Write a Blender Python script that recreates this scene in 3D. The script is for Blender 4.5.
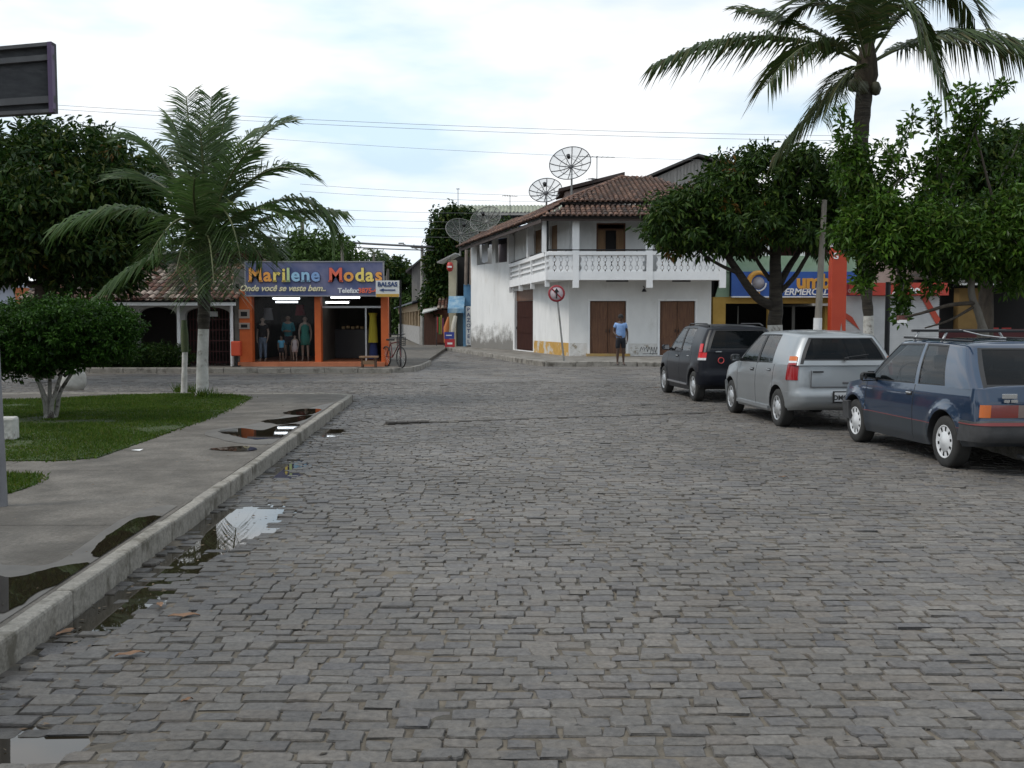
import bpy, bmesh, math, random
import numpy as np
from mathutils import Vector, Matrix, noise
random.seed(7); RNG = np.random.default_rng(11)
S = bpy.context.scene; COL = S.collection
for o in list(bpy.data.objects): bpy.data.objects.remove(o)
R = math.radians; PI = math.pi
# ---------------- camera
F = 1050.0; EYE = 1.62; HZ = 319.0
PITCH = math.atan((384-HZ)/F)
cd = bpy.data.cameras.new('camera'); cam = bpy.data.objects.new('camera', cd); COL.objects.link(cam)
cd.sensor_width = 36; cd.lens = F/1024*36; cd.clip_end = 3000; cd.clip_start = .05
cam.location = (0, 0, EYE); cam.rotation_euler = (PI/2-PITCH, 0, 0); S.camera = cam
# ---------------- world: bright broken overcast
W = bpy.data.worlds.new('World'); S.world = W; W.use_nodes = True
nt = W.node_tree; nt.nodes.clear()
def N(t, tree=None, **kw):
    n = (tree or nt).nodes.new(t)
    for k, v in kw.items(): setattr(n, k, v)
    return n
wo = N('ShaderNodeOutputWorld'); bg = N('ShaderNodeBackground'); nt.links.new(bg.outputs[0], wo.inputs[0])
SUN_EL, SUN_AZ = 50, -108          # azimuth measured from +Y towards +X
sky = N('ShaderNodeTexSky', sky_type='NISHITA', sun_disc=False); sky.sun_elevation = R(SUN_EL); sky.sun_rotation = R(SUN_AZ)
sky.air_density = 1.2; sky.dust_density = 1.5
tc = N('ShaderNodeTexCoord'); mp = N('ShaderNodeMapping'); mp.inputs['Scale'].default_value = (1, 1, 3.4); mp.inputs['Location'].default_value = (.95, .4, .1)
n1 = N('ShaderNodeTexNoise'); n1.inputs['Scale'].default_value = 2.1; n1.inputs['Detail'].default_value = 6; n1.inputs['Roughness'].default_value = .52
nt.links.new(tc.outputs['Generated'], mp.inputs[0]); nt.links.new(mp.outputs[0], n1.inputs['Vector'])
cr = N('ShaderNodeValToRGB'); cr.color_ramp.elements[0].position = .39; cr.color_ramp.elements[0].color = (.80,)*3+(1,)
cr.color_ramp.elements[1].position = .52; cr.color_ramp.elements[1].color = (.97,)*3+(1,)
nt.links.new(n1.outputs[0], cr.inputs[0])
cc = N('ShaderNodeValToRGB')      # cloud brightness
cc.color_ramp.elements[0].position = .40; cc.color_ramp.elements[0].color = (6.2, 7.8, 9.2, 1)
cc.color_ramp.elements[1].position = .57; cc.color_ramp.elements[1].color = (9.8, 9.95, 10.1, 1)
n2 = N('ShaderNodeTexNoise'); n2.inputs['Scale'].default_value = 3.2; n2.inputs['Detail'].default_value = 5
nt.links.new(mp.outputs[0], n2.inputs['Vector']); nt.links.new(n2.outputs[0], cc.inputs[0])
mx = N('ShaderNodeMix', data_type='RGBA')
nt.links.new(cr.outputs[0], mx.inputs[0]); nt.links.new(sky.outputs[0], mx.inputs[6]); nt.links.new(cc.outputs[0], mx.inputs[7])
nt.links.new(mx.outputs[2], bg.inputs[0]); bg.inputs[1].default_value = .10
# ---------------- sun behind thin cloud
sd = bpy.data.lights.new('sun', 'SUN'); sd.energy = 1.5; sd.angle = R(16); sd.color = (1, .95, .88)
so = bpy.data.objects.new('sun', sd); COL.objects.link(so)
dv = Vector((math.sin(R(SUN_AZ))*math.cos(R(SUN_EL)), math.cos(R(SUN_AZ))*math.cos(R(SUN_EL)), math.sin(R(SUN_EL))))
so.rotation_euler = dv.to_track_quat('Z', 'Y').to_euler(); so.location = (0, 0, 30)
# ---------------- view
vs = S.view_settings; vs.view_transform = 'Standard'; vs.look = 'None'; vs.gamma = 1; vs.use_curve_mapping = False; vs.exposure = 0.26
S.render.resolution_x = 1024; S.render.resolution_y = 768
S.cycles.max_bounces = 6; S.cycles.diffuse_bounces = 2; S.cycles.glossy_bounces = 3; S.cycles.transmission_bounces = 4; S.cycles.transparent_max_bounces = 8

# ---------------- pixel helpers (a pixel at a real distance -> a real point)
FW = Vector((0, math.cos(PITCH), -math.sin(PITCH))); UP = Vector((0, math.sin(PITCH), math.cos(PITCH)))
def ray(px, py): return FW + Vector((1, 0, 0))*((px-512)/F) - UP*((py-384)/F)
def at(px, py, Y):
    d = ray(px, py); return Vector((0, 0, EYE)) + d*(Y/d.y)
def gr(px, py, z=0.0):
    d = ray(px, py); return Vector((0, 0, EYE)) + d*((z-EYE)/d.z)
def X(px, Y): return at(px, HZ, Y).x
def Z(py, Y): return at(512, py, Y).z

# ---------------- materials
MATS = {}
def mat(name, c, c2=None, scale=6, rough=.7, bump=0, bscale=None, metal=0, spec=.5, detail=5, coat=0, island=None,
        emit=None, trans=0, alpha=1, stretch=(1, 1, 1), stain=None, sscale=1.2, sthr=(.5, .62), bdist=.02, coords='Object', transl=0, grit=0):
    if name in MATS: return MATS[name]
    m = bpy.data.materials.new(name); MATS[name] = m; m.use_nodes = True; t = m.node_tree; b = t.nodes['Principled BSDF']
    L = t.links.new
    b.inputs['Base Color'].default_value = (*c, 1); b.inputs['Roughness'].default_value = rough
    b.inputs['Metallic'].default_value = metal; b.inputs['Specular IOR Level'].default_value = spec
    b.inputs['Coat Weight'].default_value = coat; b.inputs['Coat Roughness'].default_value = .03
    b.inputs['Transmission Weight'].default_value = trans
    if alpha < 1: b.inputs['Alpha'].default_value = alpha
    if emit: b.inputs['Emission Color'].default_value = (*emit[0], 1); b.inputs['Emission Strength'].default_value = emit[1]
    out = None
    tcn = N('ShaderNodeTexCoord', t); mpn = N('ShaderNodeMapping', t); mpn.inputs['Scale'].default_value = stretch
    L(tcn.outputs[coords], mpn.inputs[0])
    if c2:
        nz = N('ShaderNodeTexNoise', t); nz.inputs['Scale'].default_value = scale; nz.inputs['Detail'].default_value = detail; nz.inputs['Roughness'].default_value = .62
        L(mpn.outputs[0], nz.inputs['Vector'])
        rp = N('ShaderNodeValToRGB', t); rp.color_ramp.elements[0].position = .34; rp.color_ramp.elements[1].position = .66
        rp.color_ramp.elements[0].color = (*c, 1); rp.color_ramp.elements[1].color = (*c2, 1)
        L(nz.outputs[0], rp.inputs[0]); out = rp.outputs[0]
    if island:      # list of colours picked per loose piece (tile, leaf, stone)
        g = N('ShaderNodeNewGeometry', t); rp = N('ShaderNodeValToRGB', t); e = rp.color_ramp.elements
        while len(e) < len(island): e.new(.5)
        for i, cc_ in enumerate(island): e[i].position = i/(len(island)-1); e[i].color = (*cc_, 1)
        L(g.outputs['Random Per Island'], rp.inputs[0])
        if out:
            mm = N('ShaderNodeMix', t, data_type='RGBA', blend_type='MULTIPLY'); mm.inputs[0].default_value = 1
            L(rp.outputs[0], mm.inputs[6]); L(out, mm.inputs[7]); out = mm.outputs[2]
        else: out = rp.outputs[0]
    if grit and out:
        gz = N('ShaderNodeTexNoise', t); gz.inputs['Scale'].default_value = grit; gz.inputs['Detail'].default_value = 4; gz.inputs['Roughness'].default_value = .8
        L(mpn.outputs[0], gz.inputs['Vector']); g1 = N('ShaderNodeMapRange', t); g1.inputs[1].default_value = .3; g1.inputs[2].default_value = .7; g1.inputs[3].default_value = .62; g1.inputs[4].default_value = 1.38; L(gz.outputs[0], g1.inputs[0])
        vm_ = N('ShaderNodeVectorMath', t, operation='SCALE'); L(out, vm_.inputs[0]); L(g1.outputs[0], vm_.inputs['Scale']); out = vm_.outputs[0]
    if stain:
        nz = N('ShaderNodeTexNoise', t); nz.inputs['Scale'].default_value = sscale; nz.inputs['Detail'].default_value = 8; nz.inputs['Roughness'].default_value = .7
        L(mpn.outputs[0], nz.inputs['Vector'])
        mr = N('ShaderNodeMapRange', t); mr.inputs[1].default_value = sthr[0]; mr.inputs[2].default_value = sthr[1]
        L(nz.outputs[0], mr.inputs[0])
        mm = N('ShaderNodeMix', t, data_type='RGBA'); L(mr.outputs[0], mm.inputs[0])
        if out: L(out, mm.inputs[6])
        else: mm.inputs[6].default_value = (*c, 1)
        mm.inputs[7].default_value = (*stain, 1); out = mm.outputs[2]
    if out: L(out, b.inputs['Base Color'])
    if bump:
        nb = N('ShaderNodeTexNoise', t); nb.inputs['Scale'].default_value = bscale or scale*4; nb.inputs['Detail'].default_value = 6
        L(mpn.outputs[0], nb.inputs['Vector'])
        bp = N('ShaderNodeBump', t); bp.inputs['Strength'].default_value = bump; bp.inputs['Distance'].default_value = bdist
        L(nb.outputs[0], bp.inputs['Height']); L(bp.outputs[0], b.inputs['Normal'])
    if transl:
        tb = N('ShaderNodeBsdfTranslucent', t); ms = N('ShaderNodeMixShader', t); ms.inputs[0].default_value = transl
        if out: L(out, tb.inputs[0])
        else: tb.inputs[0].default_value = (*c, 1)
        L(b.outputs[0], ms.inputs[1]); L(tb.outputs[0], ms.inputs[2]); L(ms.outputs[0], t.nodes['Material Output'].inputs[0])
    return m
def tagp(o, label=None, cat=None, group=None, kind=None):
    if label: o['label'] = label
    if cat: o['category'] = cat
    if group: o['group'] = group
    if kind: o['kind'] = kind
    return o
XF = {}
def thing(name, label, cat, loc=(0, 0, 0), rz=0, group=None):
    o = bpy.data.objects.new(name, None); COL.objects.link(o); o.location = loc; o.rotation_euler = (0, 0, rz); o.empty_display_size = .2
    XF[o.name] = Matrix.Translation(Vector(loc)) @ Matrix.Rotation(rz, 4, 'Z')
    return tagp(o, label, cat, group)
def link(me, name, parent=None, loc=None):
    o = bpy.data.objects.new(name, me); COL.objects.link(o)
    if parent: o.parent = parent; XF[o.name] = XF[parent.name]
    if loc is not None: o.location = loc
    return o
class MB:
    """collects geometry; build() links it as ONE mesh object. world=True: coordinates are world coordinates."""
    def __init__(s): s.v = []; s.f = []; s.m = []; s.mats = []; s.cur = 0; s.sm = []; s.smooth = False
    def mat(s, m):
        if m not in s.mats: s.mats.append(m)
        s.cur = s.mats.index(m); return s
    def add(s, vs, fs, smooth=None):
        n = len(s.v); s.v += [tuple(v) for v in vs]
        for f in fs: s.f.append(tuple(i+n for i in f)); s.m.append(s.cur); s.sm.append(s.smooth if smooth is None else smooth)
        return s
    def quad(s, a, b, c, d): return s.add([a, b, c, d], [(0, 1, 2, 3)])
    def box(s, c, d, rz=0, M=None, bev=0):
        c = Vector(c); h = Vector(d)*.5; b = min(bev, min(h)*.9)
        if b <= 0:
            vs = [Vector((x*h.x, y*h.y, z*h.z)) for z in (-1, 1) for y in (-1, 1) for x in (-1, 1)]
            fs = [(0, 2, 3, 1), (4, 5, 7, 6), (0, 1, 5, 4), (2, 6, 7, 3), (0, 4, 6, 2), (1, 3, 7, 5)]
        else:
            bm = bmesh.new(); bmesh.ops.create_cube(bm, size=2)
            for v in bm.verts: v.co = Vector((v.co.x*h.x, v.co.y*h.y, v.co.z*h.z))
            bmesh.ops.bevel(bm, geom=list(bm.edges)+list(bm.verts), offset=b, segments=2, affect='EDGES', profile=.5)
            bm.verts.index_update(); vs = [v.co.copy() for v in bm.verts]; fs = [tuple(v.index for v in f.verts) for f in bm.faces]; bm.free()
        rot = M if M is not None else Matrix.Rotation(rz, 4, 'Z')
        return s.add([c + rot @ v for v in vs], fs)
    def slab(s, poly, z0, z1):     # extruded polygon (list of xy, counter-clockwise)
        n = len(poly)
        a = sum(poly[i][0]*poly[(i+1) % n][1]-poly[(i+1) % n][0]*poly[i][1] for i in range(n))
        if a < 0: poly = poly[::-1]
        vs = [(p[0], p[1], z0) for p in poly]+[(p[0], p[1], z1) for p in poly]
        fs = [tuple(range(n))[::-1], tuple(range(n, 2*n))]+[(i, (i+1) % n, n+(i+1) % n, n+i) for i in range(n)]
        return s.add(vs, fs)
    def prism(s, pts, d):          # planar polygon pts (3D) extruded along d
        n = len(pts); d = Vector(d); pts = [Vector(p) for p in pts]
        nn = (pts[1]-pts[0]).cross(pts[2]-pts[1])
        if nn.dot(d) > 0: pts = pts[::-1]
        vs = pts+[p+d for p in pts]
        return s.add(vs, [tuple(range(n)), tuple(range(n, 2*n))[::-1]]+[((i+1) % n, i, n+i, n+(i+1) % n) for i in range(n)])
    def tube(s, pts, r, n=8, cap=True, smooth=True, closed=False):
        pts = [Vector(p) for p in pts]; k = len(pts); rs = r if isinstance(r, (list, tuple)) else [r]*k
        vs = []; ref = None
        for i, p in enumerate(pts):
            if closed: d = pts[(i+1) % k]-pts[(i-1) % k]
            else: d = pts[min(i+1, k-1)]-pts[max(i-1, 0)]
            d.normalize()
            if ref is None: ref = Vector((0, 0, 1)) if abs(d.z) < .9 else Vector((1, 0, 0))
            a = d.cross(ref).normalized(); b = d.cross(a); ref = -b if False else a.cross(d)
            for j in range(n):
                t = 2*PI*j/n; vs.append(p+a*math.cos(t)*rs[i]+b*math.sin(t)*rs[i])
        fs = []
        for i in range(k if closed else k-1):
            for j in range(n):
                i2 = (i+1) % k
                fs.append((i*n+j, i*n+(j+1) % n, i2*n+(j+1) % n, i2*n+j))
        s.add(vs, fs, smooth)
        if cap and not closed:
            s.add(vs[:n], [tuple(range(n))[::-1]], False); s.add(vs[-n:], [tuple(range(n))], False)
        return s
    def lathe(s, prof, c=(0, 0, 0), n=20, M=None, smooth=True):   # profile (r, z)
        c = Vector(c); vs = []; fs = []
        for (r, z) in prof:
            for j in range(n):
                a = 2*PI*j/n; v = Vector((r*math.cos(a), r*math.sin(a), z)); vs.append(c+(M @ v if M is not None else v))
        for i in range(len(prof)-1):
            for j in range(n): fs.append((i*n+j, i*n+(j+1) % n, (i+1)*n+(j+1) % n, (i+1)*n+j))
        return s.add(vs, fs, smooth)
    def build(s, name, parent=None, loc=None, local=False, smooth=None, fixn=False):
        vs = s.v
        if parent is not None and not local:
            Mi = XF[parent.name].inverted(); vs = [tuple(Mi @ Vector(v)) for v in vs]
        elif parent is None and loc is None and vs:
            a = np.array(vs); loc = ((a[:, 0].min()+a[:, 0].max())/2, (a[:, 1].min()+a[:, 1].max())/2, a[:, 2].min())
            vs = [tuple(v) for v in a-np.array(loc)]
        elif parent is None and not local:
            vs = [(v[0]-loc[0], v[1]-loc[1], v[2]-loc[2]) for v in vs]
        me = bpy.data.meshes.new(name); me.from_pydata(vs, [], s.f); 
        for m in s.mats: me.materials.append(m)
        me.polygons.foreach_set('material_index', s.m); me.polygons.foreach_set('use_smooth', s.sm)
        if fixn:
            bm = bmesh.new(); bm.from_mesh(me); bmesh.ops.recalc_face_normals(bm, faces=bm.faces); bm.to_mesh(me); bm.free()
        if smooth is not None:
            me.polygons.foreach_set('use_smooth', [True]*len(me.polygons)); me.set_sharp_from_angle(angle=R(smooth))
        me.update()
        o = link(me, name, parent, loc)
        if parent is None: XF[o.name] = Matrix.Translation(Vector(loc))
        return o
def np_mesh(name, v, f, mats, mi=None, smooth=False, parent=None, loc=(0, 0, 0), attrs=None):
    """v (n,3), f (m,k) arrays in coordinates relative to loc/parent"""
    v = np.asarray(v, np.float32); f = np.asarray(f, np.int32); k = f.shape[1]
    me = bpy.data.meshes.new(name); me.vertices.add(len(v)); me.vertices.foreach_set('co', v.ravel())
    me.loops.add(f.size); me.loops.foreach_set('vertex_index', f.ravel())
    me.polygons.add(len(f)); me.polygons.foreach_set('loop_start', np.arange(0, f.size, k, dtype=np.int32)); me.polygons.foreach_set('loop_total', np.full(len(f), k, np.int32))
    for m in mats: me.materials.append(m)
    if mi is not None: me.polygons.foreach_set('material_index', np.asarray(mi, np.int32))
    me.polygons.foreach_set('use_smooth', np.full(len(f), smooth)); me.update(calc_edges=True); me.validate()
    if attrs:
        for an, av in attrs.items():
            at_ = me.attributes.new(an, 'FLOAT', 'POINT'); at_.data.foreach_set('value', np.asarray(av, np.float32))
    return link(me, name, parent, None if parent else loc)
def text_mesh(body, size, depth=.01, font_off=0.0, shear=0.0, align='CENTER', spacing=1.0):
    cu = bpy.data.curves.new('t', 'FONT'); cu.body = body; cu.size = size; cu.extrude = depth; cu.offset = font_off; cu.shear = shear
    cu.align_x = align; cu.align_y = 'CENTER'; cu.space_character = spacing; cu.resolution_u = 3
    ob = bpy.data.objects.new('t', cu); COL.objects.link(ob); dg = bpy.context.evaluated_depsgraph_get()
    me = bpy.data.meshes.new_from_object(ob.evaluated_get(dg)); vs = [v.co.copy() for v in me.vertices]; fs = [tuple(p.vertices) for p in me.polygons]
    bpy.data.objects.remove(ob); bpy.data.curves.remove(cu); bpy.data.meshes.remove(me); return vs, fs
def add_text(mb, body, pos, size, m, rot=None, **kw):
    """text standing upright facing -Y by default (rot: extra 4x4)"""
    vs, fs = text_mesh(body, size, **kw); base = Matrix.Rotation(PI/2, 4, 'X')
    if rot is not None: base = rot @ base
    mb.mat(m).add([Vector(pos)+base @ v for v in vs], fs, False)
# ======================= GROUND, ROAD, PAVEMENTS =======================
KA = gr(0, 670); KA = Vector((KA.x, KA.y, 0)); KB = gr(356, 399); KB = Vector((KB.x, KB.y, 0))
kd = (KB-KA).normalized(); kn = Vector((kd.y, -kd.x, 0))      # along the street / towards the road
def kp(s, u, z=0): p = KA+kd*s+kn*u; return Vector((p.x, p.y, z))
SE = (KB-KA).length                                            # kerb end along s
ground = MB().mat(mat('ground_dirt', (.10, .09, .075), (.16, .145, .12), scale=.6, rough=.95, bump=.4, bscale=8))
ground.add([(-900, -300, -.075), (900, -300, -.075), (900, 1500, -.075), (-900, 1500, -.075)], [(0, 1, 2, 3)])
tagp(ground.build('ground', loc=(0, 0, 0)), kind='structure')
def fn(x, y, sc=1., oct=3, seed=0.): return noise.fractal(Vector((x*sc+seed, y*sc-seed, seed*.37)), 1., 2., oct)
# puddle basins in the road (px centre, radii in metres)
BAS = [(gr(248, 517), .36, 1.0, .045), (gr(10, 750), .32, .28, .05), (gr(190, 560), .33, .9, .030), (gr(330, 432), .4, 2.2, .032), (gr(120, 610), .28, .5, .022), (gr(290, 470), .35, 1.2, .028)]
WZ = -.029
def road_z(x, y):
    s = (x-KA.x)*kd.x+(y-KA.y)*kd.y; u = (x-KA.x)*kn.x+(y-KA.y)*kn.y
    z = .012*fn(x, y, .45, 3)
    if -1 < s < SE+2:
        g = .013+.012*fn(s, 3, .5, 2)
        z -= g*math.exp(-(max(u, 0)/.24)**2)
        for c, ru, rs, dp in BAS:
            cs = (c.x-KA.x)*kd.x+(c.y-KA.y)*kd.y; cu = (c.x-KA.x)*kn.x+(c.y-KA.y)*kn.y
            d = ((u-cu)/ru)**2+((s-cs)/rs)**2
            if d < 9: z -= dp*math.exp(-d)*(1+.35*fn(x, y, 2.5, 2))
    return z
def cross_edge(x): return KB.y+.3                                # far edge of the square
CURB_R = 5.72
SL0, SL1 = gr(386, 424), gr(760, 411)
def in_road(x, y):
    s = (x-KA.x)*kd.x+(y-KA.y)*kd.y; u = (x-KA.x)*kn.x+(y-KA.y)*kn.y
    if y > 72: return False
    ly = SL0.y+(SL1.y-SL0.y)*(x-SL0.x)/(SL1.x-SL0.x)
    if abs(y-ly-.06*fn(x, 1, .8)) < .11 and x > SL0.x: return False
    if x > CURB_R+.012*y and y < 27.5: return False
    if y < KB.y+.9:
        if u < .0 and s < SE+.1: return False
        if x < KB.x-.2 and y < KB.y+.85: return False
    if y > 31.2 and x < X(392, 31.5): return False
    if y > 36.3 and x > X(560, 36.3): return False
    if y > 36 and x < -8: return False
    return True
def cobbles():
    V = []; Fc = []; wet = []; shade = []; nv = 0
    y = 2.2; row = 0
    while y < 62:
        far = y > 27; dep = random.uniform(.086, .118)*(1 if not far else 2.6)
        x0 = -24 if y > 21 else -4.5
        x1 = 16 if y > 27 else 8
        x = x0+random.uniform(0, .2)
        while x < x1:
            w = (random.uniform(.10, .195))*(1 if not far else 2.7)
            cx = x+w/2; cyy = y+dep/2+.05*fn(cx, y, .35, 2, 4.)+.016*fn(cx, y, 2.2, 2, 8.)+math.sin(cx*.35)*.05
            if not in_road(cx, cyy): x += w; continue
            g = random.uniform(.002, .007)*(1 if not far else 1.2)
            hz = road_z(cx, cyy)
            hz += random.gauss(0, .0030)
            tx, ty = random.gauss(0, .013), random.gauss(0, .016)
            hw, hd = w/2-g, dep/2-g*.9
            if far:
                ring = [(-hw, -hd), (hw, -hd), (hw, hd), (-hw, hd)]; k = 4
            else:
                c_ = random.uniform(.006, .018)
                ring = [(-hw+c_, -hd), (hw-c_, -hd), (hw, -hd+c_), (hw, hd-c_), (hw-c_, hd), (-hw+c_, hd), (-hw, hd-c_), (-hw, -hd+c_)]; k = 8
            jj = [(random.uniform(-.014, .014), random.uniform(-.012, .012)) for _ in range(4)]
            sk = random.gauss(0, .09)
            pts = []
            for i, (a, b) in enumerate(ring):
                q = jj[(i//2) % 4 if k == 8 else i]; a2 = a+q[0]+b*sk; b2 = b+q[1]
                pts.append((a2, b2))
            for (a, b) in pts: V.append((cx+a, cyy+b, hz-.030))
            for (a, b) in pts: V.append((cx+a, cyy+b, hz-.008+a*tx+b*ty))
            for (a, b) in pts: V.append((cx+a*.945, cyy+b*.93, hz+a*tx+b*ty+random.uniform(-.001, .001)))
            for L0 in (0, k):
                for i in range(k): Fc.append((nv+L0+i, nv+L0+(i+1) % k, nv+L0+k+(i+1) % k, nv+L0+k+i))
            top = [nv+2*k+i for i in range(k)]
            if k == 8: Fc += [(top[0], top[1], top[2], top[7]), (top[7], top[2], top[3], top[6]), (top[6], top[3], top[4], top[5])]
            else: Fc.append(tuple(top))
            wv = 1-min(1, max(0, (hz-WZ-.001)/.020)); wv = max(0, wv)
            s_ = (cx-KA.x)*kd.x+(cyy-KA.y)*kd.y; u_ = (cx-KA.x)*kn.x+(cyy-KA.y)*kn.y
            near = math.exp(-(u_/1.25)**2)*.85 if -1 < s_ < SE+1 else 0
            wv = max(wv if u_ < 2.5 else 0, near*(.7+.6*fn(cx, cyy, .8, 2, 9)))
            wet += [wv]*(3*k); nv += 3*k
            x += w
        y += dep; row += 1
    m = bpy.data.materials.new('cobble_stone'); m.use_nodes = True; t = m.node_tree; b = t.nodes['Principled BSDF']; L = t.links.new
    g = N('ShaderNodeNewGeometry', t); rp = N('ShaderNodeValToRGB', t); e = rp.color_ramp.elements
    cols = [(.092, .087, .084), (.124, .116, .107), (.106, .097, .087), (.138, .128, .116), (.096, .092, .092), (.126, .111, .096), (.152, .141, .128)]
    while len(e) < len(cols): e.new(.5)
    for i, c in enumerate(cols): e[i].position = i/(len(cols)-1); e[i].color = (*c, 1)
    L(g.outputs['Random Per Island'], rp.inputs[0])
    tcn = N('ShaderNodeTexCoord', t)
    n1 = N('ShaderNodeTexNoise', t); n1.inputs['Scale'].default_value = 30; n1.inputs['Detail'].default_value = 7; n1.inputs['Roughness'].default_value = .7
    L(tcn.outputs['Object'], n1.inputs['Vector'])
    n3 = N('ShaderNodeTexNoise', t); n3.inputs['Scale'].default_value = .55; n3.inputs['Detail'].default_value = 5; L(tcn.outputs['Object'], n3.inputs['Vector'])
    r1 = N('ShaderNodeMapRange', t); r1.inputs[1].default_value = .25; r1.inputs[2].default_value = .75; r1.inputs[3].default_value = .5; r1.inputs[4].default_value = 1.5; L(n1.outputs[0], r1.inputs[0])
    r3 = N('ShaderNodeMapRange', t); r3.inputs[1].default_value = .3; r3.inputs[2].default_value = .7; r3.inputs[3].default_value = .78; r3.inputs[4].default_value = 1.22; L(n3.outputs[0], r3.inputs[0])
    mu = N('ShaderNodeMath', t, operation='MULTIPLY'); L(r1.outputs[0], mu.inputs[0]); L(r3.outputs[0], mu.inputs[1])
    vm = N('ShaderNodeVectorMath', t, operation='SCALE'); L(rp.outputs[0], vm.inputs[0]); L(mu.outputs[0], vm.inputs['Scale'])
    # sand smeared over the stones
    sn = N('ShaderNodeTexNoise', t); sn.inputs['Scale'].default_value = 5.5; sn.inputs['Detail'].default_value = 8; sn.inputs['Roughness'].default_value = .72; L(tcn.outputs['Object'], sn.inputs['Vector'])
    sr = N('ShaderNodeMapRange', t); sr.inputs[1].default_value = .50; sr.inputs[2].default_value = .70; sr.inputs[4].default_value = .5; L(sn.outputs[0], sr.inputs[0])
    sm = N('ShaderNodeMix', t, data_type='RGBA'); sm.inputs[7].default_value = (.185, .160, .130, 1); L(sr.outputs[0], sm.inputs[0]); L(vm.outputs[0], sm.inputs[6])
    wa = N('ShaderNodeAttribute', t); wa.attribute_name = 'wet'
    wm = N('ShaderNodeMapRange', t); wm.inputs[3].default_value = 1; wm.inputs[4].default_value = .42; L(wa.outputs['Fac'], wm.inputs[0])
    v2 = N('ShaderNodeVectorMath', t, operation='SCALE'); L(sm.outputs[2], v2.inputs[0]); L(wm.outputs[0], v2.inputs['Scale']); L(v2.outputs[0], b.inputs['Base Color'])
    rr = N('ShaderNodeMapRange', t); rr.inputs[3].default_value = .62; rr.inputs[4].default_value = .40; L(wa.outputs['Fac'], rr.inputs[0]); L(rr.outputs[0], b.inputs['Roughness'])
    bp = N('ShaderNodeBump', t); bp.inputs['Strength'].default_value = .9; bp.inputs['Distance'].default_value = .012; L(n1.outputs[0], bp.inputs['Height']); L(bp.outputs[0], b.inputs['Normal'])
    b.inputs['Specular IOR Level'].default_value = .35
    o = np_mesh('cobblestone_road', np.array(V), np.array(Fc), [m], attrs={'wet': wet}); tagp(o, kind='structure')
cobbles()
# sandy bed between the stones follows the same relief
def road_bed():
    xs = np.arange(-26, 18, .5); ys = np.arange(-6, 76, .5)
    fx = np.concatenate([np.arange(-26, -4, .5), np.arange(-4, 0, .12), np.arange(0, 22, .5)]); fy = np.concatenate([np.arange(-6, 2, .5), np.arange(2, 24, .2), np.arange(24, 78, .5)])
    V = [(x, y, road_z(x, y)-.0088+.0070*fn(x, y, 1.1, 3, 5.)-(.012 if y > 62 else 0)) for y in fy for x in fx]; n = len(fx)
    Fc = [(j*n+i, j*n+i+1, (j+1)*n+i+1, (j+1)*n+i) for j in range(len(fy)-1) for i in range(n-1)]
    m = mat('road_bed_sand', (.070, .058, .044), (.150, .128, .098), scale=7, rough=.95, bump=.6, bscale=60, bdist=.01, stain=(.05, .048, .042), sscale=2.2, sthr=(.48, .68))
    tagp(np_mesh('road_bed', np.array(V), np.array(Fc), [m]), kind='structure')
road_bed()
# gutter water
M_WATER = mat('puddle_water', (.020, .016, .010), rough=.015, spec=.6, bump=.03, bscale=5, bdist=.003)
wb = MB().mat(M_WATER)
NS = 60
for i in range(NS):
    s0, s1 = -2+(SE+2.0)*i/NS, -2+(SE+2.0)*(i+1)/NS
    w0 = 1.25; wb.add([kp(s0, .01, WZ), kp(s0, w0, WZ), kp(s1, w0, WZ), kp(s1, .01, WZ)], [(0, 1, 2, 3)])
tagp(wb.build('gutter_water', loc=(0, 0, 0)), kind='structure')
# square pavement
PZ = .115
M_CONC = mat('pavement_concrete', (.066, .058, .048), (.140, .125, .106), scale=2.6, detail=9, rough=.85, bump=.9, bscale=38, bdist=.012, stain=(.066, .057, .046), sscale=1.1, sthr=(.48, .68), grit=34)
pv = MB().mat(M_CONC)
FE = KB.y+.55
JY = [-3, 1.5, 4.4, 7.6, 10.4, 13.4, 16.6, 19.2, FE-.16]
for i in range(len(JY)-1):
    y0, y1 = JY[i]+.006, JY[i+1]-.006
    def ux(y): t = (y-KA.y)/kd.y; return (KA+kd*t).x-.108
    xr0, xr1 = ux(y0), ux(y1)
    xs = [-40, -25, -16, -11.5, -7.6, -5.2]
    for a, b_ in zip(xs, xs[1:]): pv.slab([(a+.006, y0), (b_-.006, y0), (b_-.006, y1), (a+.006, y1)], -.05, PZ)
    if i == len(JY)-2: pv.slab([(xs[-1]+.006, y0), (xr0, y0), (xr0, y1-.75), (xr0-.25, y1-.15), (xr0-.62, y1), (xs[-1]+.006, y1)], -.05, PZ)
    else: pv.slab([(xs[-1]+.006, y0), (xr0, y0), (xr1, y1), (xs[-1]+.006, y1)], -.05, PZ)
pv.mat(mat('joint_dirt', (.035, .03, .024), rough=.95)); pv.slab([(-40, -3), (ux(-3), -3), (ux(FE-.9), FE-.9), (-3.9, FE-.18), (-40, FE-.18)], -.06, PZ-.012)
tagp(pv.build('pavement', loc=(0, 0, 0)), kind='structure')
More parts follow.
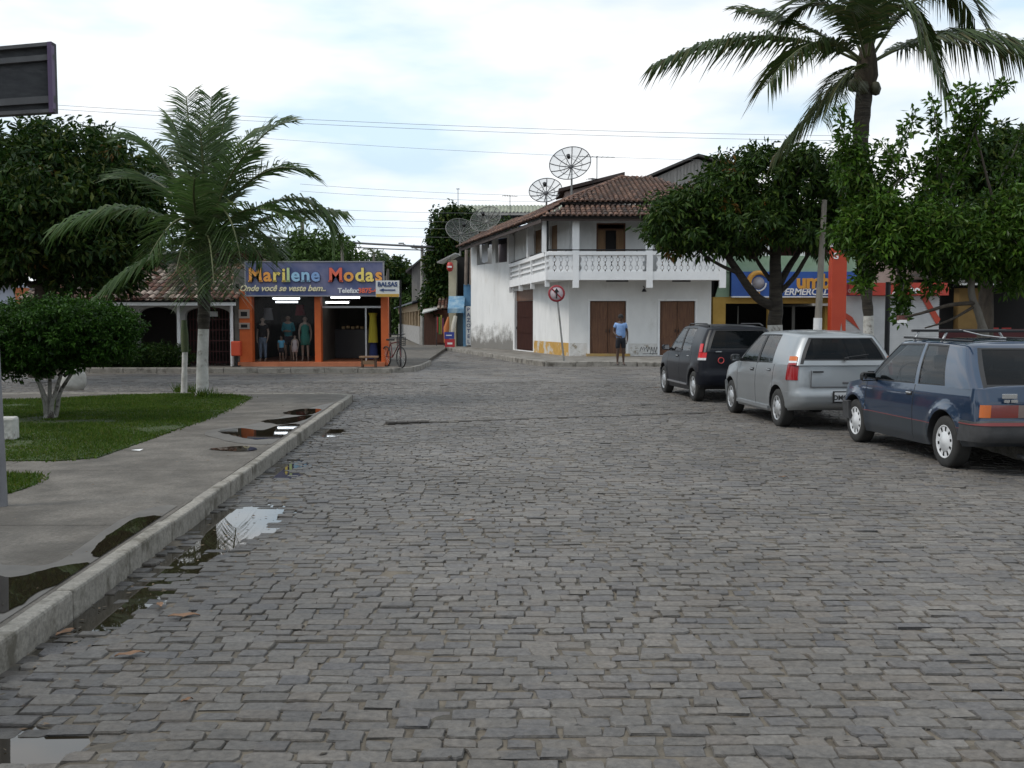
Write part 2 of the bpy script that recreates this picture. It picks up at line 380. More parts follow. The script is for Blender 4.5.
# kerb stones, whitewashed and worn
M_KERB = mat('kerb_whitewash', (.19, .175, .15), (.33, .31, .275), scale=3, rough=.85, bump=.7, bscale=22, bdist=.01, stain=(.10, .09, .07), sscale=3.0, sthr=(.46, .62), grit=30)
kb = MB().mat(M_KERB)
def kerb_run(mb, pts, w, z1, seg=1.0, z0=-.07, jit=.006):
    for a, b_ in zip(pts, pts[1:]):
        a = Vector((a[0], a[1], 0)); b_ = Vector((b_[0], b_[1], 0)); d = b_-a; L_ = d.length; n = max(1, round(L_/seg)); ang = math.atan2(d.y, d.x)
        for i in range(n):
            c = a+d*((i+.5)/n); h = z1-z0+random.uniform(-jit, jit)
            mb.box((c.x+random.uniform(-jit, jit), c.y, z0+h/2), (L_/n-.012, w, h), rz=ang+random.gauss(0, .003), bev=.018)
kerb_run(kb, [kp(-3, -.052), kp(SE-.75, -.052)], .105, PZ+.012)
e0 = kp(SE-.75, -.067); arc = [e0]
for k in range(1, 7):
    a = k/6*PI/2; arc.append(e0+kd*(.75*math.sin(a))-kn*(.75*(1-math.cos(a))))
kerb_run(kb, arc, .135, PZ+.012, seg=.4); eL = arc[-1]
kerb_run(kb, [eL, Vector((-40, eL.y+.2, 0))], .14, PZ+.006)
tagp(kb.build('kerb', loc=(0, 0, 0)), kind='structure')
def pxpoly(mb, pts, z):
    P = [gr(a, b, z) for a, b in pts]; n = len(P); c = sum(P, Vector())/n; Q = []
    for i in range(n):
        p0, p1, p2_, p3_ = P[i-1], P[i], P[(i+1) % n], P[(i+2) % n]
        for k in range(10):
            t = k/10; p = .5*((2*p1)+(p2_-p0)*t+(2*p0-5*p1+4*p2_-p3_)*t*t+(3*p1-p0-3*p2_+p3_)*t*t*t)
            d = p-c; p = p+d.normalized()*(.05*fn(p.x, p.y, 6, 4)+.03*fn(p.x, p.y, 17, 2, 3))*min(1, d.length*2)
            s_ = (p.x-KA.x)*kd.x+(p.y-KA.y)*kd.y; u_ = (p.x-KA.x)*kn.x+(p.y-KA.y)*kn.y
            Q.append(kp(s_, min(u_, -.15), z))
    mb.add(Q, [tuple(range(len(Q)))])
pd = MB().mat(M_WATER)
wetm = mat('damp_concrete', (.070, .062, .052), (.105, .094, .080), scale=5, rough=.55, bump=.2, bscale=40, bdist=.003)
for pts in [[(219, 431), (240, 428), (262, 430), (280, 425), (300, 424), (290, 431), (283, 437), (255, 439), (238, 436)],
            [(283, 413), (300, 409), (320, 409), (315, 413), (302, 415)], [(262, 421), (285, 418), (312, 415), (300, 421), (280, 424)],
            [(209, 449), (225, 447), (245, 446), (258, 449), (240, 451)],
            [(96, 545), (120, 527), (140, 517), (165, 515), (172, 520), (160, 532), (140, 545), (118, 556), (95, 556)],
            [(-30, 570), (10, 577), (60, 566), (92, 563), (80, 577), (40, 590), (20, 605), (-20, 622), (-60, 630)]]:
    P = [gr(a, b, PZ) for a, b in pts]
    pxpoly(pd, pts, PZ+.008)
tagp(pd.build('puddle_water', loc=(0, 0, 0)), kind='structure')
dm = MB().mat(wetm)
for pts in [[(205, 432), (262, 422), (330, 403), (334, 410), (300, 437), (250, 444)], [(60, 560), (120, 520), (165, 505), (196, 512), (185, 535), (140, 562), (90, 600), (20, 640), (-60, 690), (-70, 560), (10, 565)]]:
    pxpoly(dm, pts, PZ+.004)
tagp(dm.build('damp_patch', loc=(0, 0, 0)), kind='structure')
# pavement on the far side of the cross street, in front of shop and house
p2 = MB().mat(M_CONC)
sc0, sc1 = X(395, 31.8), X(408, 31.8)
p2.slab([(-40, 31.75), (sc0-.1, 31.75), (sc1, 32.7), (sc1+.1, 33.6), (sc0+.5, 37.5), (sc0, 60), (-40, 60)], -.06, .14)
tagp(p2.build('shop_pavement', loc=(0, 0, 0)), kind='structure')
k2 = MB().mat(mat('kerb_grey', (.20, .185, .16), (.30, .28, .25), scale=3, rough=.9, bump=.6, bscale=20, stain=(.09, .08, .065), sscale=2.5, sthr=(.5, .65)))
kerb_run(k2, [(-40, 31.67), (sc0-.1, 31.67), (sc1+.05, 32.35), (sc1+.18, 33.6), (sc0+.6, 37.5)], .13, .15)
# pavement round the white corner house
A0 = Vector((X(569, 41.7), 41.7, 0)); B0 = Vector((X(513, 50), 50, 0)); C0 = Vector((X(471, 54.5), 54.5, 0))
front = [gr(572, 366, .0), gr(760, 366, 0)]
fk = [gr(445, 350, 0), gr(490, 357, 0), gr(520, 363, 0), gr(545, 366.5, 0), gr(760, 366.5, 0)]
p3 = MB().mat(mat('cracked_pavement', (.16, .145, .125), (.25, .235, .21), scale=2, rough=.85, bump=.7, bscale=20, bdist=.02, stain=(.08, .07, .055), sscale=1.5, sthr=(.5, .66)))
poly = [(p.x, p.y+.07) for p in fk]+[(30, fk[-1].y+.07), (30, 60), (-3.2, 62)]
p3.slab(poly, -.06, .15)
tagp(p3.build('corner_pavement', loc=(0, 0, 0)), kind='structure')
kerb_run(k2, [tuple(p.xy) for p in fk]+[(30, fk[-1].y)], .14, .17, jit=.02)
tagp(k2.build('far_kerb', loc=(0, 0, 0)), kind='structure')
# right hand square under the trees
p4 = MB().mat(M_CONC); p4.slab([(CURB_R+.14, -4), (60, -4), (60, 27.4), (CURB_R+.46, 27.4)], -.06, .13)
tagp(p4.build('square_pavement', loc=(0, 0, 0)), kind='structure')
k4 = MB().mat(M_KERB); kerb_run(k4, [(CURB_R+.02, -4), (CURB_R+.34, 27.4), (60, 27.4)], .14, .142)
tagp(k4.build('square_kerb', loc=(0, 0, 0)), kind='structure')
# broken band of sunken edging stones across the road
bd = MB().mat(mat('edging_stone', (.028, .025, .022), (.055, .048, .042), scale=5, rough=.9, bump=.5))
L0, L1 = SL0, SL1
n = 40
for i in range(n):
    p = L0.lerp(L1, (i+.5)/n); w = (L1-L0).length/n
    if i > 3 and random.random() < .25: continue
    bd.box((p.x, p.y+.04*fn(p.x, 1, .8), road_z(p.x, p.y)-.036+random.uniform(0, .010)+(.028 if i < 4 else 0)), (w-.02, .19 if i < 4 else .13, .07), rz=math.atan2(L1.y-L0.y, L1.x-L0.x)+random.gauss(0, .03), bev=.01)
tagp(bd.build('road_edging', loc=(0, 0, 0)), kind='structure')
# lawns
def lawn(name, pts, seed, dens, label):
    P = [gr(a, b, PZ) for a, b in pts]; poly = [(p.x, p.y) for p in P]
    def inside(x, y):
        c = False; n = len(poly)
        for i in range(n):
            x1, y1 = poly[i]; x2, y2 = poly[(i+1) % n]
            if (y1 > y) != (y2 > y) and x < (x2-x1)*(y-y1)/(y2-y1)+x1: c = not c
        return c
    xs = [p[0] for p in poly]; ys = [p[1] for p in poly]; rg = random.Random(seed); V = []; Fc = []; cnt = int((max(xs)-min(xs))*(max(ys)-min(ys))*dens)
    for _ in range(cnt):
        x, y = rg.uniform(min(xs), max(xs)), rg.uniform(min(ys), max(ys))
        if not inside(x+rg.gauss(0, .05), y+rg.gauss(0, .05)): continue
        g = fn(x, y, .8, 3, seed)
        if g < -.42 and rg.random() < .8: continue
        h = rg.uniform(.02, .05)*(1+.5*g); a = rg.uniform(0, PI); w = rg.uniform(.006, .012); l = rg.uniform(.01, .045); b = rg.uniform(0, 2*PI)
        n = len(V); V += [(x-w*math.cos(a), y-w*math.sin(a), PZ), (x+w*math.cos(a), y+w*math.sin(a), PZ), (x+l*math.cos(b), y+l*math.sin(b), PZ+h)]; Fc.append((n, n+1, n+2))
    gm = mat('grass_blade', (.8, .8, .8), (1.15, 1.1, 1), scale=1.2, rough=.6, island=[(.026, .062, .005), (.042, .092, .008), (.070, .118, .012), (.036, .078, .007), (.11, .12, .025)], spec=.15, transl=.3)
    o = np_mesh(name, np.array(V), np.array(Fc), [gm], loc=(0, 0, 0)); tagp(o, label, 'grass', kind='stuff')
    b = MB().mat(mat('turf_soil', (.022, .042, .007), (.04, .055, .014), scale=4, rough=.95, bump=.5, bscale=60, stain=(.07, .055, .035), sscale=1.2, sthr=(.58, .7)))
    b.slab(poly, PZ-.01, PZ+.012); tagp(b.build('lawn_soil', loc=(0, 0, 0)), kind='structure')
lawn('lawn_grass', [(-160, 403), (0, 401), (90, 397), (170, 394), (230, 395), (250, 398), (232, 408), (205, 420), (172, 431), (140, 443), (98, 458), (60, 461), (0, 461), (-90, 463)], 3, 3000, 'large patch of short green lawn on the square beside the palm')
lawn('lawn_grass', [(-160, 474), (0, 474), (38, 475), (41, 480), (22, 490), (0, 496), (-80, 515)], 5, 4500, 'small green corner of lawn in front of the grey post')
# ======================= BUILDINGS =======================
M_WHITE = mat('plaster_white', (.66, .66, .65), (.76, .76, .75), scale=1.2, rough=.85, bump=.25, bscale=30, stain=(.50, .49, .46), sscale=1.1, sthr=(.56, .78), stretch=(1, 1, .45))
M_WTRIM = mat('trim_white', (.72, .72, .72), (.80, .80, .80), scale=2, rough=.8, bump=.2, bscale=25, stain=(.55, .53, .49), sscale=2, sthr=(.6, .8))
M_TERRA = mat('terracotta_tile', (.55, .55, .55), (1.05, 1.0, .95), scale=1.5, rough=.9, bump=.3, bscale=30, island=[(.085, .048, .034), (.16, .082, .055), (.05, .034, .028), (.23, .135, .095), (.12, .062, .044), (.075, .05, .042)])
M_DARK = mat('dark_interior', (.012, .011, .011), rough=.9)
M_WOOD = mat('door_wood', (.085, .034, .017), (.17, .078, .036), scale=3, rough=.6, stretch=(8, 8, .6), bump=.3)
M_WOODL = mat('shutter_wood', (.14, .075, .03), (.22, .12, .05), scale=3, rough=.6, stretch=(8, 8, .6), bump=.3)
M_IRON = mat('dark_iron', (.02, .02, .022), rough=.5, metal=.5)
M_GREYW = mat('old_timber', (.22, .21, .195), (.36, .34, .32), scale=3, rough=.9, stretch=(6, 6, .5), bump=.4)
def V3(p, z): return Vector((p[0], p[1], z))
def facade(mb, p0, p1, z0, z1, ops, depth=.16, inward=None, back=None):
    """wall from p0 to p1 (xy), openings (u0,u1,za,zb) in metres along it; reveals go 'inward'."""
    p0 = Vector((p0[0], p0[1], 0)); p1 = Vector((p1[0], p1[1], 0)); d = (p1-p0); L_ = d.length; d.normalize()
    inn = inward if inward is not None else Vector((-d.y, d.x, 0)); inn = Vector(inn).normalized()
    us = sorted({0, L_}|{o[0] for o in ops}|{o[1] for o in ops}); zs = sorted({z0, z1}|{o[2] for o in ops}|{o[3] for o in ops})
    P = lambda u, z, q=0: p0+d*u+inn*q+Vector((0, 0, z))
    for a, b in zip(us, us[1:]):
        for c, e in zip(zs, zs[1:]):
            if any(o[0]-1e-6 <= a and b <= o[1]+1e-6 and o[2]-1e-6 <= c and e <= o[3]+1e-6 for o in ops): continue
            mb.quad(P(a, c), P(b, c), P(b, e), P(a, e)); mb.quad(P(a, c, depth), P(a, e, depth), P(b, e, depth), P(b, c, depth))
    for o in ops:
        a, b, c, e = o[:4]
        mb.quad(P(a, c), P(a, c, depth), P(a, e, depth), P(a, e)); mb.quad(P(b, c), P(b, e), P(b, e, depth), P(b, c, depth))
        mb.quad(P(a, e), P(a, e, depth), P(b, e, depth), P(b, e)); mb.quad(P(a, c), P(b, c), P(b, c, depth), P(a, c, depth))
    mb.quad(P(0, z0), P(0, z1), P(0, z1, depth), P(0, z0, depth)); mb.quad(P(L_, z0), P(L_, z0, depth), P(L_, z1, depth), P(L_, z1)); mb.quad(P(0, z1), P(L_, z1), P(L_, z1, depth), P(0, z1, depth))
    return P
def inpoly(poly, x, y):
    c = False; n = len(poly)
    for i in range(n):
        x1, y1 = poly[i]; x2, y2 = poly[(i+1) % n]
        if (y1 > y) != (y2 > y) and x < (x2-x1)*(y-y1)/(y2-y1)+x1: c = not c
    return c
def tile_slope(mb, corners, m=None, tw=.20, tl=.38, rise=.045, sheet=True, under=M_DARK):
    """corners: planar polygon, first two = eave (left,right seen from outside)"""
    C = [Vector(c) for c in corners]; o = C[0]; sx = (C[1]-C[0]).normalized(); nrm = (C[1]-C[0]).cross(C[2]-C[1]).normalized()
    if nrm.z < 0: nrm = -nrm
    ty = nrm.cross(sx); 
    if ty.z < 0: ty = -ty
    P2 = [((c-o).dot(sx), (c-o).dot(ty)) for c in C]
    if sheet:
        mb.mat(under); mb.prism([c-nrm*.02 for c in C], -nrm*.05)
    mb.mat(m or M_TERRA)
    x0, x1 = min(p[0] for p in P2), max(p[0] for p in P2); y1 = max(p[1] for p in P2)
    ncol = int((x1-x0)/(tw/2))
    for j in range(int(y1/tl)+1):
        for i in range(ncol+1):
            cx = x0+i*tw/2+tw/4; cy = j*tl+tl*.45
            if not inpoly(P2, cx, min(cy, y1-.02)): continue
            up = (i % 2 == 0); jx = random.gauss(0, .006); y_a = j*tl-(.03 if j else .05)+random.gauss(0, .008); y_b = (j+1)*tl+.03
            k = 5; vs = []
            wdt = tw*.42
            for yy, lift in ((y_a, .030), (y_b, .0)):
                for q in range(k):
                    a = PI*q/(k-1); xx = -math.cos(a)*wdt*(1.0 if yy == y_a else .88); zz = math.sin(a)*rise*1.3 if up else -math.sin(a)*rise*.5
                    vs.append(o+sx*(cx+xx+jx)+ty*yy+nrm*(zz+lift+(.02 if up else 0)))
            mb.add(vs, [(q, q+1, k+q+1, k+q) for q in range(k-1)], True)
            if up and j == 0: mb.add(vs[:k], [tuple(range(k))], False)
def ridge(mb, a, b, r=.11, m=None):
    a = Vector(a); b = Vector(b); n = max(1, int((b-a).length/.4)); mb.mat(m or M_TERRA)
    for i in range(n):
        p, q = a.lerp(b, i/n), a.lerp(b, (i+1.12)/n); mb.tube([p+Vector((0, 0, .03)), q], [r*1.05, r*.9], n=8)
def door_leafs(parent, P, op, q, m, n=2, panels=True, name='door'):
    a, b, c, e = op[:4]; w = (b-a)/n
    for i in range(n):
        mb = MB().mat(m); u0, u1 = a+w*i+.01, a+w*(i+1)-.01
        mb.prism([P(u0, c+.01, q+.02), P(u1, c+.01, q+.02), P(u1, e-.01, q+.02), P(u0, e-.01, q+.02)], (P(0, 0, 1)-P(0, 0, 0))*.05)
        if panels:
            k = 3
            for j in range(k):
                z0_, z1_ = c+.08+(e-c-.1)*j/k, c+(e-c-.1)*(j+1)/k
                mb.prism([P(u0+.07, z0_, q+.002), P(u1-.07, z0_, q+.002), P(u1-.07, z1_, q+.002), P(u0+.07, z1_, q+.002)], (P(0, 0, 1)-P(0, 0, 0))*.02)
        d = mb.build(name, parent, fixn=True)
        h = MB().mat(M_IRON); h.box(P(u1-.06 if i == 0 else u0+.06, c+(e-c)*.45, q-.02), (.03, .04, .12)); h.build('handle', d)
# ---------- white two-storey corner house with the balcony
Yf = 41.7; GZ = .15; SLAB = Z(279, Yf)      # underside of the balcony
XR = X(711, Yf)
HS = thing('corner_house', 'white two storey corner house with clay tile roof and latticed balcony', 'house', (A0.x+1, Yf+3, GZ))
dl = (B0-A0).normalized(); inl = Vector((dl.y, -dl.x, 0))          # into the house from the slanted side
FLR = Z(265, Yf); 
H1 = Z(219, Yf)            # upper wall head
w = MB().mat(M_WHITE)
u = lambda px: X(px, Yf)-A0.x
fo = [(u(590), u(626), GZ+.03, Z(301, Yf)), (u(660), u(695), GZ+.03, Z(301, Yf))]
PF = facade(w, A0, (XR, Yf), GZ-.2, SLAB, fo, inward=(0, 1, 0))
FL2 = SLAB+.14
uw = [(u(596), u(625), FL2+.05, Z(223, Yf)), (u(658), u(690), FL2+.05, Z(223, Yf))]
PU = facade(w, A0, (XR, Yf), SLAB, H1, uw, inward=(0, 1, 0))
LAB = (B0-A0).length; us = lambda px: None
def u_on(px, p0, d):     # distance along a wall line where the pixel column crosses it
    k = (px-512)/F/ray(512, HZ).y*1.0
    k = ray(px, HZ).x/ray(px, HZ).y
    return (k*p0.y-p0.x)/(d.x-k*d.y)
so_ = [(u_on(533, A0, dl), u_on(514.5, A0, dl), .18, 2.95)]
PS = facade(w, A0, B0, GZ-.2, SLAB, so_, inward=inl)
su = [(u_on(557, A0, dl), u_on(550, A0, dl), FL2+.05, FL2+2.15), (u_on(541, A0, dl), u_on(534, A0, dl), FL2+.05, FL2+2.15)]
PSU = facade(w, A0, B0, SLAB, H1+.22, su, inward=inl)
dl2 = (C0-B0).normalized(); inl2 = Vector((dl2.y, -dl2.x, 0)); LBC = (C0-B0).length
PAR = Z(260, 50)
bo = [(u_on(507, B0, dl2), u_on(495.5, B0, dl2), PAR-.05, H1-.02), (u_on(492, B0, dl2), u_on(477, B0, dl2), PAR-.05, H1-.02)]
M_WSTAIN = mat('plaster_white_damp', (.70, .70, .69), (.80, .80, .79), scale=1.2, rough=.85, bump=.3, bscale=30, stain=(.52, .49, .44), sscale=1.4, sthr=(.55, .8), stretch=(1, 1, .35))
def damp(m, z0, z1, col):
    t = m.node_tree; b = t.nodes['Principled BSDF']; L = t.links.new; src = b.inputs['Base Color'].links[0].from_socket
    tcn = N('ShaderNodeTexCoord', t); sp = N('ShaderNodeSeparateXYZ', t); L(tcn.outputs['Object'], sp.inputs[0])
    nz = N('ShaderNodeTexNoise', t); nz.inputs['Scale'].default_value = 1.6; nz.inputs['Detail'].default_value = 9; nz.inputs['Roughness'].default_value = .75; L(tcn.outputs['Object'], nz.inputs['Vector'])
    a = N('ShaderNodeMapRange', t); a.inputs[1].default_value = z1; a.inputs[2].default_value = z0; a.inputs[3].default_value = -.34; a.inputs[4].default_value = .32; L(sp.outputs['Z'], a.inputs[0])
    ad = N('ShaderNodeMath', t, operation='ADD'); L(a.outputs[0], ad.inputs[0]); L(nz.outputs[0], ad.inputs[1])
    r2 = N('ShaderNodeMapRange', t); r2.inputs[1].default_value = .42; r2.inputs[2].default_value = .66; r2.inputs[4].default_value = .85; L(ad.outputs[0], r2.inputs[0])
    mm = N('ShaderNodeMix', t, data_type='RGBA'); L(r2.outputs[0], mm.inputs[0]); L(src, mm.inputs[6]); mm.inputs[7].default_value = (*col, 1); L(mm.outputs[2], b.inputs['Base Color'])
damp(M_WSTAIN, -.1, 1.9, (.10, .09, .075))
w.mat(M_WSTAIN)
PB = facade(w, B0, C0, GZ-.2, H1+.15, bo, inward=inl2)
# back and right side, closing the volume
w.mat(M_WHITE); w.quad((XR, Yf, 0), (XR, 56, 0), (XR, 56, H1), (XR, Yf, H1)); w.quad((XR, 56, 0), (C0.x, 56, 0), (C0.x, 56, H1), (XR, 56, H1)); w.quad((C0.x, C0.y, 0), (C0.x, C0.y, H1), (C0.x, 56, H1), (C0.x, 56, 0))
w.build('wall', HS)
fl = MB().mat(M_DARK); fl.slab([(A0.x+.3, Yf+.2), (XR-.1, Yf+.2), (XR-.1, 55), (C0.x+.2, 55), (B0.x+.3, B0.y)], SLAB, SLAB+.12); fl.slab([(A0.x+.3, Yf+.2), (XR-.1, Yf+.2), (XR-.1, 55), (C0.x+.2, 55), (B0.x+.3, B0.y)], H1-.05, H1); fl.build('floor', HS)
inn_ = MB().mat(mat('room_wall', (.20, .16, .17), rough=.9)); off = inl2*1.6
inn2 = MB().mat(MATS['room_wall'])
inn_.quad(B0+off+Vector((0, 0, SLAB)), C0+off+Vector((0, 0, SLAB)), C0+off+Vector((0, 0, H1)), B0+off+Vector((0, 0, H1))); inn2.quad((A0.x+.5, Yf+2, 0), (XR-.2, Yf+2, 0), (XR-.2, Yf+2, H1), (A0.x+.5, Yf+2, H1)); inn_.build('inner_wall', HS); inn2.build('inner_wall', HS)
# damp and paint bands at the foot of the walls
bd_ = MB().mat(mat('ochre_band', (.42, .24, .05), (.52, .31, .08), scale=4, rough=.85, stain=(.50, .48, .44), sscale=1.3, sthr=(.52, .58)))
oo = -inl*.006
def band(mb, Pf, u0, u1, z0, z1, q=-.008, t=.006):
    d = Pf(0, 0, 1)-Pf(0, 0, 0)
    mb.prism([Pf(u0, z0, q), Pf(u1, z0, q), Pf(u1, z1, q), Pf(u0, z1, q)], d*t)
band(bd_, PS, .03, so_[0][0]-.15, GZ, GZ+.52); bd_.mat(mat('ochre_step', (.40, .25, .07), (.30, .22, .12), scale=3, rough=.9))
bd_.box((A0.x+(fo[0][0]+fo[0][1])/2, Yf-.14, GZ+.03), (fo[0][1]-fo[0][0]+.3, .28, .14), bev=.01)
bd_.mat(mat('old_limewash', (.55, .53, .50), (.68, .67, .65), scale=5, rough=.9, bump=.5, bscale=30, stain=(.30, .26, .20), sscale=3.4, sthr=(.55, .62)))
band(bd_, PF, .02, fo[0][0]-.12, GZ-.1, GZ+.52); band(bd_, PF, fo[0][1]+.12, fo[1][0]-.1, GZ-.1, GZ+.5); band(bd_, PF, fo[1][1]+.1, XR-A0.x-.02, GZ-.1, GZ+.5)
bd_.build('wall_base', HS, fixn=True)
for op, leafs in ((fo[0], 2), (fo[1], 2)): door_leafs(HS, PF, op, .10, M_WOOD, leafs)
door_leafs(HS, PS, (so_[0][0], so_[0][1], .18, 2.45), .10, mat('dark_door_wood', (.03, .012, .01), (.055, .022, .016), scale=3, rough=.9, spec=.1, stretch=(8, 8, .6)), 1)
tr = MB().mat(M_WOOD); a, b = so_[0][:2]; band(tr, PS, a, b, 2.46, 2.94, .11, .04); tr.build('transom', HS, fixn=True)
# frames round the ground floor doors
fr = MB().mat(M_WTRIM)
for (a, b, c, e) in fo:
    fr = MB().mat(M_WTRIM)
    for u0, u1, z0, z1 in ((a-.09, a-.01, c, e+.09), (b+.01, b+.09, c, e+.09), (a-.01, b+.01, e+.01, e+.09)): band(fr, PF, u0, u1, z0, z1, -.025, .02)
    fr.build('door_frame', HS, fixn=True)
# upstairs: shutters and doors
for i, (a, b, c, e) in enumerate(uw):
    wf = MB().mat(M_WOOD); 
    for u0, u1, z0, z1 in ((a, a+.06, c, e), (b-.06, b, c, e), (a+.06, b-.06, e-.28, e-.22), (a+.06, b-.06, e-.06, e)): band(wf, PU, u0, u1, z0, z1, .03, .06)
    f = wf.build('window_frame', HS, fixn=True)
    for u0, u1 in ((a+.06, a+.36), (b-.36, b-.06)):
        s_ = MB().mat(M_WOODL); band(s_, PU, u0, u1, c, e-.28, .06, .04); s_.build('shutter', HS, fixn=True)
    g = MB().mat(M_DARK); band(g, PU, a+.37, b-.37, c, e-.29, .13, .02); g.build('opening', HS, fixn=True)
for (a, b, c, e) in su:
    s_ = MB().mat(M_WOODL); band(s_, PSU, a, b, c, e, .08, .05); s_.build('door', HS, fixn=True)
# sills on the slanted side, columns between the upper openings
cl = MB().mat(M_WTRIM)
# ---- balcony slab
bf = 40.45; ov = .0
q0 = Vector((X(548, bf), bf, 0)); q1 = Vector((X(725, bf), bf, 0)); q2 = B0+Vector((-.12, -.05, 0)); 
ZB0, ZB1 = Z(280, bf), Z(272, bf)
RT = Z(251.5, bf)
sl = MB().mat(M_WTRIM)
sl.slab([(q0.x, q0.y), (q1.x, q1.y), (q1.x, Yf-.003), (A0.x, Yf-.003), (B0.x-.003, B0.y-.003), (q2.x, q2.y)], ZB0+.02, ZB0+.16)
sl.build('balcony_slab', HS)
def balustrade(p0, p1, posts, name='balustrade'):
    p0 = Vector(p0); p1 = Vector(p1); d = p1-p0; L_ = d.length; d.normalize(); ang = math.atan2(d.y, d.x)
    m = MB().mat(M_WTRIM); ce = (p0+p1)/2
    m.box((ce.x, ce.y, (ZB0+ZB1)/2+.01), (L_, .16, ZB1-ZB0+.02), rz=ang)          # fascia
    m.box((ce.x, ce.y, RT-.075), (L_+.04, .19, .15), rz=ang, bev=.02)               # rail
    for t in posts:
        c = p0+d*t; m.box((c.x, c.y, (ZB0-.30+RT+.01)/2), (.24, .21, RT-ZB0+.31), rz=ang)
    z0, z1 = ZB1+.01, RT-.15; hh = (z1-z0)/2; n = int(L_/.235)
    for i in range(n):
        t = (i+.5)/n*L_
        if any(abs(t-pp) < .17 for pp in posts): continue
        for r_ in range(2):
            zc = z0+hh*(r_+.5)
            c = p0+d*t; wv = .235*.5; pr = []
            # hourglass block with a ring either side
            for (a, b) in ((-.96, -1), (.96, -1), (.80, -.62), (.46, -.25), (.46, .25), (.80, .62), (.96, 1), (-.96, 1), (-.80, .62), (-.46, .25), (-.46, -.25), (-.80, -.62)):
                pr.append(c+d*(a*wv)+Vector((0, 0, zc+b*hh/2))-Vector((-d.y, d.x, 0))*.04)
            m.prism(pr, Vector((-d.y, d.x, 0))*.08)
            pr = [c+d*(math.cos(k*PI/3)*wv*.52+wv)+Vector((0, 0, zc+math.sin(k*PI/3)*hh*.28))-Vector((-d.y, d.x, 0))*.03 for k in range(6)]
            m.prism(pr, Vector((-d.y, d.x, 0))*.06)
    m.build(name, HS)
L_ = q1.x-q0.x
balustrade(q0, q1, [X(575.5, bf)-q0.x, X(649, bf)-q0.x, L_-.12])
# sloping side balustrade with plain bars
m = MB().mat(M_WTRIM); d = (q2-q0); LL = d.length; d.normalize(); ang = math.atan2(d.y, d.x); ce = (q0+q2)/2
m.box((ce.x, ce.y, (ZB0+ZB1)/2+.01), (LL, .15, ZB1-ZB0+.02), rz=ang); m.box((ce.x, ce.y, RT-.08), (LL, .18, .16), rz=ang)
for t in (.02, .36, .68, .99):
    c = q0+d*LL*t; m.box((c.x, c.y, (ZB0-.25+RT)/2), (.12, .17, RT-ZB0+.25), rz=ang)
for k in (1, 2):
    zz = ZB1+(RT-.15-ZB1)*k/3; m.box((ce.x, ce.y, zz), (LL, .07, .07), rz=ang)
m.mat(M_WHITE); m.box((ce.x+.06, ce.y, (ZB1+RT-.15)/2), (LL, .03, RT-.15-ZB1), rz=ang)
m.build('balustrade', HS)
# columns carrying the veranda roof
EV = Z(216, bf)
for px, Yc, wd in ((575.5, bf+.02, .27), (648.5, bf+.02, .27), (545, bf+.15, .24)):
    c = MB().mat(M_WTRIM); c.box((X(px, Yc), Yc+.08, (RT+EV)/2+.05), (wd, .24, EV-RT+.14)); c.build('column', HS)
for px in (530, 511):
    t = u_on(px, q0, d); c = q0+d*t; k_ = MB().mat(M_WTRIM); k_.box((c.x, c.y+.05, (RT+H1)/2), (.26, .26, H1-RT), rz=ang); k_.build('column', HS)
hr = MB().mat(M_IRON); hr.tube([(q0.x, q0.y, RT+.06), (q1.x, q1.y, RT+.06)], .028); hr.tube([(q0.x, q0.y, RT+.06), (q2.x, q2.y, RT+.06)], .028)
for t in (.1, .3, .5, .7, .9): hr.tube([q0.lerp(q1, t)+Vector((0, 0, RT-.01)), q0.lerp(q1, t)+Vector((0, 0, RT+.06))], .015)
hr.tube([(q0.x-.02, q0.y+.1, RT), (q0.x-.02, q0.y+.1, EV)], .04); hr.build('handrail', HS)
# ---- roofs
rf = MB(); ey = 39.95
e0_ = at(541, 216, ey); e1_ = at(730, 216, ey); EZ = e0_.z
UZ = Z(203, 41.6)
u0_ = Vector((X(569, 41.6), 41.6, UZ)); u1_ = Vector((X(722, 41.6), 41.6, UZ))
tile_slope(rf, [Vector((e0_.x, ey, EZ)), Vector((e1_.x, ey, EZ)), Vector((u1_.x+.2, 41.6, UZ-.10)), Vector((u0_.x, 41.6, UZ-.10))])
pk = at(620, 178, 47); pkr = Vector((X(722, 41.6)-2.0, 47, pk.z-.1))
# left eave runs along the slanted side
lf = C0+(-inl2)*.75; lf = Vector((lf.x, lf.y, EZ-.22)); 
tile_slope(rf, [Vector((u0_.x-.35, 41.35, UZ+.02)), Vector((u1_.x, 41.35, UZ+.02)), Vector((pkr.x, 47, pk.z)), Vector((pk.x, 47, pk.z))])
lb = B0-inl*.9; lb = Vector((lb.x, lb.y, EZ-.05)); 
pk2 = Vector((C0.x+2.6, C0.y+.6, EZ+1.2))
side_lo = [lf, Vector((e0_.x, ey, EZ)), Vector((u0_.x-.3, 41.5, UZ)), Vector((C0.x+1.0, C0.y+.4, EZ+.45))]
def planar_tiles(mb, pts, **k):
    a, b, c, d_ = [Vector(p) for p in pts]; n = (b-a).cross(c-b).normalized(); d2 = d_-n*((d_-a).dot(n)); tile_slope(mb, [a, b, c, d2], **k)
planar_tiles(rf, side_lo)
planar_tiles(rf, [Vector((C0.x+.9, C0.y+.3, EZ+.5)), Vector((u0_.x-.35, 41.35, UZ+.02)), pk, Vector((C0.x+4.6, C0.y+1.5, EZ+1.6))])
ridge(rf, u0_, pk); ridge(rf, pk, pkr)
rf.mat(mat('eave_board', (.05, .035, .03), rough=.8)); rf.box(((e0_.x+e1_.x)/2, ey+.12, EZ-.10), (e1_.x-e0_.x-.1, .05, .14)); 
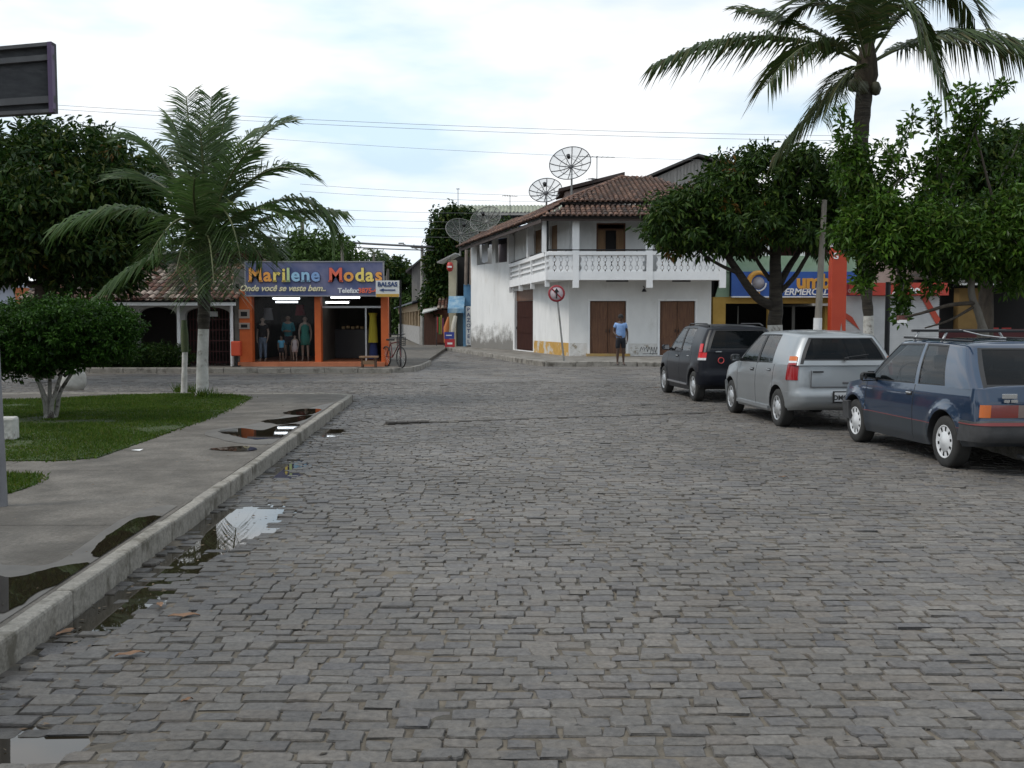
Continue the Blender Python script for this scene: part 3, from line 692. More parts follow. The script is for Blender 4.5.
a_, b_ = Vector((e0_.x, ey+.1, EZ-.1)), lf+Vector((.1, 0, -.05)); rf.prism([a_, b_, b_+Vector((0, 0, -.14)), a_+Vector((0, 0, -.14))], (.05, .03, 0))
rf.build('roof', HS)
# pinkish attic wall with lean-to sheet roof behind the tiles
at_ = MB().mat(mat('attic_plaster', (.30, .24, .22), (.38, .31, .29), scale=2, rough=.9)); Ya = 49
l_, r_ = at(565, 192, Ya), at(622, 177, Ya)
at_.prism([(l_.x, Ya, 5.8), (r_.x, Ya, 5.8), (r_.x, Ya, r_.z), (l_.x, Ya, l_.z)], (0, 3, 0))
at_.mat(mat('lean_to_sheet', (.05, .035, .032), rough=.8)); at_.prism([(l_.x-.3, Ya-.3, l_.z-.02), (r_.x+.1, Ya-.3, r_.z+.05), (r_.x+.1, Ya-.3, r_.z+.2), (l_.x-.3, Ya-.3, l_.z+.13)], (0, 3.4, 0))
at_.build('attic', HS, fixn=True)
# wall lamp
lm = MB().mat(M_IRON); lp = at(644, 290, Yf-.2); lm.tube([(lp.x, Yf, lp.z+.15), (lp.x, Yf-.25, lp.z+.12), (lp.x, Yf-.25, lp.z)], .02); lm.lathe([(0, .08), (.05, .06), (.10, -.05), (0, -.05)], (lp.x, Yf-.25, lp.z-.02), 10); lm.build('wall_lamp', HS)
gm = MB().mat(mat('graffiti_paint', (.05, .05, .05), rough=.7))
for k in range(7):
    x_ = X(640+k*2.6, Yf); gm.tube([(x_, Yf-.012, .32+.12*math.sin(k)), (x_+.06, Yf-.012, .52), (x_+.10, Yf-.012, .35+.05*math.cos(k*2))], .010, n=4)
gm.tube([(X(643, Yf), Yf-.012, .24), (X(658, Yf), Yf-.012, .25)], .010, n=4)
gm.build('graffiti', HS)
for px0, px1 in ((606, 628), (672, 690)):
    t_ = MB().mat(mat('fixture_grey', (.10, .10, .10), rough=.6)); t_.box(((X(px0, 41)+X(px1, 41))/2, 41.0, ZB0-.02), (X(px1, 41)-X(px0, 41), .12, .07)); t_.build('ceiling_batten', HS)
# washing hung in the opening
cm = MB().mat(mat('cloth_white', (.6, .62, .66), rough=.9)); P_ = []
c0 = B0+dl2*(u_on(489, B0, dl2))-inl2*.06; c1 = B0+dl2*(u_on(483, B0, dl2))-inl2*.06
for j in range(7):
    for i in range(7):
        t = i/6; p = c0.lerp(c1, t); zz = Z(243, 52)-j*.15+.04*math.sin(i*1.3); P_.append((p.x, p.y+.03*math.sin(i*2+j), zz))
cm.add(P_, [(j*7+i, j*7+i+1, (j+1)*7+i+1, (j+1)*7+i) for j in range(6) for i in range(6)], True)
tagp(cm.build('hanging_cloth'), 'white cloth hung out over the upper wall of the white corner house', 'cloth')

# ---------- mesh satellite dishes
def dish(px, py, Y, rpx, tilt, az, label, col, foot):
    c = at(px, py, Y); r = rpx/F*Y; t = thing('satellite_dish', label, 'satellite dish', (c.x, c.y+.3, foot), 0, 'mesh satellite dishes on the roofs')
    A = Matrix.Rotation(az, 4, 'Z') @ Matrix.Rotation(tilt, 4, 'X')     # axis +Z -> pointing direction
    mM = mat('dish_mesh_'+('light' if col else 'dark'), (.40, .42, .43) if col else (.10, .11, .10), rough=.6, alpha=.42 if col else .40)
    dm_ = MB().mat(mM); prof = [(r*k/7, r*.30*(k/7)**2) for k in range(1, 8)]; prof = [(.001, 0)]+prof
    dm_.lathe(prof, c, 32, A); dm_.build('reflector', t)
    rb = MB().mat(mat('dish_rib', (.06, .06, .065), rough=.6) if col else mat('dish_rib_grey', (.13, .13, .12), rough=.6))
    for k in range(12):
        a = 2*PI*k/12; rb.tube([c+A @ Vector((math.cos(a)*r*q/4, math.sin(a)*r*q/4, r*.30*(q/4)**2+.012)) for q in range(5)], .021, n=4)
    rb.tube([c+A @ Vector((math.cos(2*PI*k/32)*r, math.sin(2*PI*k/32)*r, r*.30)) for k in range(32)], .022, n=5, closed=True)
    rb.tube([c+A @ Vector((math.cos(2*PI*k/32)*r*.55, math.sin(2*PI*k/32)*r*.55, r*.30*.3)) for k in range(32)], .011, n=4, closed=True)
    rb.lathe([(0, -.02), (.10, -.02), (.10, .05), (0, .06)], c, 12, A); rb.build('rib_frame', t)
    fd = MB().mat(M_IRON); fp = c+A @ Vector((0, 0, r*.75))
    for k in range(3): a = 2*PI*k/3; fd.tube([c+A @ Vector((math.cos(a)*r*.62, math.sin(a)*r*.62, r*.115)), fp], .009, n=4)
    fd.lathe([(0, -.09), (.07, -.09), (.09, .09), (0, .09)], fp, 10, A); fd.build('feed_horn', t)
    ms = MB().mat(mat('mast_grey', (.22, .22, .21), rough=.6)); ms.tube([c-A @ Vector((0, 0, .02)), c-A @ Vector((0, 0, .2))], .05); bk = c-A @ Vector((0, 0, .2)); ms.tube([bk, (bk.x, bk.y, foot)], .045); ms.build('mast', t)
    return t
dish(571, 167, 48, 20.6, R(58), R(-14), 'largest mesh satellite dish, highest on the corner house roof', 1, 6.6)
dish(546, 193.5, 50, 16.3, R(52), R(-10), 'pale mesh satellite dish just below and left of the largest dish', 1, 6.0)
dish(461, 234, 55, 16.5, R(50), R(20), 'dark mesh satellite dish leftmost of all, over the roof end of the white house', 0, 4.9)
dish(487, 222, 53, 16, R(54), R(-22), 'dark mesh satellite dish standing in front of the blue house wall', 0, 5.2)
def antenna(px, py, Y, foot, label, w_=.9, n=5, rz=0):
    p = at(px, py, Y); t = thing('tv_antenna', label, 'antenna', (p.x, p.y, foot), 0, 'tv antennas on the roofs')
    m_ = MB().mat(M_IRON); m_.tube([(p.x, p.y, foot), (p.x, p.y, p.z+.05)], .02, n=5); m_.build('mast', t)
    e = MB().mat(M_IRON); d = Vector((math.cos(rz), math.sin(rz), 0)); s_ = Vector((-d.y, d.x, 0)); e.tube([p-d*w_/2, p+d*w_/2], .015, n=4)
    for k in range(n): q = p+d*w_*((k+.5)/n-.5); e.tube([q-s_*(.3-.03*k), q+s_*(.3-.03*k)], .011, n=4)
    e.build('boom', t)
antenna(510, 196, 66, 7.3, 'tv antenna on the roof of the blue house', 1.0, 6, R(20))
antenna(597, 157, 49, 7.0, 'tv antenna with long boom right beside the largest dish', 1.7, 7, R(8))
antenna(593, 179, 48.6, 7.0, 'short tv antenna low between largest dish and tiled ridge', .5, 4, R(30))
antenna(458, 189, 70, 6.9, 'thin mast antenna above the creeper covered house', .25, 2, 0)

# ---------- gabled timber house behind
Yg = 53
gb = thing('gabled_house', 'grey weathered plank gable house rising behind the corner house roof', 'house', (X(695, Yg), Yg, 0))
a, b, c = at(636, 184, Yg), at(697, 157, Yg), at(752, 171, Yg)
g = MB().mat(M_GREYW); g.prism([(a.x, Yg, 4), (c.x, Yg, 4), (c.x, Yg, c.z-.1), (b.x, Yg, b.z-.1), (a.x, Yg, a.z-.1)], (0, 7, 0))
for k in range(34):
    x_ = a.x+(c.x-a.x)*(k+.5)/34; zt = a.z+(b.z-a.z)*(x_-a.x)/(b.x-a.x) if x_ < b.x else b.z+(c.z-b.z)*(x_-b.x)/(c.x-b.x)
    g.box((x_, Yg-.012, (zt-.15+4)/2), (.10, .03, zt-.15-4))
g.build('wall', gb, fixn=True)
g = MB().mat(mat('roof_sheet_dark', (.045, .04, .04), (.08, .075, .07), scale=3, rough=.85)); 
g.prism([(a.x-.4, Yg-.35, a.z-.12), (b.x, Yg-.35, b.z), (b.x, Yg-.35, b.z+.12), (a.x-.4, Yg-.35, a.z)], (0, 7.6, 0)); g.prism([(b.x, Yg-.35, b.z), (c.x+.4, Yg-.35, c.z-.06), (c.x+.4, Yg-.35, c.z+.06), (b.x, Yg-.35, b.z+.12)], (0, 7.6, 0)); g.build('roof', gb, fixn=True)

# ---------- blue house far up the street with fibre-cement roof
Yb = 68
bh = thing('blue_house', 'deep blue house with greenish corrugated roof behind the dishes', 'house', (X(500, Yb), Yb, 0))
l_, r_ = X(455, Yb), X(575, Yb)
g = MB().mat(mat('blue_wall', (.020, .055, .16), (.03, .08, .21), scale=2, rough=.8)); g.box(((l_+r_)/2, Yb+3.5, 3.8), (r_-l_, 7, 7.6)); g.build('wall', bh)
g = MB().mat(mat('fibre_cement', (.20, .22, .17), (.33, .34, .27), scale=2.5, rough=.9, stain=(.10, .12, .07), sscale=2, sthr=(.5, .7)))
ez, rz_ = Z(212, Yb-.7), Z(204, Yb+2.5); n = 150; vs = []
for i in range(n+1):
    x_ = X(444, Yb)+(X(580, Yb)-X(444, Yb))*i/n; hgt = .045*math.sin(i*PI/2) ; vs += [(x_, Yb-.7, ez+hgt), (x_, Yb+3.2, rz_+hgt), (x_, Yb+7.5, ez+hgt)]
g.add(vs, [f for i in range(n) for f in ((3*i, 3*i+3, 3*i+4, 3*i+1), (3*i+1, 3*i+4, 3*i+5, 3*i+2))]); g.mat(mat('eave_grey', (.3, .29, .27), rough=.8)); g.box(((X(444, Yb)+X(580, Yb))/2, Yb-.7, ez-.12), (X(580, Yb)-X(444, Yb), .08, .16)); g.build('roof', bh)
g = MB().mat(mat('eave_grey', (.3, .29, .27), rough=.8)); g.box((X(518, Yb), Yb-.03, 6), (.12, .08, 4)); g.build('downpipe', bh)
# ---------- clothes shop on the near left corner
Ys = 33.0; SZ = .15
sh = thing('clothes_shop', 'open fronted clothes shop with orange pillars under a long painted banner', 'shop', (X(315, Ys), Ys+2, SZ))
M_OR = mat('orange_paint', (.46, .085, .016), (.54, .115, .02), scale=3, rough=.6, bump=.1)
xp = lambda p: X(p, Ys)
TOP = Z(262, Ys); SBOT = Z(296, Ys)
for a, b in ((239.5, 252), (314.6, 320.8), (381, 388)):
    m = MB().mat(M_OR); m.box(((xp(a)+xp(b))/2, Ys+.15, (SZ+SBOT)/2+.1), (xp(b)-xp(a), .32, SBOT-SZ+.2)); m.build('pillar', sh)
m = MB().mat(mat('shop_wall', (.09, .08, .07), (.13, .12, .10), scale=2, rough=.9))
m.box((xp(237), Ys+3.0, 1.6), (.16, 6, 3.2)); m.slab([(xp(386), Ys+.3), (xp(388.3), Ys+.3), (X(389, Ys+5.9), Ys+5.9), (X(386.5, Ys+5.9), Ys+5.9)], .1, 3.2); m.box(((xp(237)+X(388, Ys+5.9))/2, Ys+5.9, 1.6), (X(388, Ys+5.9)-xp(237), .16, 3.2))
m.box((xp(317), Ys+2.2, 1.5), (.1, 3.6, 2.7)); m.build('wall', sh)
m = MB().mat(mat('shop_roof', (.12, .11, .10), rough=.9)); m.slab([(xp(236), Ys), (xp(388), Ys), (X(388.5, Ys+6), Ys+6), (xp(236), Ys+6)], SBOT+.23, SBOT+.37); m.build('roof', sh)
m = MB().mat(mat('orange_tile_floor', (.40, .13, .06), (.48, .17, .08), scale=5, rough=.5)); m.slab([(xp(237)+.05, Ys-.25), (xp(387)-.05, Ys-.25), (X(386, Ys+5.6), Ys+5.6), (xp(237)+.05, Ys+5.6)], SZ-.02, SZ+.12); m.build('floor', sh)
# banner
bx0, bx1 = xp(247.6), xp(384.5); Ybn = Ys-.16
m = MB().mat(mat('banner_blue', (.05, .075, .19), (.17, .17, .27), scale=1.1, rough=.55, detail=3)); m.box(((bx0+bx1)/2, Ybn, (TOP+SBOT)/2), (bx1-bx0, .10, TOP-SBOT))
m.mat(mat('banner_frame', (.25, .25, .27), rough=.6))
for zz in (TOP, SBOT): m.box(((bx0+bx1)/2, Ybn, zz), (bx1-bx0+.05, .13, .035))
for xx in (bx0, bx1): m.box((xx, Ybn, (TOP+SBOT)/2), (.035, .13, TOP-SBOT))
bn = m.build('banner', sh)
def serif_word(mb, word, x0, zc, size, cols, y, outline, widths=None):
    """bold slab lettering: each letter with a darker outline and serifs"""
    x_ = x0
    for i, ch in enumerate(word):
        vs, fs = text_mesh(ch, size, depth=.008, font_off=size*.030)
        xs = [v.x for v in vs]; w_ = max(xs)-min(xs)
        for k, (mm, off, dep, yy) in enumerate(((outline, size*.062, .006, y), (None, size*.028, .006, y-.016))):
            vs, fs = text_mesh(ch, size, depth=dep, font_off=off); xm = (max(v.x for v in vs)+min(v.x for v in vs))/2
            mt = mm or cols[i]
            mb.mat(mt).add([Vector((x_+w_/2+(v.x-xm), yy, zc+v.y)) for v in vs] if False else [Vector((x_+w_/2+(v.x-xm), yy-v.z, zc+v.y)) for v in vs], fs, False)
            if ch in 'Mrilnd':      # slab serifs on the stems
                sw = size*.16; st = size*.075; zb = zc-size*.35
                xsft = {'M': (-.42, .42), 'r': (-.3,), 'i': (0,), 'l': (0,), 'n': (-.36, .36), 'd': (.40,)}[ch]
                for q in xsft:
                    mb.box((x_+w_/2+q*w_, yy-.0, zb+st/2-(0 if k else .012)), (sw*1.25+(0 if k else .03), .012, st+(0 if k else .024)))
        x_ += w_+size*.085
    return x_
C_ = lambda n, c: mat('letter_'+n, c, rough=.5)
co, cy_, cg, cb_, cdb, cr_ = C_('orange', (.78, .34, .07)), C_('yellow', (.82, .64, .16)), C_('green', (.50, .62, .30)), C_('sky', (.30, .52, .70)), C_('blue', (.22, .36, .62)), C_('red', (.72, .14, .08))
cw = C_('white', (.75, .75, .75)); ck = C_('outline', (.06, .06, .15)); clb = C_('pale_blue', (.45, .55, .72))
lt = MB(); zt = Z(275.5, Ybn); sz = .575
serif_word(lt, 'Marilene', xp(251.5), zt, sz, [co, co, cy_, cy_, cg, cb_, cb_, cdb], Ybn-.07, ck)
x_end = serif_word(lt, 'Modas', xp(331), zt, sz, [cr_, co, cy_, cy_, co], Ybn-.07, ck)
lt.build('lettering', bn)
lt = MB(); add_text(lt, 'Onde você se veste bem..', (xp(284.5), Ybn-.075, Z(288.5, Ybn)), .262, mat('script_cream', (.72, .66, .42), rough=.5), shear=.35, depth=.006, font_off=.006, spacing=.98)
lt.build('slogan', bn)
lt = MB(); add_text(lt, 'Telefax:', (xp(350), Ybn-.075, Z(290.8, Ybn)), .21, cw, depth=.006, font_off=.006); add_text(lt, '3875-4', (xp(369), Ybn-.075, Z(290.8, Ybn)), .21, cr_, depth=.006, font_off=.008); lt.build('phone_number', bn)
# tubes
for a, b, py, yo in ((273, 300, 298.5, .5), (276, 298, 302, 1.2), (331, 360, 297.5, .5), (325.5, 349, 302.5, 1.3)):
    Yt = Ys+yo; m = MB().mat(mat('tube_light', (.8, .8, .8), rough=.5, emit=((.85, .93, 1), 3.0))); zz = Z(py, Yt); m.tube([(X(a, Yt), Yt, zz), (X(b, Yt), Yt, zz)], .028)
    t_ = m.build('fluorescent_tube', sh); m = MB().mat(mat('fixture_white', (.6, .6, .6), rough=.6)); m.box(((X(a, Yt)+X(b, Yt))/2, Yt, zz+.05), (X(b, Yt)-X(a, Yt)+.08, .08, .04)); m.build('fixture', t_)
m = MB().mat(mat('aluminium', (.45, .46, .47), rough=.4, metal=.6)); zr = Z(307, Ys+.3); m.box(((xp(320)+xp(381))/2, Ys+.3, zr), (xp(381)-xp(321), .06, .06)); m.box((xp(364.6), Ys+.3, (zr+SZ+.12)/2), (.05, .05, zr-SZ-.12)); m.build('door_frame', sh)
gl = mat('shop_glass', (.02, .025, .03), rough=.02, alpha=.10)
m = MB().mat(gl); m.box(((xp(253)+xp(314))/2, Ys+.22, (SZ+.12+SBOT)/2), (xp(314)-xp(253), .012, SBOT-SZ-.12)); m.build('shop_window', sh)
for zc, h_ in ((Z(314, Ys-.01), .28), (Z(326, Ys-.01), .2)):
    m = MB().mat(mat('meter_box', (.30, .24, .20), rough=.6)); m.box((xp(244.5), Ys-.03, zc), (.34, .05, h_), bev=.01); m.mat(M_DARK); m.box((xp(244.5), Ys-.058, zc), (.2, .012, h_*.5)); m.build('meter_box', sh)
# counter, shelf with goods, hung yellow dress
ct = thing('counter', 'dark glass counter at the back of the open shop doorway', 'counter', (xp(333), Ys+3.3, SZ+.12))
m = MB().mat(mat('counter_dark', (.05, .05, .055), rough=.3)); m.box((xp(333), Ys+3.3, SZ+.12+.5), (1.5, .5, 1.0), bev=.02); m.build('body', ct)
for k in range(5):
    m = MB().mat(mat('counter_goods', (.5, .25, .08), (.6, .5, .3), scale=2, rough=.5)); m.box((xp(327)+.16*k, Ys+3.2, SZ+.12+1.05+.02*(k % 2)), (.11, .1, .10), bev=.02)
    tagp(m.build('packet'), ['leftmost', 'second from left', 'middle', 'second from right', 'rightmost'][k]+' small tan packet on the shop counter', 'packet', 'small packets on the shop counter')
def garment(px, py, Y, w_, h_, col, label, cat='dress', hem=1.25):
    p = at(px, py, Y); m = MB().mat(mat('cloth_%s' % label.split()[0], col, rough=.9)); n = 9; vs = []
    for j in range(n):
        t = j/(n-1); hw = w_*(.5 if t < .12 else .34+.16*hem*t)
        for k in range(12):
            a = 2*PI*k/12; vs.append((p.x+hw*math.cos(a), Y+.10*math.sin(a)*(1+.25*math.sin(5*a+j)), p.z-h_*t))
    m.add(vs, [(j*12+k, j*12+(k+1) % 12, (j+1)*12+(k+1) % 12, (j+1)*12+k) for j in range(n-1) for k in range(12)], True)
    m.mat(M_IRON).tube([(p.x-w_*.4, Y, p.z-.01), (p.x, Y, p.z+.08), (p.x+w_*.4, Y, p.z-.01)], .008, n=4); m.tube([(p.x, Y, p.z+.08), (p.x, Y, p.z+.16)], .006, n=4)
    return tagp(m.build(cat.replace(' ', '_')), label, cat)
garment(373, 313, Ys+.9, .30, .95, (.45, .40, .04), 'yellow dress hanging at the right side of the shop doorway')
garment(373.5, 342, Ys+1.0, .30, .55, (.03, .05, .16), 'navy skirt hanging below the yellow dress', 'skirt')
garment(300, 305, Ys+2.2, .34, .35, (.20, .03, .04), 'maroon blouse on a hanger behind the mannequins', 'blouse')
garment(268, 308, Ys+2.0, .34, .4, (.28, .28, .30), 'grey shirt on a hanger above the dark topped mannequin', 'shirt')
# BALSAS sign on its post
t = thing('direction_sign', 'small white ferry direction sign with a left arrow at the shop corner', 'sign', (X(400, 32.6), 32.7, .14))
Yq = 32.6; m = MB().mat(mat('sign_white', (.62, .63, .62), rough=.5)); a, b = at(375.8, 280.5, Yq), at(399.4, 297, Yq); cz = (a.z+b.z)/2; m.box(((a.x+b.x)/2, Yq, cz), (b.x-a.x, .04, a.z-b.z)); 
m.mat(mat('sign_amber', (.50, .30, .05), rough=.5)); m.box(((a.x+b.x)/2, Yq-.022, b.z+.05), (b.x-a.x-.02, .01, .09)); pn = m.build('panel', t)
m = MB(); nav = mat('sign_navy', (.03, .06, .16), rough=.5); add_text(m, 'BALSAS', ((a.x+b.x)/2, Yq-.03, cz+.13), .185, nav, depth=.004, font_off=.008); 
ax, az_ = (a.x+b.x)/2, cz-.04; m.mat(nav).prism([(ax-.26, Yq-.024, az_), (ax-.12, Yq-.024, az_+.055), (ax-.12, Yq-.024, az_+.02), (ax+.24, Yq-.024, az_+.02), (ax+.24, Yq-.024, az_-.02), (ax-.12, Yq-.024, az_-.02), (ax-.12, Yq-.024, az_-.055)], (0, -.008, 0)); m.build('lettering', pn, fixn=False)
m = MB().mat(M_IRON); m.tube([(b.x+.02, Yq+.06, .14), (b.x+.02, Yq+.06, a.z+.02)], .035); m.build('post', t)
# orange rubbish bin on the wall end
t = thing('litter_bin', 'orange box bin on a stand against the orange shop pillar', 'bin', (X(236.5, 32.7), 32.7, .14))
m = MB().mat(mat('bin_orange', (.50, .06, .02), rough=.5)); p = at(236.5, 341.5, 32.7); m.box((p.x, 32.7, p.z-.22), (.30, .26, .46), bev=.03); m.build('body', t)
m = MB().mat(M_IRON); m.tube([(p.x, 32.7, .14), (p.x, 32.7, p.z-.4)], .03); m.box((p.x, 32.7, .16), (.22, .22, .03)); m.build('stand', t)
# wooden crate stool by the pillar
t = thing('wooden_stool', 'low brown wooden box stool beside the right shop pillar', 'stool', (X(369, 32.0), 32.0, .14))
p = at(369, 356, 32.0); hz_ = p.z
m = MB().mat(mat('crate_wood', (.16, .09, .05), (.26, .16, .09), scale=4, rough=.8, stretch=(1, 1, 6))); m.box((p.x, 32.0, hz_-.03), (.56, .34, .06), bev=.01); m.build('top', t)
for sx in (-1, 1): m = MB().mat(mat('crate_dark', (.09, .05, .03), rough=.8)); m.box((p.x+sx*.2, 32.0, (.14+hz_-.06)/2), (.05, .28, hz_-.06-.14)); m.build('side', t)
m = MB().mat(mat('crate_wood')  if False else MATS['crate_wood']); m.box((p.x, 31.87, .30), (.34, .02, .12)); m.build('apron', t)
# ---------- house with the arched porch
Yh = 33.2
ph = thing('porch_house', 'low house with white arched porch and mossy clay tile roof', 'house', (X(160, Yh), Yh+2, .14))
M_PW = mat('porch_plaster', (.34, .33, .31), (.44, .43, .41), scale=2, rough=.85, stain=(.22, .21, .19), sscale=1.5, sthr=(.55, .75))
xh = lambda p: X(p, Yh); EVH = Z(301, Yh); m = MB().mat(M_PW)
arches = [(xh(90), xh(130)), (xh(139.5), xh(177.5)), (xh(186), xh(231.5))]
xl, xr = xh(50), xh(234.5); zs_ = Z(316, Yh); ztop = Z(307, Yh)
prev = xl
for a, b in arches:
    m.box(((prev+a)/2, Yh, (.1+EVH)/2), (a-prev, .22, EVH-.1)); prev = b
    n = 12; c = (a+b)/2; r_ = (b-a)/2
    for k in range(n):
        a0, a1 = PI-PI*k/n, PI-PI*(k+1)/n; p0 = (c+r_*math.cos(a0), zs_+(ztop-zs_)*math.sin(a0)**.8 if math.sin(a0) > 0 else zs_); p1 = (c+r_*math.cos(a1), zs_+(ztop-zs_)*max(math.sin(a1), 0)**.8)
        m.prism([(p0[0], Yh-.11, p0[1]), (p1[0], Yh-.11, p1[1]), (p1[0], Yh-.11, EVH), (p0[0], Yh-.11, EVH)], (0, .22, 0))
m.box(((prev+xr)/2, Yh, (.1+EVH)/2), (xr-prev, .22, EVH-.1)); m.build('porch_wall', ph, fixn=True)
m = MB().mat(mat('porch_back', (.035, .028, .026), rough=.9)); m.box(((xl+xr)/2, Yh+2.2, 1.4), (xr-xl, .2, 2.8)); m.box((xr-.1, Yh+1.2, 1.4), (.15, 2.1, 2.6)); m.box(((xl+xr)/2, Yh+1.2, EVH+.02), (xr-xl, 2.4, .08)); m.box((xl+.1, Yh+1.2, 1.4), (.15, 2.1, 2.6)); m.build('wall', ph)
m = MB().mat(mat('grille_red', (.06, .012, .012), rough=.6)); a, b = arches[2]
for k in range(14): x_ = a+(b-a)*(k+.5)/14; m.box((x_, Yh+.25, 1.1), (.02, .02, 1.9))
for k in range(6): m.box(((a+b)/2, Yh+.25, .25+k*.34), (b-a, .025, .03))
m.build('gate', ph)
m = MB().mat(mat('paper_white', (.5, .5, .5), rough=.7)); p = at(213, 314, Yh+.2); m.box((p.x, Yh+.2, p.z), (.30, .02, .16)); m.build('notice', ph)
for i_, (xx) in enumerate((xh(181), xh(233.5))):
    m = MB().mat(M_WTRIM); m.tube([(xx, Yh-.25, .14), (xx, Yh-.25, EVH)], .05); m.build('post', ph)
m = MB(); 
M_TMOSS = mat('terracotta_mossy', (.7, .7, .7), (1.15, 1.1, 1.05), scale=1.5, rough=.95, bump=.3, island=[(.055, .028, .02), (.13, .055, .035), (.03, .022, .018), (.34, .28, .24), (.09, .04, .028), (.16, .07, .045)])
rb_, rt = Z(300, Yh-.7), Z(262, Yh+3.2)
tile_slope(m, [(xh(30), Yh-.7, rb_), (xh(241), Yh-.7, rb_), (xh(241), Yh+3.2, rt), (xh(30), Yh+3.2, rt)], m=M_TMOSS); tile_slope(m, [(xh(241), Yh+7, rb_), (xh(30), Yh+7, rb_), (xh(30), Yh+3.2, rt), (xh(241), Yh+3.2, rt)], m=M_TMOSS, tl=1.2)
ridge(m, (xh(30), Yh+3.2, rt), (xh(241), Yh+3.2, rt), m=M_TMOSS); m.mat(M_WTRIM).box(((xh(30)+xh(241))/2, Yh-.62, rb_-.12), (xh(241)-xh(30), .06, .10)); m.build('roof', ph)
# pale house with an orange corner far left
t = thing('pale_house', 'pale grey house end with orange corner post at far left', 'house', (X(2, 44), 45, 0))
m = MB().mat(mat('pale_wall', (.36, .39, .46), rough=.85)); a, b = X(-120, 44), X(15, 44); m.box(((a+b)/2, 46, Z(283, 44)/2), (b-a, 4, Z(283, 44))); m.build('wall', t)
m = MB().mat(mat('orange_dull', (.34, .11, .04), rough=.8)); m.box((X(22, 43.8), 43.9, Z(288, 44)/2), (.42, .4, Z(288, 44))); m.build('corner_post', t)
m = MB(); tile_slope(m, [(a-.4, 43.6, Z(284, 44)), (b+.3, 43.6, Z(284, 44)), (b+.3, 46, Z(284, 44)+1), (a-.4, 46, Z(284, 44)+1)]); m.build('roof', t)

# ---------- far street, right-hand side (beyond the white house)
t = thing('blue_shop', 'narrow blue and cream shopfront with small blue awning up the street', 'shop', (X(460, 57), 58, .1))
Y7 = 56.5; q = lambda p: X(p, Y7); zz = lambda p: Z(p, Y7)
m = MB().mat(mat('cream_wall', (.42, .38, .27), (.50, .46, .34), scale=2, rough=.85)); m.box((q(452.4), Y7+1, (zz(260)+.1)/2), (q(456)-q(448.6), 2, zz(260)-.1)); m.build('wall', t)
m = MB().mat(mat('sky_blue_paint', (.09, .22, .38), (.14, .30, .46), scale=3, rough=.7)); m.box((q(469), Y7+.5, (zz(284)+zz(306))/2), (q(474.5)-q(464), 1.2, zz(284)-zz(306))); m.box((q(464.7), Y7+.5, 1.1), (q(466.5)-q(463), 1, 2.3)); m.box((q(472.6), Y7+.5, 1.1), (q(473.8)-q(471.6), 1, 2.3)); m.build('wall_panel', t)
m = MB().mat(mat('grey_blue', (.16, .20, .22), rough=.8)); m.box((q(460), Y7+.7, 1.3), (q(463)-q(457), .6, 2.4)); m.build('door', t)
m = MB().mat(M_DARK); m.box((q(461), Y7+1.6, 2.6), (q(475)-q(449), .6, 4.8)); m.build('opening', t)
m = MB().mat(mat('awning_blue', (.06, .20, .36), (.30, .42, .50), scale=3, rough=.8)); a, b = q(449), q(465); m.prism([(a, Y7-1.1, zz(309)), (b, Y7-1.1, zz(309)), (b, Y7-.02, zz(297)), (a, Y7-.02, zz(297))], (0, .02, .05)); m.prism([(a, Y7-1.1, zz(309)-.22), (b, Y7-1.1, zz(309)-.22), (b, Y7-1.1, zz(309)), (a, Y7-1.1, zz(309))], (0, .02, 0)); m.build('awning', t, fixn=True)
m = MB().mat(mat('canopy_grey', (.45, .45, .43), rough=.7)); a, b = at(437, 263, Y7-1), at(455, 254, Y7); m.prism([a, b, b+Vector((0, 0, .07)), a+Vector((0, 0, .07))], (.25, 1.2, 0)); m.build('canopy', t, fixn=True)
for px in (466, 471): 
    m = MB().mat(mat('weathered_post', (.16, .13, .11), (.24, .20, .17), scale=3, rough=.9)); m.tube([(q(px), Y7-.2, zz(285)), (q(px)+.05, Y7-.2, zz(250))], .09); m.build('post', t)
m = MB().mat(M_DARK); 
m = MB().mat(C_('lantern_red', (.40, .03, .02))); p = at(450, 267, Y7-.9); m.lathe([(0, .26), (.12, .24), (.17, .08), (.17, -.08), (.12, -.20), (0, -.26)], p, 12); m.mat(cw).box((p.x, p.y-.245, p.z), (.22, .02, .09)); m.mat(M_IRON).tube([p+Vector((0, 0, .25)), p+Vector((0, .2, .52))], .02)
tagp(m.build('round_lantern'), 'round red hanging lantern sign under the grey canopy', 'lantern')
t = thing('vertical_sign', 'narrow white vertical sign with dark letters beside the white house', 'sign', (q(469), Y7-.6, .15)); 
m = MB().mat(MATS['sign_white']); a, b = zz(306.5), zz(345); m.box((q(469), Y7-.6, (a+b)/2), (q(471.6)-q(466.4), .08, a-b)); pn = m.build('panel', t)
m = MB()
for k, ch in enumerate('PAZOTEL'): add_text(m, ch, (q(469), Y7-.645, a-.17-k*.285), .27, nav, depth=.003, font_off=.006)
m.build('lettering', pn)
t = thing('poster_board', 'blue and red advertising board standing outside the far shops', 'board', (q(449), Y7-2.3, .1)); 
Yp = Y7-2.3; a, b = at(444.3, 332, Yp), at(454.3, 347, Yp); b.z = .16
m = MB().mat(C_('poster_blue', (.03, .05, .28))); m.box(((a.x+b.x)/2, Yp, a.z-(a.z-b.z)*.22), (b.x-a.x, .04, (a.z-b.z)*.44)); m.mat(cw).box(((a.x+b.x)/2-.02, Yp-.022, a.z-.17), (.3, .01, .05)); m.build('panel', t)
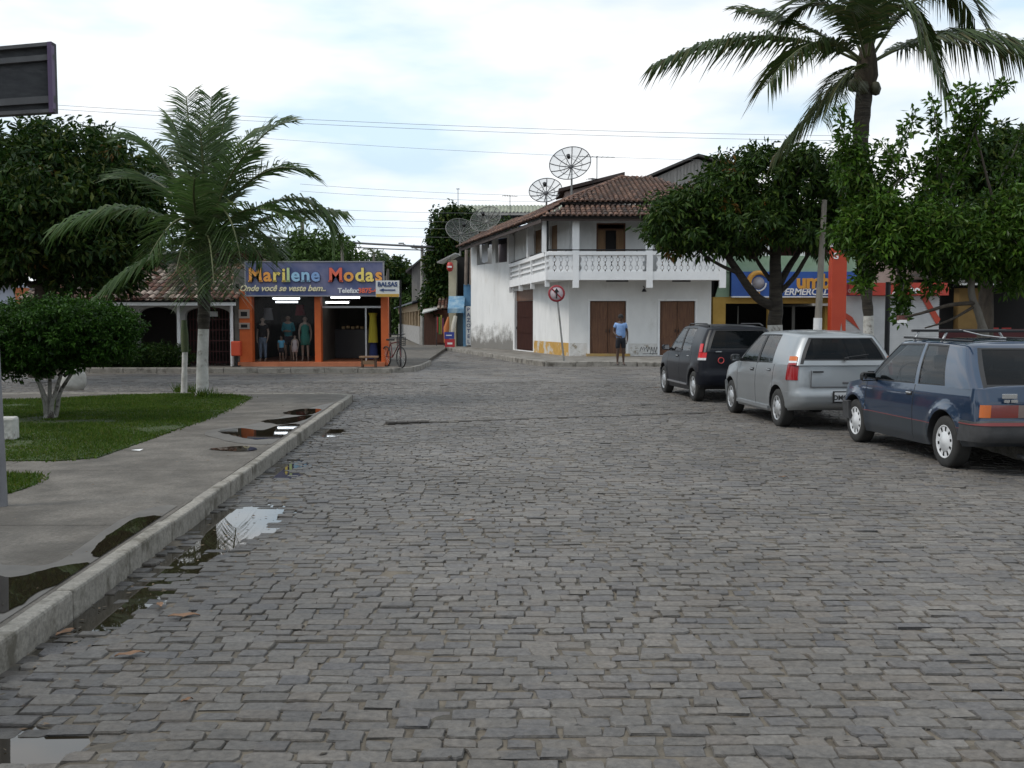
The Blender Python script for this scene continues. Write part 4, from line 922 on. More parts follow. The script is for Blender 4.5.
m = MB().mat(C_('poster_red', (.45, .03, .04))); m.box(((a.x+b.x)/2+.03, Yp, b.z+(a.z-b.z)*.28), (b.x-a.x, .04, (a.z-b.z)*.52)); m.mat(cw).box(((a.x+b.x)/2+.03, Yp-.022, b.z+.2), (.26, .01, .10)); m.build('panel', t)
m = MB().mat(M_IRON)
for sx in (-.2, .2): m.tube([((a.x+b.x)/2+sx, Yp+.03, .1), ((a.x+b.x)/2+sx, Yp+.03, a.z)], .02)
m.build('frame', t)
def leaning(pts, r, col, label, name, cat):
    m = MB().mat(mat(name+'_'+label.split()[0], col, rough=.7)); m.tube(pts, r, n=10); return tagp(m.build(name), label, cat)
leaning([at(444.5, 343, Y7-1.2)*1, at(446.5, 328, Y7-1.1), at(448.5, 317, Y7-1)], [.03, .16, .05], (.42, .13, .03), 'orange folded parasol leaning outside the far shops', 'folded_parasol', 'parasol')
leaning([at(450.5, 341, Y7-1.2), at(453.5, 326, Y7-1.1), at(455.5, 316, Y7-1)], [.03, .13, .10], (.5, .48, .42), 'white folded parasol leaning beside the orange one', 'folded_parasol', 'parasol')
t = thing('clothes_rail', 'rail of colourful beachwear outside the brown shop', 'clothes rail', (X(441, 58), 58, .1)); m = MB().mat(M_IRON)
x0_, x1_ = X(436.5, 58), X(444, 58); m.tube([(x0_, 58, .1), (x0_, 58, 1.75), (x1_, 58, 1.75), (x1_, 58, .1)], .02); m.build('frame', t)
for k, (c_, nm) in enumerate((((.35, .04, .04), 'red'), ((.10, .22, .05), 'green'), ((.28, .24, .06), 'mustard'), ((.2, .05, .12), 'plum'))):
    m = MB(); m.mat(mat('wear_'+nm, c_, rough=.9)).box((x0_+.07+k*.1, 58, 1.3-.05*(k % 2)), (.07, .34, .85+.1*(k % 3)), bev=.02); tagp(m.build('beach_dress'), nm+' beach dress on the rail outside the brown shop', 'dress')
# brown wooden shop
t = thing('brown_shop', 'dark brown timber shop with low tiled awning under the creeper', 'shop', (X(432, 61), 63, .1)); Y8 = 61
m = MB().mat(mat('brown_boards', (.055, .025, .016), (.10, .045, .03), scale=3, rough=.85, stretch=(7, 7, .5))); a, b = X(424, Y8), X(449, Y8); m.box(((a+b)/2, Y8+1.5, 1.15), (b-a, 3, 2.2)); m.build('wall', t)
m = MB().mat(mat('warm_dark', (.10, .035, .02), rough=.8)); m.box((X(443, Y8), Y8-.02, 1.2), (X(449, Y8)-X(437, Y8), .06, 1.9)); m.build('door', t)
m = MB().mat(MATS['canopy_grey']); a, b = at(422, 314, Y8-1), at(440, 309, Y8-.4); m.prism([a, b, b+Vector((0, 0, .06)), a+Vector((0, 0, .06))], (0, .9, .2)); m.build('canopy', t, fixn=True)
m = MB(); a, b = X(438, Y8-1), X(451, Y8-1); tile_slope(m, [(a, Y8-1.2, Z(309, Y8-1.2)), (b, Y8-1.2, Z(309, Y8-1.2)), (b, Y8, Z(300, Y8)), (a, Y8, Z(300, Y8))], m=M_TMOSS); m.build('roof', t)
# ---------- columned building on the bend
t = thing('colonnade_building', 'low building with stone dado and row of ochre columns on the bend', 'building', (-8, 85, 0))
a = Vector((X(422, 66), 66, 0)); b = Vector((X(400, 104), 104, 0)); d = (b-a); LL = d.length; d.normalize(); ang = math.atan2(d.y, d.x); c = (a+b)/2; nn_ = Vector((d.y, -d.x, 0))
zt_, zc_ = 1.15, 2.15
m = MB().mat(mat('stone_dado', (.20, .19, .18), (.32, .31, .30), scale=5, rough=.9, bump=.6)); m.box((c.x, c.y, zt_/2), (LL, .3, zt_), rz=ang); m.build('low_wall', t)
for k in range(9):
    p = a+d*(LL*(k+.3)/9); m = MB().mat(mat('ochre_column', (.24, .17, .10), (.32, .24, .15), scale=3, rough=.85)); m.box((p.x, p.y, (zt_+zc_)/2), (.7, .32, zc_-zt_), rz=ang); m.build('column', t)
m = MB().mat(MATS['ochre_column']); m.box((c.x, c.y, zc_+.25), (LL, .34, .5), rz=ang); m.build('beam', t)
m = MB().mat(M_DARK); off = nn_*.9; m.box((c.x+off.x, c.y+off.y, 1.4), (LL, .2, 2.7), rz=ang); m.build('back_wall', t)
m = MB().mat(mat('roof_bluegrey', (.06, .07, .09), (.12, .13, .15), scale=2, rough=.8)); o1 = -nn_*.6; o2 = nn_*3.5
m.prism([a+o1+Vector((0, 0, 2.62)), b+o1+Vector((0, 0, 2.62)), b+o2+Vector((0, 0, 4.0)), a+o2+Vector((0, 0, 4.0))], (0, 0, .1)); m.build('roof', t, fixn=True)
# tall gabled shed behind the pole
t = thing('tall_shed', 'grey brown tall shed with steep dark roof behind the utility pole', 'shed', (X(424, 78), 80, 0)); Y9 = 78
m = MB().mat(mat('shed_wall', (.17, .155, .14), (.25, .23, .21), scale=2, rough=.9, stretch=(4, 4, .5))); m.prism([(X(412, Y9), Y9, 0), (X(445, Y9), Y9, 0), (X(445, Y9), Y9, Z(243, Y9)), (X(412, Y9), Y9, Z(268, Y9))], (0, 8, 0)); m.build('wall', t, fixn=True)
m = MB().mat(mat('roof_sheet_dark', (.045, .04, .04))); m.prism([(X(406, Y9-.6), Y9-.6, Z(273, Y9)), (X(446, Y9-.6), Y9-.6, Z(240, Y9)), (X(446, Y9-.6), Y9-.6, Z(240, Y9)+.15), (X(406, Y9-.6), Y9-.6, Z(273, Y9)+.15)], (0, 9, 0)); m.build('roof', t, fixn=True)
# creeper-covered house core
t = thing('creeper_house', 'tall house wall wholly overgrown with dark green creeper', 'house', (X(447, 62), 64, 0)); m = MB().mat(mat('creeper_wall', (.05, .05, .04), rough=.95)); m.box((X(448, 63.5), 65.3, Z(218, 63)/2), (X(462, 63)-X(434, 63), 3, Z(218, 63))); m.build('wall', t)

# ---------- supermarket and neighbours on the right
Ym = 43; qm = lambda p: X(p, Ym); zm = lambda p: Z(p, Ym)
sm_ = thing('supermarket', 'supermarket with green parapet, yellow walls and long blue sign', 'shop', (qm(775), Ym+3, .15))
M_YEL = mat('yellow_wall', (.40, .24, .05), (.48, .30, .07), scale=2, rough=.8)
m = MB().mat(M_YEL); m.box(((qm(713)+qm(725.5))/2, Ym+.2, (zm(297)+.1)/2), (qm(725.5)-qm(713), .4, zm(297)-.1)); m.box((qm(775), Ym+.2, (zm(296)+zm(303.5))/2), (qm(832)-qm(725.5)-.02, .38, zm(296)-zm(303.5))); m.box(((qm(768.5)+qm(782))/2, Ym+.2, 1.1), (qm(782)-qm(768.5), .38, 2.2)); m.box((qm(828), Ym+.2, 1.1), (qm(831)-qm(825), .38, 2.2)); m.build('wall', sm_)
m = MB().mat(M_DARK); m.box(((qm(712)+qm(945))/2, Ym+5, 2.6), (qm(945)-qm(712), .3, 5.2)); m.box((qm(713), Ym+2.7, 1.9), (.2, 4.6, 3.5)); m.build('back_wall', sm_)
m = MB().mat(mat('parapet_green', (.20, .30, .20), (.28, .38, .27), scale=2, rough=.85)); m.box(((qm(726)+qm(862))/2, Ym-.05, (zm(256)+zm(272))/2), (qm(862)-qm(726), .2, zm(256)-zm(272))); m.prism([(qm(715), Ym-.02, zm(297)), (qm(729), Ym-.02, zm(297)), (qm(729), Ym-.02, zm(258)), (qm(724), Ym-.02, zm(268))], (0, .15, 0)); m.build('parapet', sm_, fixn=True)
m = MB().mat(mat('sign_blue', (.02, .075, .30), (.03, .10, .36), scale=2, rough=.5)); m.box(((qm(729.5)+qm(858))/2, Ym-.25, (zm(272)+zm(296.5))/2), (qm(858)-qm(729.5), .18, zm(272)-zm(296.5))); m.mat(cw).box((qm(780), Ym-.25, zm(297)), (qm(830)-qm(729.5), .2, .05)); sg = m.build('sign_panel', sm_)
m = MB(); p = at(758.5, 283, Ym-.36); M_LO = C_('logo_orange', (.60, .30, .05))
m.mat(M_LO).tube([(p.x+.40*math.cos(PI*k/14+.6), p.y, p.z+.42*math.sin(PI*k/14+.6)) for k in range(20)], [.05+.07*math.sin(PI*k/19) for k in range(20)], n=6); m.mat(C_('logo_grey', (.35, .33, .36))); m.lathe([(0, -.03), (.22, -.03), (.25, 0), (0, .03)], p, 14, Matrix.Rotation(PI/2, 4, 'X')); m.mat(cw).tube([(p.x+.3*math.cos(PI+PI*k/10), p.y-.02, p.z+.32*math.sin(PI+PI*k/10)) for k in range(11)], .035, n=5); m.build('logo', sg)
m = MB(); add_text(m, 'umb', (qm(810.5), Ym-.36, zm(282.3)), .80, M_LO, depth=.02, font_off=.03, spacing=.98); m.build('lettering', sg)
m = MB(); add_text(m, 'SUPERMERCADO', (qm(800.5), Ym-.36, zm(292.3)), .375, cw, depth=.01, font_off=.008, shear=.2, spacing=.96); m.build('lettering', sg)
for a_, b_ in ((qm(795), qm(798)), (qm(740), qm(741))): m = MB().mat(mat('shutter_edge', (.10, .10, .09), rough=.7)); m.box(((a_+b_)/2, Ym+.5, 1.1), (b_-a_, .06, 2.1)); m.build('door_frame', sm_)
# upper storey: dark opening, posts and pale ledge
m = MB().mat(mat('upper_red', (.10, .04, .035), (.14, .06, .05), scale=2, rough=.85)); m.box(((qm(727)+qm(862))/2, Ym+2.2, (zm(258)+zm(236))/2), (qm(862)-qm(727), .2, zm(232)-zm(262))); m.build('upper_wall', sm_)
for px in (765, 800, 832): m = MB().mat(M_WTRIM); m.box((qm(px), Ym+.1, (zm(238)+zm(257))/2), (.28, .25, zm(238)-zm(257))); m.build('upper_post', sm_)
m = MB().mat(M_WTRIM); m.box(((qm(727)+qm(862))/2, Ym+.1, zm(236.5)), (qm(862)-qm(727), .5, .22)); m.build('ledge', sm_)
m = MB().mat(mat('slab_grey', (.2, .19, .18), rough=.9)); m.box(((qm(727)+qm(862))/2, Ym+2.6, zm(259)), (qm(862)-qm(727), 4.6, .12)); m.box(((qm(727)+qm(862))/2, Ym+2.6, zm(234)), (qm(862)-qm(727), 4.6, .12)); m.build('floor_slab', sm_)
# red column
Yc = 41.6; t = thing('red_column', 'tall orange red advertising column between supermarket and shutter', 'column', (X(836.7, Yc), Yc, .15))
m = MB().mat(mat('column_red', (.38, .042, .016), (.43, .055, .022), scale=1, rough=.5)); zt_ = Z(247, Yc); m.box((X(836.7, Yc), Yc, (zt_+.15)/2), (X(844.3, Yc)-X(829.2, Yc), .45, zt_-.15), bev=.02); cb = m.build('shaft', t)
m = MB().mat(mat('base_grey', (.25, .24, .23), rough=.8)); zb_ = Z(332, Yc); x0_ = X(838.5, Yc); m.prism([(x0_-.12, Yc-.24, .2), (x0_+.2, Yc-.24, .2), (x0_+.04, Yc-.24, Z(323, Yc))], (0, .01, 0)); m.build('pattern', t, fixn=True)
m = MB(); add_text(m, 'G', (X(832.6, Yc), Yc-.24, Z(256.5, Yc)), .34, cw, depth=.005, font_off=.006); m.build('emblem', cb)
# roller shutter unit with red fascia
Yr = 42.2; qr = lambda p: X(p, Yr); zr_ = lambda p: Z(p, Yr)
t = thing('shuttered_shop', 'closed shop with pale roller shutter and red fascia behind the trees', 'shop', (qr(892), Yr+3, .15))
m = MB().mat(mat('shutter_grey', (.42, .43, .44), (.50, .51, .52), scale=2, rough=.6))
a, b = qr(845.5), qr(939); zz0, zz1 = .15, zr_(296); n = 28
for k in range(n): z0_ = zz0+(zz1-zz0)*k/n; m.prism([(a, Yr, z0_+.01), (b, Yr, z0_+.01), (b, Yr, z0_+(zz1-zz0)/n), (a, Yr, z0_+(zz1-zz0)/n)], (0, .05+.02*(k % 2), 0))
m.box(((a+b)/2, Yr+.11, (zz0+zz1)/2), (b-a, .04, zz1-zz0)); m.build('roller_shutter', t, fixn=True)
m = MB().mat(mat('fascia_red', (.34, .03, .018), (.40, .042, .022), scale=2, rough=.5)); m.box(((qr(845.5)+qr(944.5))/2, Yr-.2, (zr_(283)+zr_(295.5))/2), (qr(944.5)-qr(845.5), .3, zr_(283)-zr_(295.5))); fsc = m.build('fascia', t)
m = MB(); add_text(m, 'oooo', (qr(852.5), Yr-.36, zr_(290.5)), .30, C_('dim_pink', (.35, .22, .20)), depth=.004, font_off=.01); add_text(m, 'ao', (qr(911), Yr-.36, zr_(290)), .40, cw, depth=.004, font_off=.015); add_text(m, 'A', (qr(891), Yr-.36, zr_(292)), .34, cw, depth=.004); add_text(m, 'ç', (qr(927), Yr-.36, zr_(291)), .3, cw, depth=.004, font_off=.01); m.build('lettering', fsc)
m = MB().mat(MATS['column_red']); m.prism([(qr(919.5), Yr-.03, zr_(296)), (qr(925.5), Yr-.03, zr_(296)), (qr(940), Yr-.03, zr_(319)), (qr(937), Yr-.03, zr_(326))], (0, .02, 0)); m.prism([(qr(845.6), Yr-.03, zr_(313)), (qr(852), Yr-.03, zr_(317)), (qr(860), Yr-.03, zr_(330)), (qr(850), Yr-.03, zr_(322)), (qr(845.6), Yr-.03, zr_(319))], (0, .02, 0)); m.build('painted_swoosh', t, fixn=True)
m = MB().mat(M_PW); m.box((qr(862), Yr+3, 2.2), (qr(939)-qr(846), 5, .1)) ; m.box(((qr(846)+qr(944))/2, Yr+2.9, zr_(283)-.1), (qr(944)-qr(846), 5.4, .15)); m.build('roof', t)
# open dark bar on the far right
Yo = 42.4; qo = lambda p: X(p, Yo); zo = lambda p: Z(p, Yo)
t = thing('open_bar', 'dark open fronted bar with ochre pillar at the right edge', 'shop', (qo(1000), Yo+3, .14))
m = MB().mat(mat('ochre_dim', (.14, .085, .025), (.18, .11, .035), scale=2, rough=.85)); m.box(((qo(960)+qo(981))/2, Yo+.4, (zo(288)+.1)/2), (qo(981)-qo(960), .5, zo(288)-.1)); m.build('pillar', t)
m = MB().mat(mat('burgundy', (.06, .012, .014), rough=.8)); m.box((qo(1000), Yo+.2, (zo(329)+.1)/2), (qo(1070)-qo(945), .15, zo(329)-.1)); m.build('low_wall', t)
m = MB().mat(M_DARK); m.box((qo(1010), Yo+4, 1.7), (qo(1090)-qo(943), .2, 3.3)); m.box((qo(944), Yo+2.3, 1.5), (.15, 3.6, 3)); m.build('back_wall', t)
m = MB().mat(mat('eave_pale', (.42, .43, .42), rough=.7)); m.box(((qo(953)+qo(1070))/2, Yo-.6, zo(284.7)), (qo(1070)-qo(953), .08, .07)); m.mat(MATS['roof_sheet_dark']); m.prism([(qo(950), Yo-.55, zo(284)), (qo(1075), Yo-.55, zo(284)), (qo(1075), Yo+4.2, zo(284)+.5), (qo(950), Yo+4.2, zo(284)+.5)], (0, 0, .08)); m.build('roof', t, fixn=True)
for px, lab in ((1010, 'red plastic chair back seen over the low bar wall'), (1023, 'second red plastic chair at the right picture edge')):
    c_ = thing('plastic_chair', lab, 'chair', (qo(px), Yo+1.2, .14), 0); m = MB().mat(mat('chair_red', (.5, .03, .02), rough=.4)); m.box((qo(px), Yo+1.2, .60), (.42, .42, .04), bev=.015); m.build('seat', c_)
    m = MB().mat(MATS['chair_red']); m.box((qo(px), Yo+1.4, .95), (.40, .04, .62), bev=.015); m.build('backrest', c_)
    for sx in (-.18, .18):
        for sy in (-.17, .17): m = MB().mat(MATS['chair_red']); m.tube([(qo(px)+sx, Yo+1.2+sy, .14), (qo(px)+sx*.9, Yo+1.2+sy*.9, .6)], .018); m.build('leg', c_)
# two-storey house with tiled roof behind them
Y2 = 47; q2_ = lambda p: X(p, Y2); z2 = lambda p: Z(p, Y2)
t = thing('tiled_house', 'terracotta roofed pinkish house half hidden behind the right hand trees', 'house', (q2_(910), Y2+3, 0))
m = MB().mat(mat('pink_wall', (.34, .25, .22), (.42, .32, .28), scale=2, rough=.85)); a, b = q2_(864), q2_(1010); m.box(((a+b)/2, Y2+3, z2(222)/2), (b-a, 6, z2(222))); m.build('wall', t)
m = MB(); tile_slope(m, [(a-.5, Y2-.7, z2(221)), (b+.5, Y2-.7, z2(221)), (b+.5, Y2+3, z2(205)), (a-.5, Y2+3, z2(205))], tw=.26, tl=.5); m.build('roof', t)
m = MB(); tile_slope(m, [(q2_(905), Y2-2.4, z2(270)), (q2_(955), Y2-2.4, z2(270)), (q2_(955), Y2-.05, z2(252)), (q2_(905), Y2-.05, z2(252))], tw=.26, tl=.5); m.build('awning_roof', t)
for px in (880, 915, 950, 985):
    m = MB().mat(M_WOOD); m.box((q2_(px), Y2-.02, z2(238)), (.9, .08, 1.1)); m.build('window', t)
# ======================= TREES =======================
def rgn(seed): return np.random.default_rng(seed)
LEAFM = {}
def leaf_mat(name, cols, rough=.5, transl=.22, spec=.16):
    return mat('leaf_'+name, (.8, .8, .8), (1.15, 1.15, 1.1), scale=.9, rough=rough, spec=spec, island=cols, transl=transl)
def leaves(name, parent, centers, per, spread, lsize, m, seed=1, droop=.35, wid=.34, out=None, origin=None, fold=.25):
    """clumps of separate leaves; centers (n,3) world"""
    rg = rgn(seed); C = np.asarray(centers, float); n = len(C)
    base = np.repeat(C, per, axis=0); N_ = len(base)
    off = rg.normal(size=(N_, 3)); off /= np.linalg.norm(off, axis=1)[:, None]+1e-9
    rad = rg.random(N_)**.5
    sp = np.repeat(rg.uniform(.65, 1.3, n), per)*spread
    p = base+off*(rad*sp)[:, None]*np.array([1, 1, .75])
    d = off*.9+rg.normal(size=(N_, 3))*.55; d[:, 2] -= droop; d /= np.linalg.norm(d, axis=1)[:, None]+1e-9
    r = rg.normal(size=(N_, 3)); s = np.cross(d, r); s /= np.linalg.norm(s, axis=1)[:, None]+1e-9
    # leaves tend to lie flat-ish
    s[:, 2] *= .45; s /= np.linalg.norm(s, axis=1)[:, None]+1e-9
    L = lsize*rg.uniform(.6, 1.25, N_); w = L*wid
    nr = np.cross(s, d)
    a = p; b = p+d*(L*.5)[:, None]+s*(w*.5)[:, None]+nr*(w*fold)[:, None]; c = p+d*L[:, None]; c[:, 2] -= L*.12; e = p+d*(L*.5)[:, None]-s*(w*.5)[:, None]+nr*(w*fold)[:, None]
    V = np.stack([a, b, c, e], 1).reshape(-1, 3); i = np.arange(N_)*4
    Fc = np.concatenate([np.stack([i, i+1, i+2], 1), np.stack([i, i+2, i+3], 1)])
    if parent is not None:
        o = np.array(XF[parent.name].to_translation()); V = V-o; return np_mesh(name, V, Fc, [m], parent=parent)
    lo = (float(V[:, 0].mean()), float(V[:, 1].mean()), float(V[:, 2].min())); return np_mesh(name, V-np.array(lo), Fc, [m], loc=lo)
def blob_points(blobs, n, seed=1, shell=.55, jitter=0):
    rg = rgn(seed); vol = np.array([b[1][0]*b[1][1]*b[1][2] for b in blobs])**.75; vol /= vol.sum(); out = []
    for (c, r), k in zip(blobs, np.maximum(1, (vol*n)).astype(int)):
        u = rg.normal(size=(k, 3)); u /= np.linalg.norm(u, axis=1)[:, None]; q = shell+(1-shell)*rg.random(k)**.6
        q *= 1+.13*rg.normal(size=k)*1.0
        out.append(np.array(c)+u*q[:, None]*np.array(r))
    return np.concatenate(out)
def B(px, py, Y, rx, ry, rz): p = at(px, py, Y); return ((p.x, p.y, p.z), (rx/F*Y, ry, rz/F*Y))
def limb(mb, pts, r0, r1, wob=.0, seed=0, n=8):
    P = [Vector(p) for p in pts]; Q = []; k = 6
    for i in range(len(P)-1):
        p0, p1, p2, p3 = P[max(i-1, 0)], P[i], P[i+1], P[min(i+2, len(P)-1)]
        for j in range(k):
            t = j/k; Q.append(.5*((2*p1)+(p2-p0)*t+(2*p0-5*p1+4*p2-p3)*t*t+(3*p1-p0-3*p2+p3)*t*t*t))
    Q.append(P[-1]); L = len(Q)
    Q = [q+Vector((fn(q.z+seed, 1, 1.3), fn(q.z+seed, 7, 1.3), 0))*wob for q in Q]
    mb.tube(Q, [r0+(r1-r0)*i/(L-1) for i in range(L)], n=n)
M_BARK = mat('bark_dark', (.035, .028, .022), (.075, .06, .045), scale=6, rough=.95, bump=.8, bscale=14, stretch=(1, 1, .4), bdist=.04)
M_BARKG = mat('bark_grey', (.10, .09, .075), (.18, .165, .14), scale=6, rough=.95, bump=.8, bscale=14, stretch=(1, 1, .4), bdist=.03)
M_LIME = mat('limewash_bark', (.34, .33, .30), (.52, .51, .48), scale=5, rough=.9, bump=.7, bscale=16, stain=(.12, .10, .08), sscale=4, sthr=(.55, .68), bdist=.02)
M_LIMED = mat('limewash_worn', (.16, .15, .13), (.38, .37, .34), scale=5, rough=.9, bump=.7, bscale=16, stain=(.05, .04, .032), sscale=5, sthr=(.48, .58), bdist=.02)
def twigs(mb, starts, targets, r=.02, seed=3):
    rg = random.Random(seed)
    for t in targets:
        t = Vector(t); s_ = min(starts, key=lambda q: (Vector(q)-t).length); s_ = Vector(s_); mid = s_.lerp(t, .5)+Vector((rg.gauss(0, .12), rg.gauss(0, .12), rg.gauss(.05, .1)))
        mb.tube([s_, mid, t], [r, r*.7, r*.35], n=5)
DK = [(0.007, 0.020, 0.004), (0.013, 0.036, 0.006), (0.023, 0.054, 0.007), (0.009, 0.027, 0.007), (0.040, 0.068, 0.009), (0.016, 0.040, 0.005)]
# big dense tree behind the lawn
bt = [B(20, 175, 27, 62, 2.6, 42), B(75, 165, 27.5, 52, 2.4, 38), B(118, 195, 27, 38, 2.0, 42), B(-50, 190, 27, 60, 2.6, 60), B(35, 235, 26.5, 75, 2.6, 42), B(105, 240, 27, 48, 2.2, 40), B(60, 205, 26, 60, 2.2, 50), B(135, 215, 28, 25, 1.6, 40), B(40, 133, 27, 16, 1.0, 14), B(58, 145, 27.5, 18, 1, 16), B(-20, 245, 26.5, 60, 2.2, 40), B(90, 272, 27, 50, 1.8, 18), B(160, 175, 29, 12, 1, 18)]
p0 = gr(-35, 387, PZ); t = thing('shade_tree', 'huge dense dark shade tree at the left behind the clipped bush', 'tree', (p0.x, 27, PZ))
cs = blob_points(bt, 1500, 5, .45); leaves('crown', t, cs, 34, .34, .21, leaf_mat('dense', DK+[(.085, .10, .02)]), 6, droop=.3, wid=.45)
leaves('young_leaves', t, blob_points(bt, 18, 9, .7), 20, .22, .2, leaf_mat('rust', [(.16, .06, .012), (.10, .07, .015), (.20, .09, .02)]), 7, droop=.5, wid=.4)
m = MB().mat(M_BARK); bx = p0.x; limb(m, [(bx, 27, PZ), (bx+.1, 27, 1.5), (bx+.2, 27, 2.6)], .34, .26); top = Vector((bx+.2, 27, 2.5))
for b in bt[:8]: limb(m, [top, top.lerp(Vector(b[0]), .5)+Vector((0, 0, .3)), Vector(b[0])], .15, .04)
limb(m, [top, at(30, 285, 26.8), at(75, 292, 26.5)], .10, .05); m.build('trunk', t)
# clipped ficus on the lawn
p0 = gr(50, 419, PZ); t = thing('clipped_tree', 'small round clipped bush tree with whitewashed forked stems on the lawn', 'tree', (p0.x, p0.y, PZ)); Yk = p0.y
fb = [B(45, 336, Yk, 62, .95, 34), B(90, 332, Yk, 44, .8, 29), B(15, 340, Yk, 46, .8, 34), B(62, 325, Yk-.2, 55, .8, 24), B(112, 330, Yk, 25, .5, 22), B(-8, 345, Yk, 30, .6, 30)]
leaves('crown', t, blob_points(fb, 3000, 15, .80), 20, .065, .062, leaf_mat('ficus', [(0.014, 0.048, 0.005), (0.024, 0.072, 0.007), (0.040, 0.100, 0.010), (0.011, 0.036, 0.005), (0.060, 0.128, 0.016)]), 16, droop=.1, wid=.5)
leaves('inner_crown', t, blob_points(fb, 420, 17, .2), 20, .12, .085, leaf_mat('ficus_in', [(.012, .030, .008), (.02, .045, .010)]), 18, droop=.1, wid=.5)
m = MB().mat(M_LIMED)
for k, (px, py, dy) in enumerate(((38, 380, -.1), (33, 372, .15), (50, 374, .1), (62, 375, -.12), (72, 372, .1))):
    e = at(px, py, Yk+dy); s_ = Vector((p0.x+(px-52)*.003, p0.y+dy*.3, PZ-.02)); limb(m, [s_, s_.lerp(e, .5)+Vector(((px-52)*-.0025, 0, .02)), e], .040, .026, wob=.04, seed=k)
m.lathe([(.12, -.02), (.09, .04), (.05, .09), (0, .10)], (p0.x, p0.y, PZ), 10); m.build('stem', t)
m = MB().mat(M_BARK)
for px, py in ((25, 350), (40, 345), (55, 340), (75, 345), (90, 350), (10, 355)): limb(m, [at(50+(px-50)*.35, 376, Yk), at(50+(px-50)*.7, 364, Yk), at(px, py, Yk)], .032, .015)
m.build('branch', t)
# hedge in front of the porch
hp = [B(px, 357, 32.55, 16, .35, 13) for px in range(-40, 186, 12)]
t = thing('hedge', 'low dark trimmed hedge in front of the arched porch', 'hedge', (X(80, 32.55), 32.55, .14)); leaves('foliage', t, blob_points(hp, 1900, 21, .6), 16, .14, .10, leaf_mat('hedge', DK), 22, droop=0)
m = MB().mat(M_BARK)
for px in range(-40, 186, 9): m.tube([(X(px, 32.55), 32.55, .14), (X(px+2, 32.55), 32.55, .7)], .03, n=5)
m.build('stem', t)
# ---- palms
M_BARKP = mat('bark_palm', (.022, .018, .014), (.050, .042, .032), scale=6, rough=.95, bump=.9, bscale=10, stretch=(.5, .5, 3), bdist=.04)
def frond(parent, P, lw, m, mr, seed, n=52, droop=.5, lift=0, up=Vector((0, 0, 1)), narrow=1):
    """P: bezier control points (3) of the midrib; lw: leaflet length"""
    rg = random.Random(seed); P = [Vector(p) for p in P]
    bz = lambda t: P[0]*(1-t)**2+P[1]*2*t*(1-t)+P[2]*t*t
    mb = MB().mat(mr); K = 14; L_ = (P[1]-P[0]).length+(P[2]-P[1]).length; mb.tube([bz(k/K) for k in range(K+1)], [.035*(1-.85*k/K)+.004 for k in range(K+1)], n=5)
    mb.mat(m)
    for i in range(n):
        t = .16+.84*(i+.5)/n; p = bz(t); tg = (bz(min(t+.01, 1))-bz(t-.01)).normalized(); sd = tg.cross(up)
        if sd.length < .2: sd = tg.cross(Vector((0, 1, .2)))
        sd.normalize(); nn = sd.cross(tg)
        env = (math.sin(PI*min(1, (t-.10)*1.05))**.55 if t < .93 else .62)*narrow
        for sg in (-1, 1):
            if rg.random() < .05: continue
            L2 = lw*env*rg.uniform(.8, 1.1); d = (sd*sg*rg.uniform(.8, 1.05)+tg*(.34+.62*t)+nn*rg.uniform(.05, .4)).normalized(); w_ = lw*.024*rg.uniform(.6, 1.25)
            a = p+tg*rg.uniform(-.01, .01); b = a+d*L2*.5; b.z -= droop*L2*.10; c = b+d*L2*.5; c.z -= droop*L2*rg.uniform(.3, .62)
            wv = (tg*.8+nn*.5).normalized()*w_; mb.add([a-wv*.5, a+wv*.5, b+wv, b-wv, c], [(0, 1, 2, 3), (3, 2, 4)])
    return mb.build('frond', parent)
M_RIB = mat('palm_midrib', (.06, .075, .025), (.10, .11, .04), scale=3, rough=.6)
M_PALM = leaf_mat('palm', [(.035, .070, .018), (.055, .105, .028), (.085, .14, .04), (.045, .085, .028), (.12, .15, .06)], rough=.4, transl=.35, spec=.4)
M_PALMD = leaf_mat('palm_dark', [(.024, .044, .014), (.038, .066, .018), (.055, .085, .02), (.10, .085, .035)], rough=.42, transl=.2, spec=.35)
p0 = gr(202, 397, PZ); Yp = p0.y
t = thing('coconut_palm', 'young coconut palm with whitewashed trunk on the lawn edge', 'palm tree', (p0.x, Yp, PZ))
m = MB().mat(M_LIME); m.tube([(p0.x, Yp, PZ-.02), (p0.x+.01, Yp, PZ+.1), at(202.5, 360, Yp), at(203.5, 329, Yp)], [.16, .125, .11, .105], n=12); m.mat(M_BARKP)
zz_ = [329, 320, 310, 300, 290, 280, 270, 262]; m.tube([at(203.5+.2*i, z_, Yp) for i, z_ in enumerate(zz_)], [.105+.015*(i % 2)+.004*i for i in range(8)], n=12); m.build('trunk', t)
m = MB().mat(mat('palm_fibre', (.022, .016, .010), (.045, .032, .018), scale=6, rough=.95, stretch=(3, 3, .5), bump=.8)); m.tube([at(204, 288, Yp), at(204, 270, Yp), at(203, 250, Yp), at(203, 232, Yp)], [.12, .16, .15, .09], n=12); m.build('crown_shaft', t)
O = at(203, 262, Yp); O2 = at(203, 240, Yp)
def F3(a, b, dy1, dy2, o=None): o = o or O; return (o, at(a[0], a[1], Yp+dy1), at(b[0], b[1], Yp+dy2))
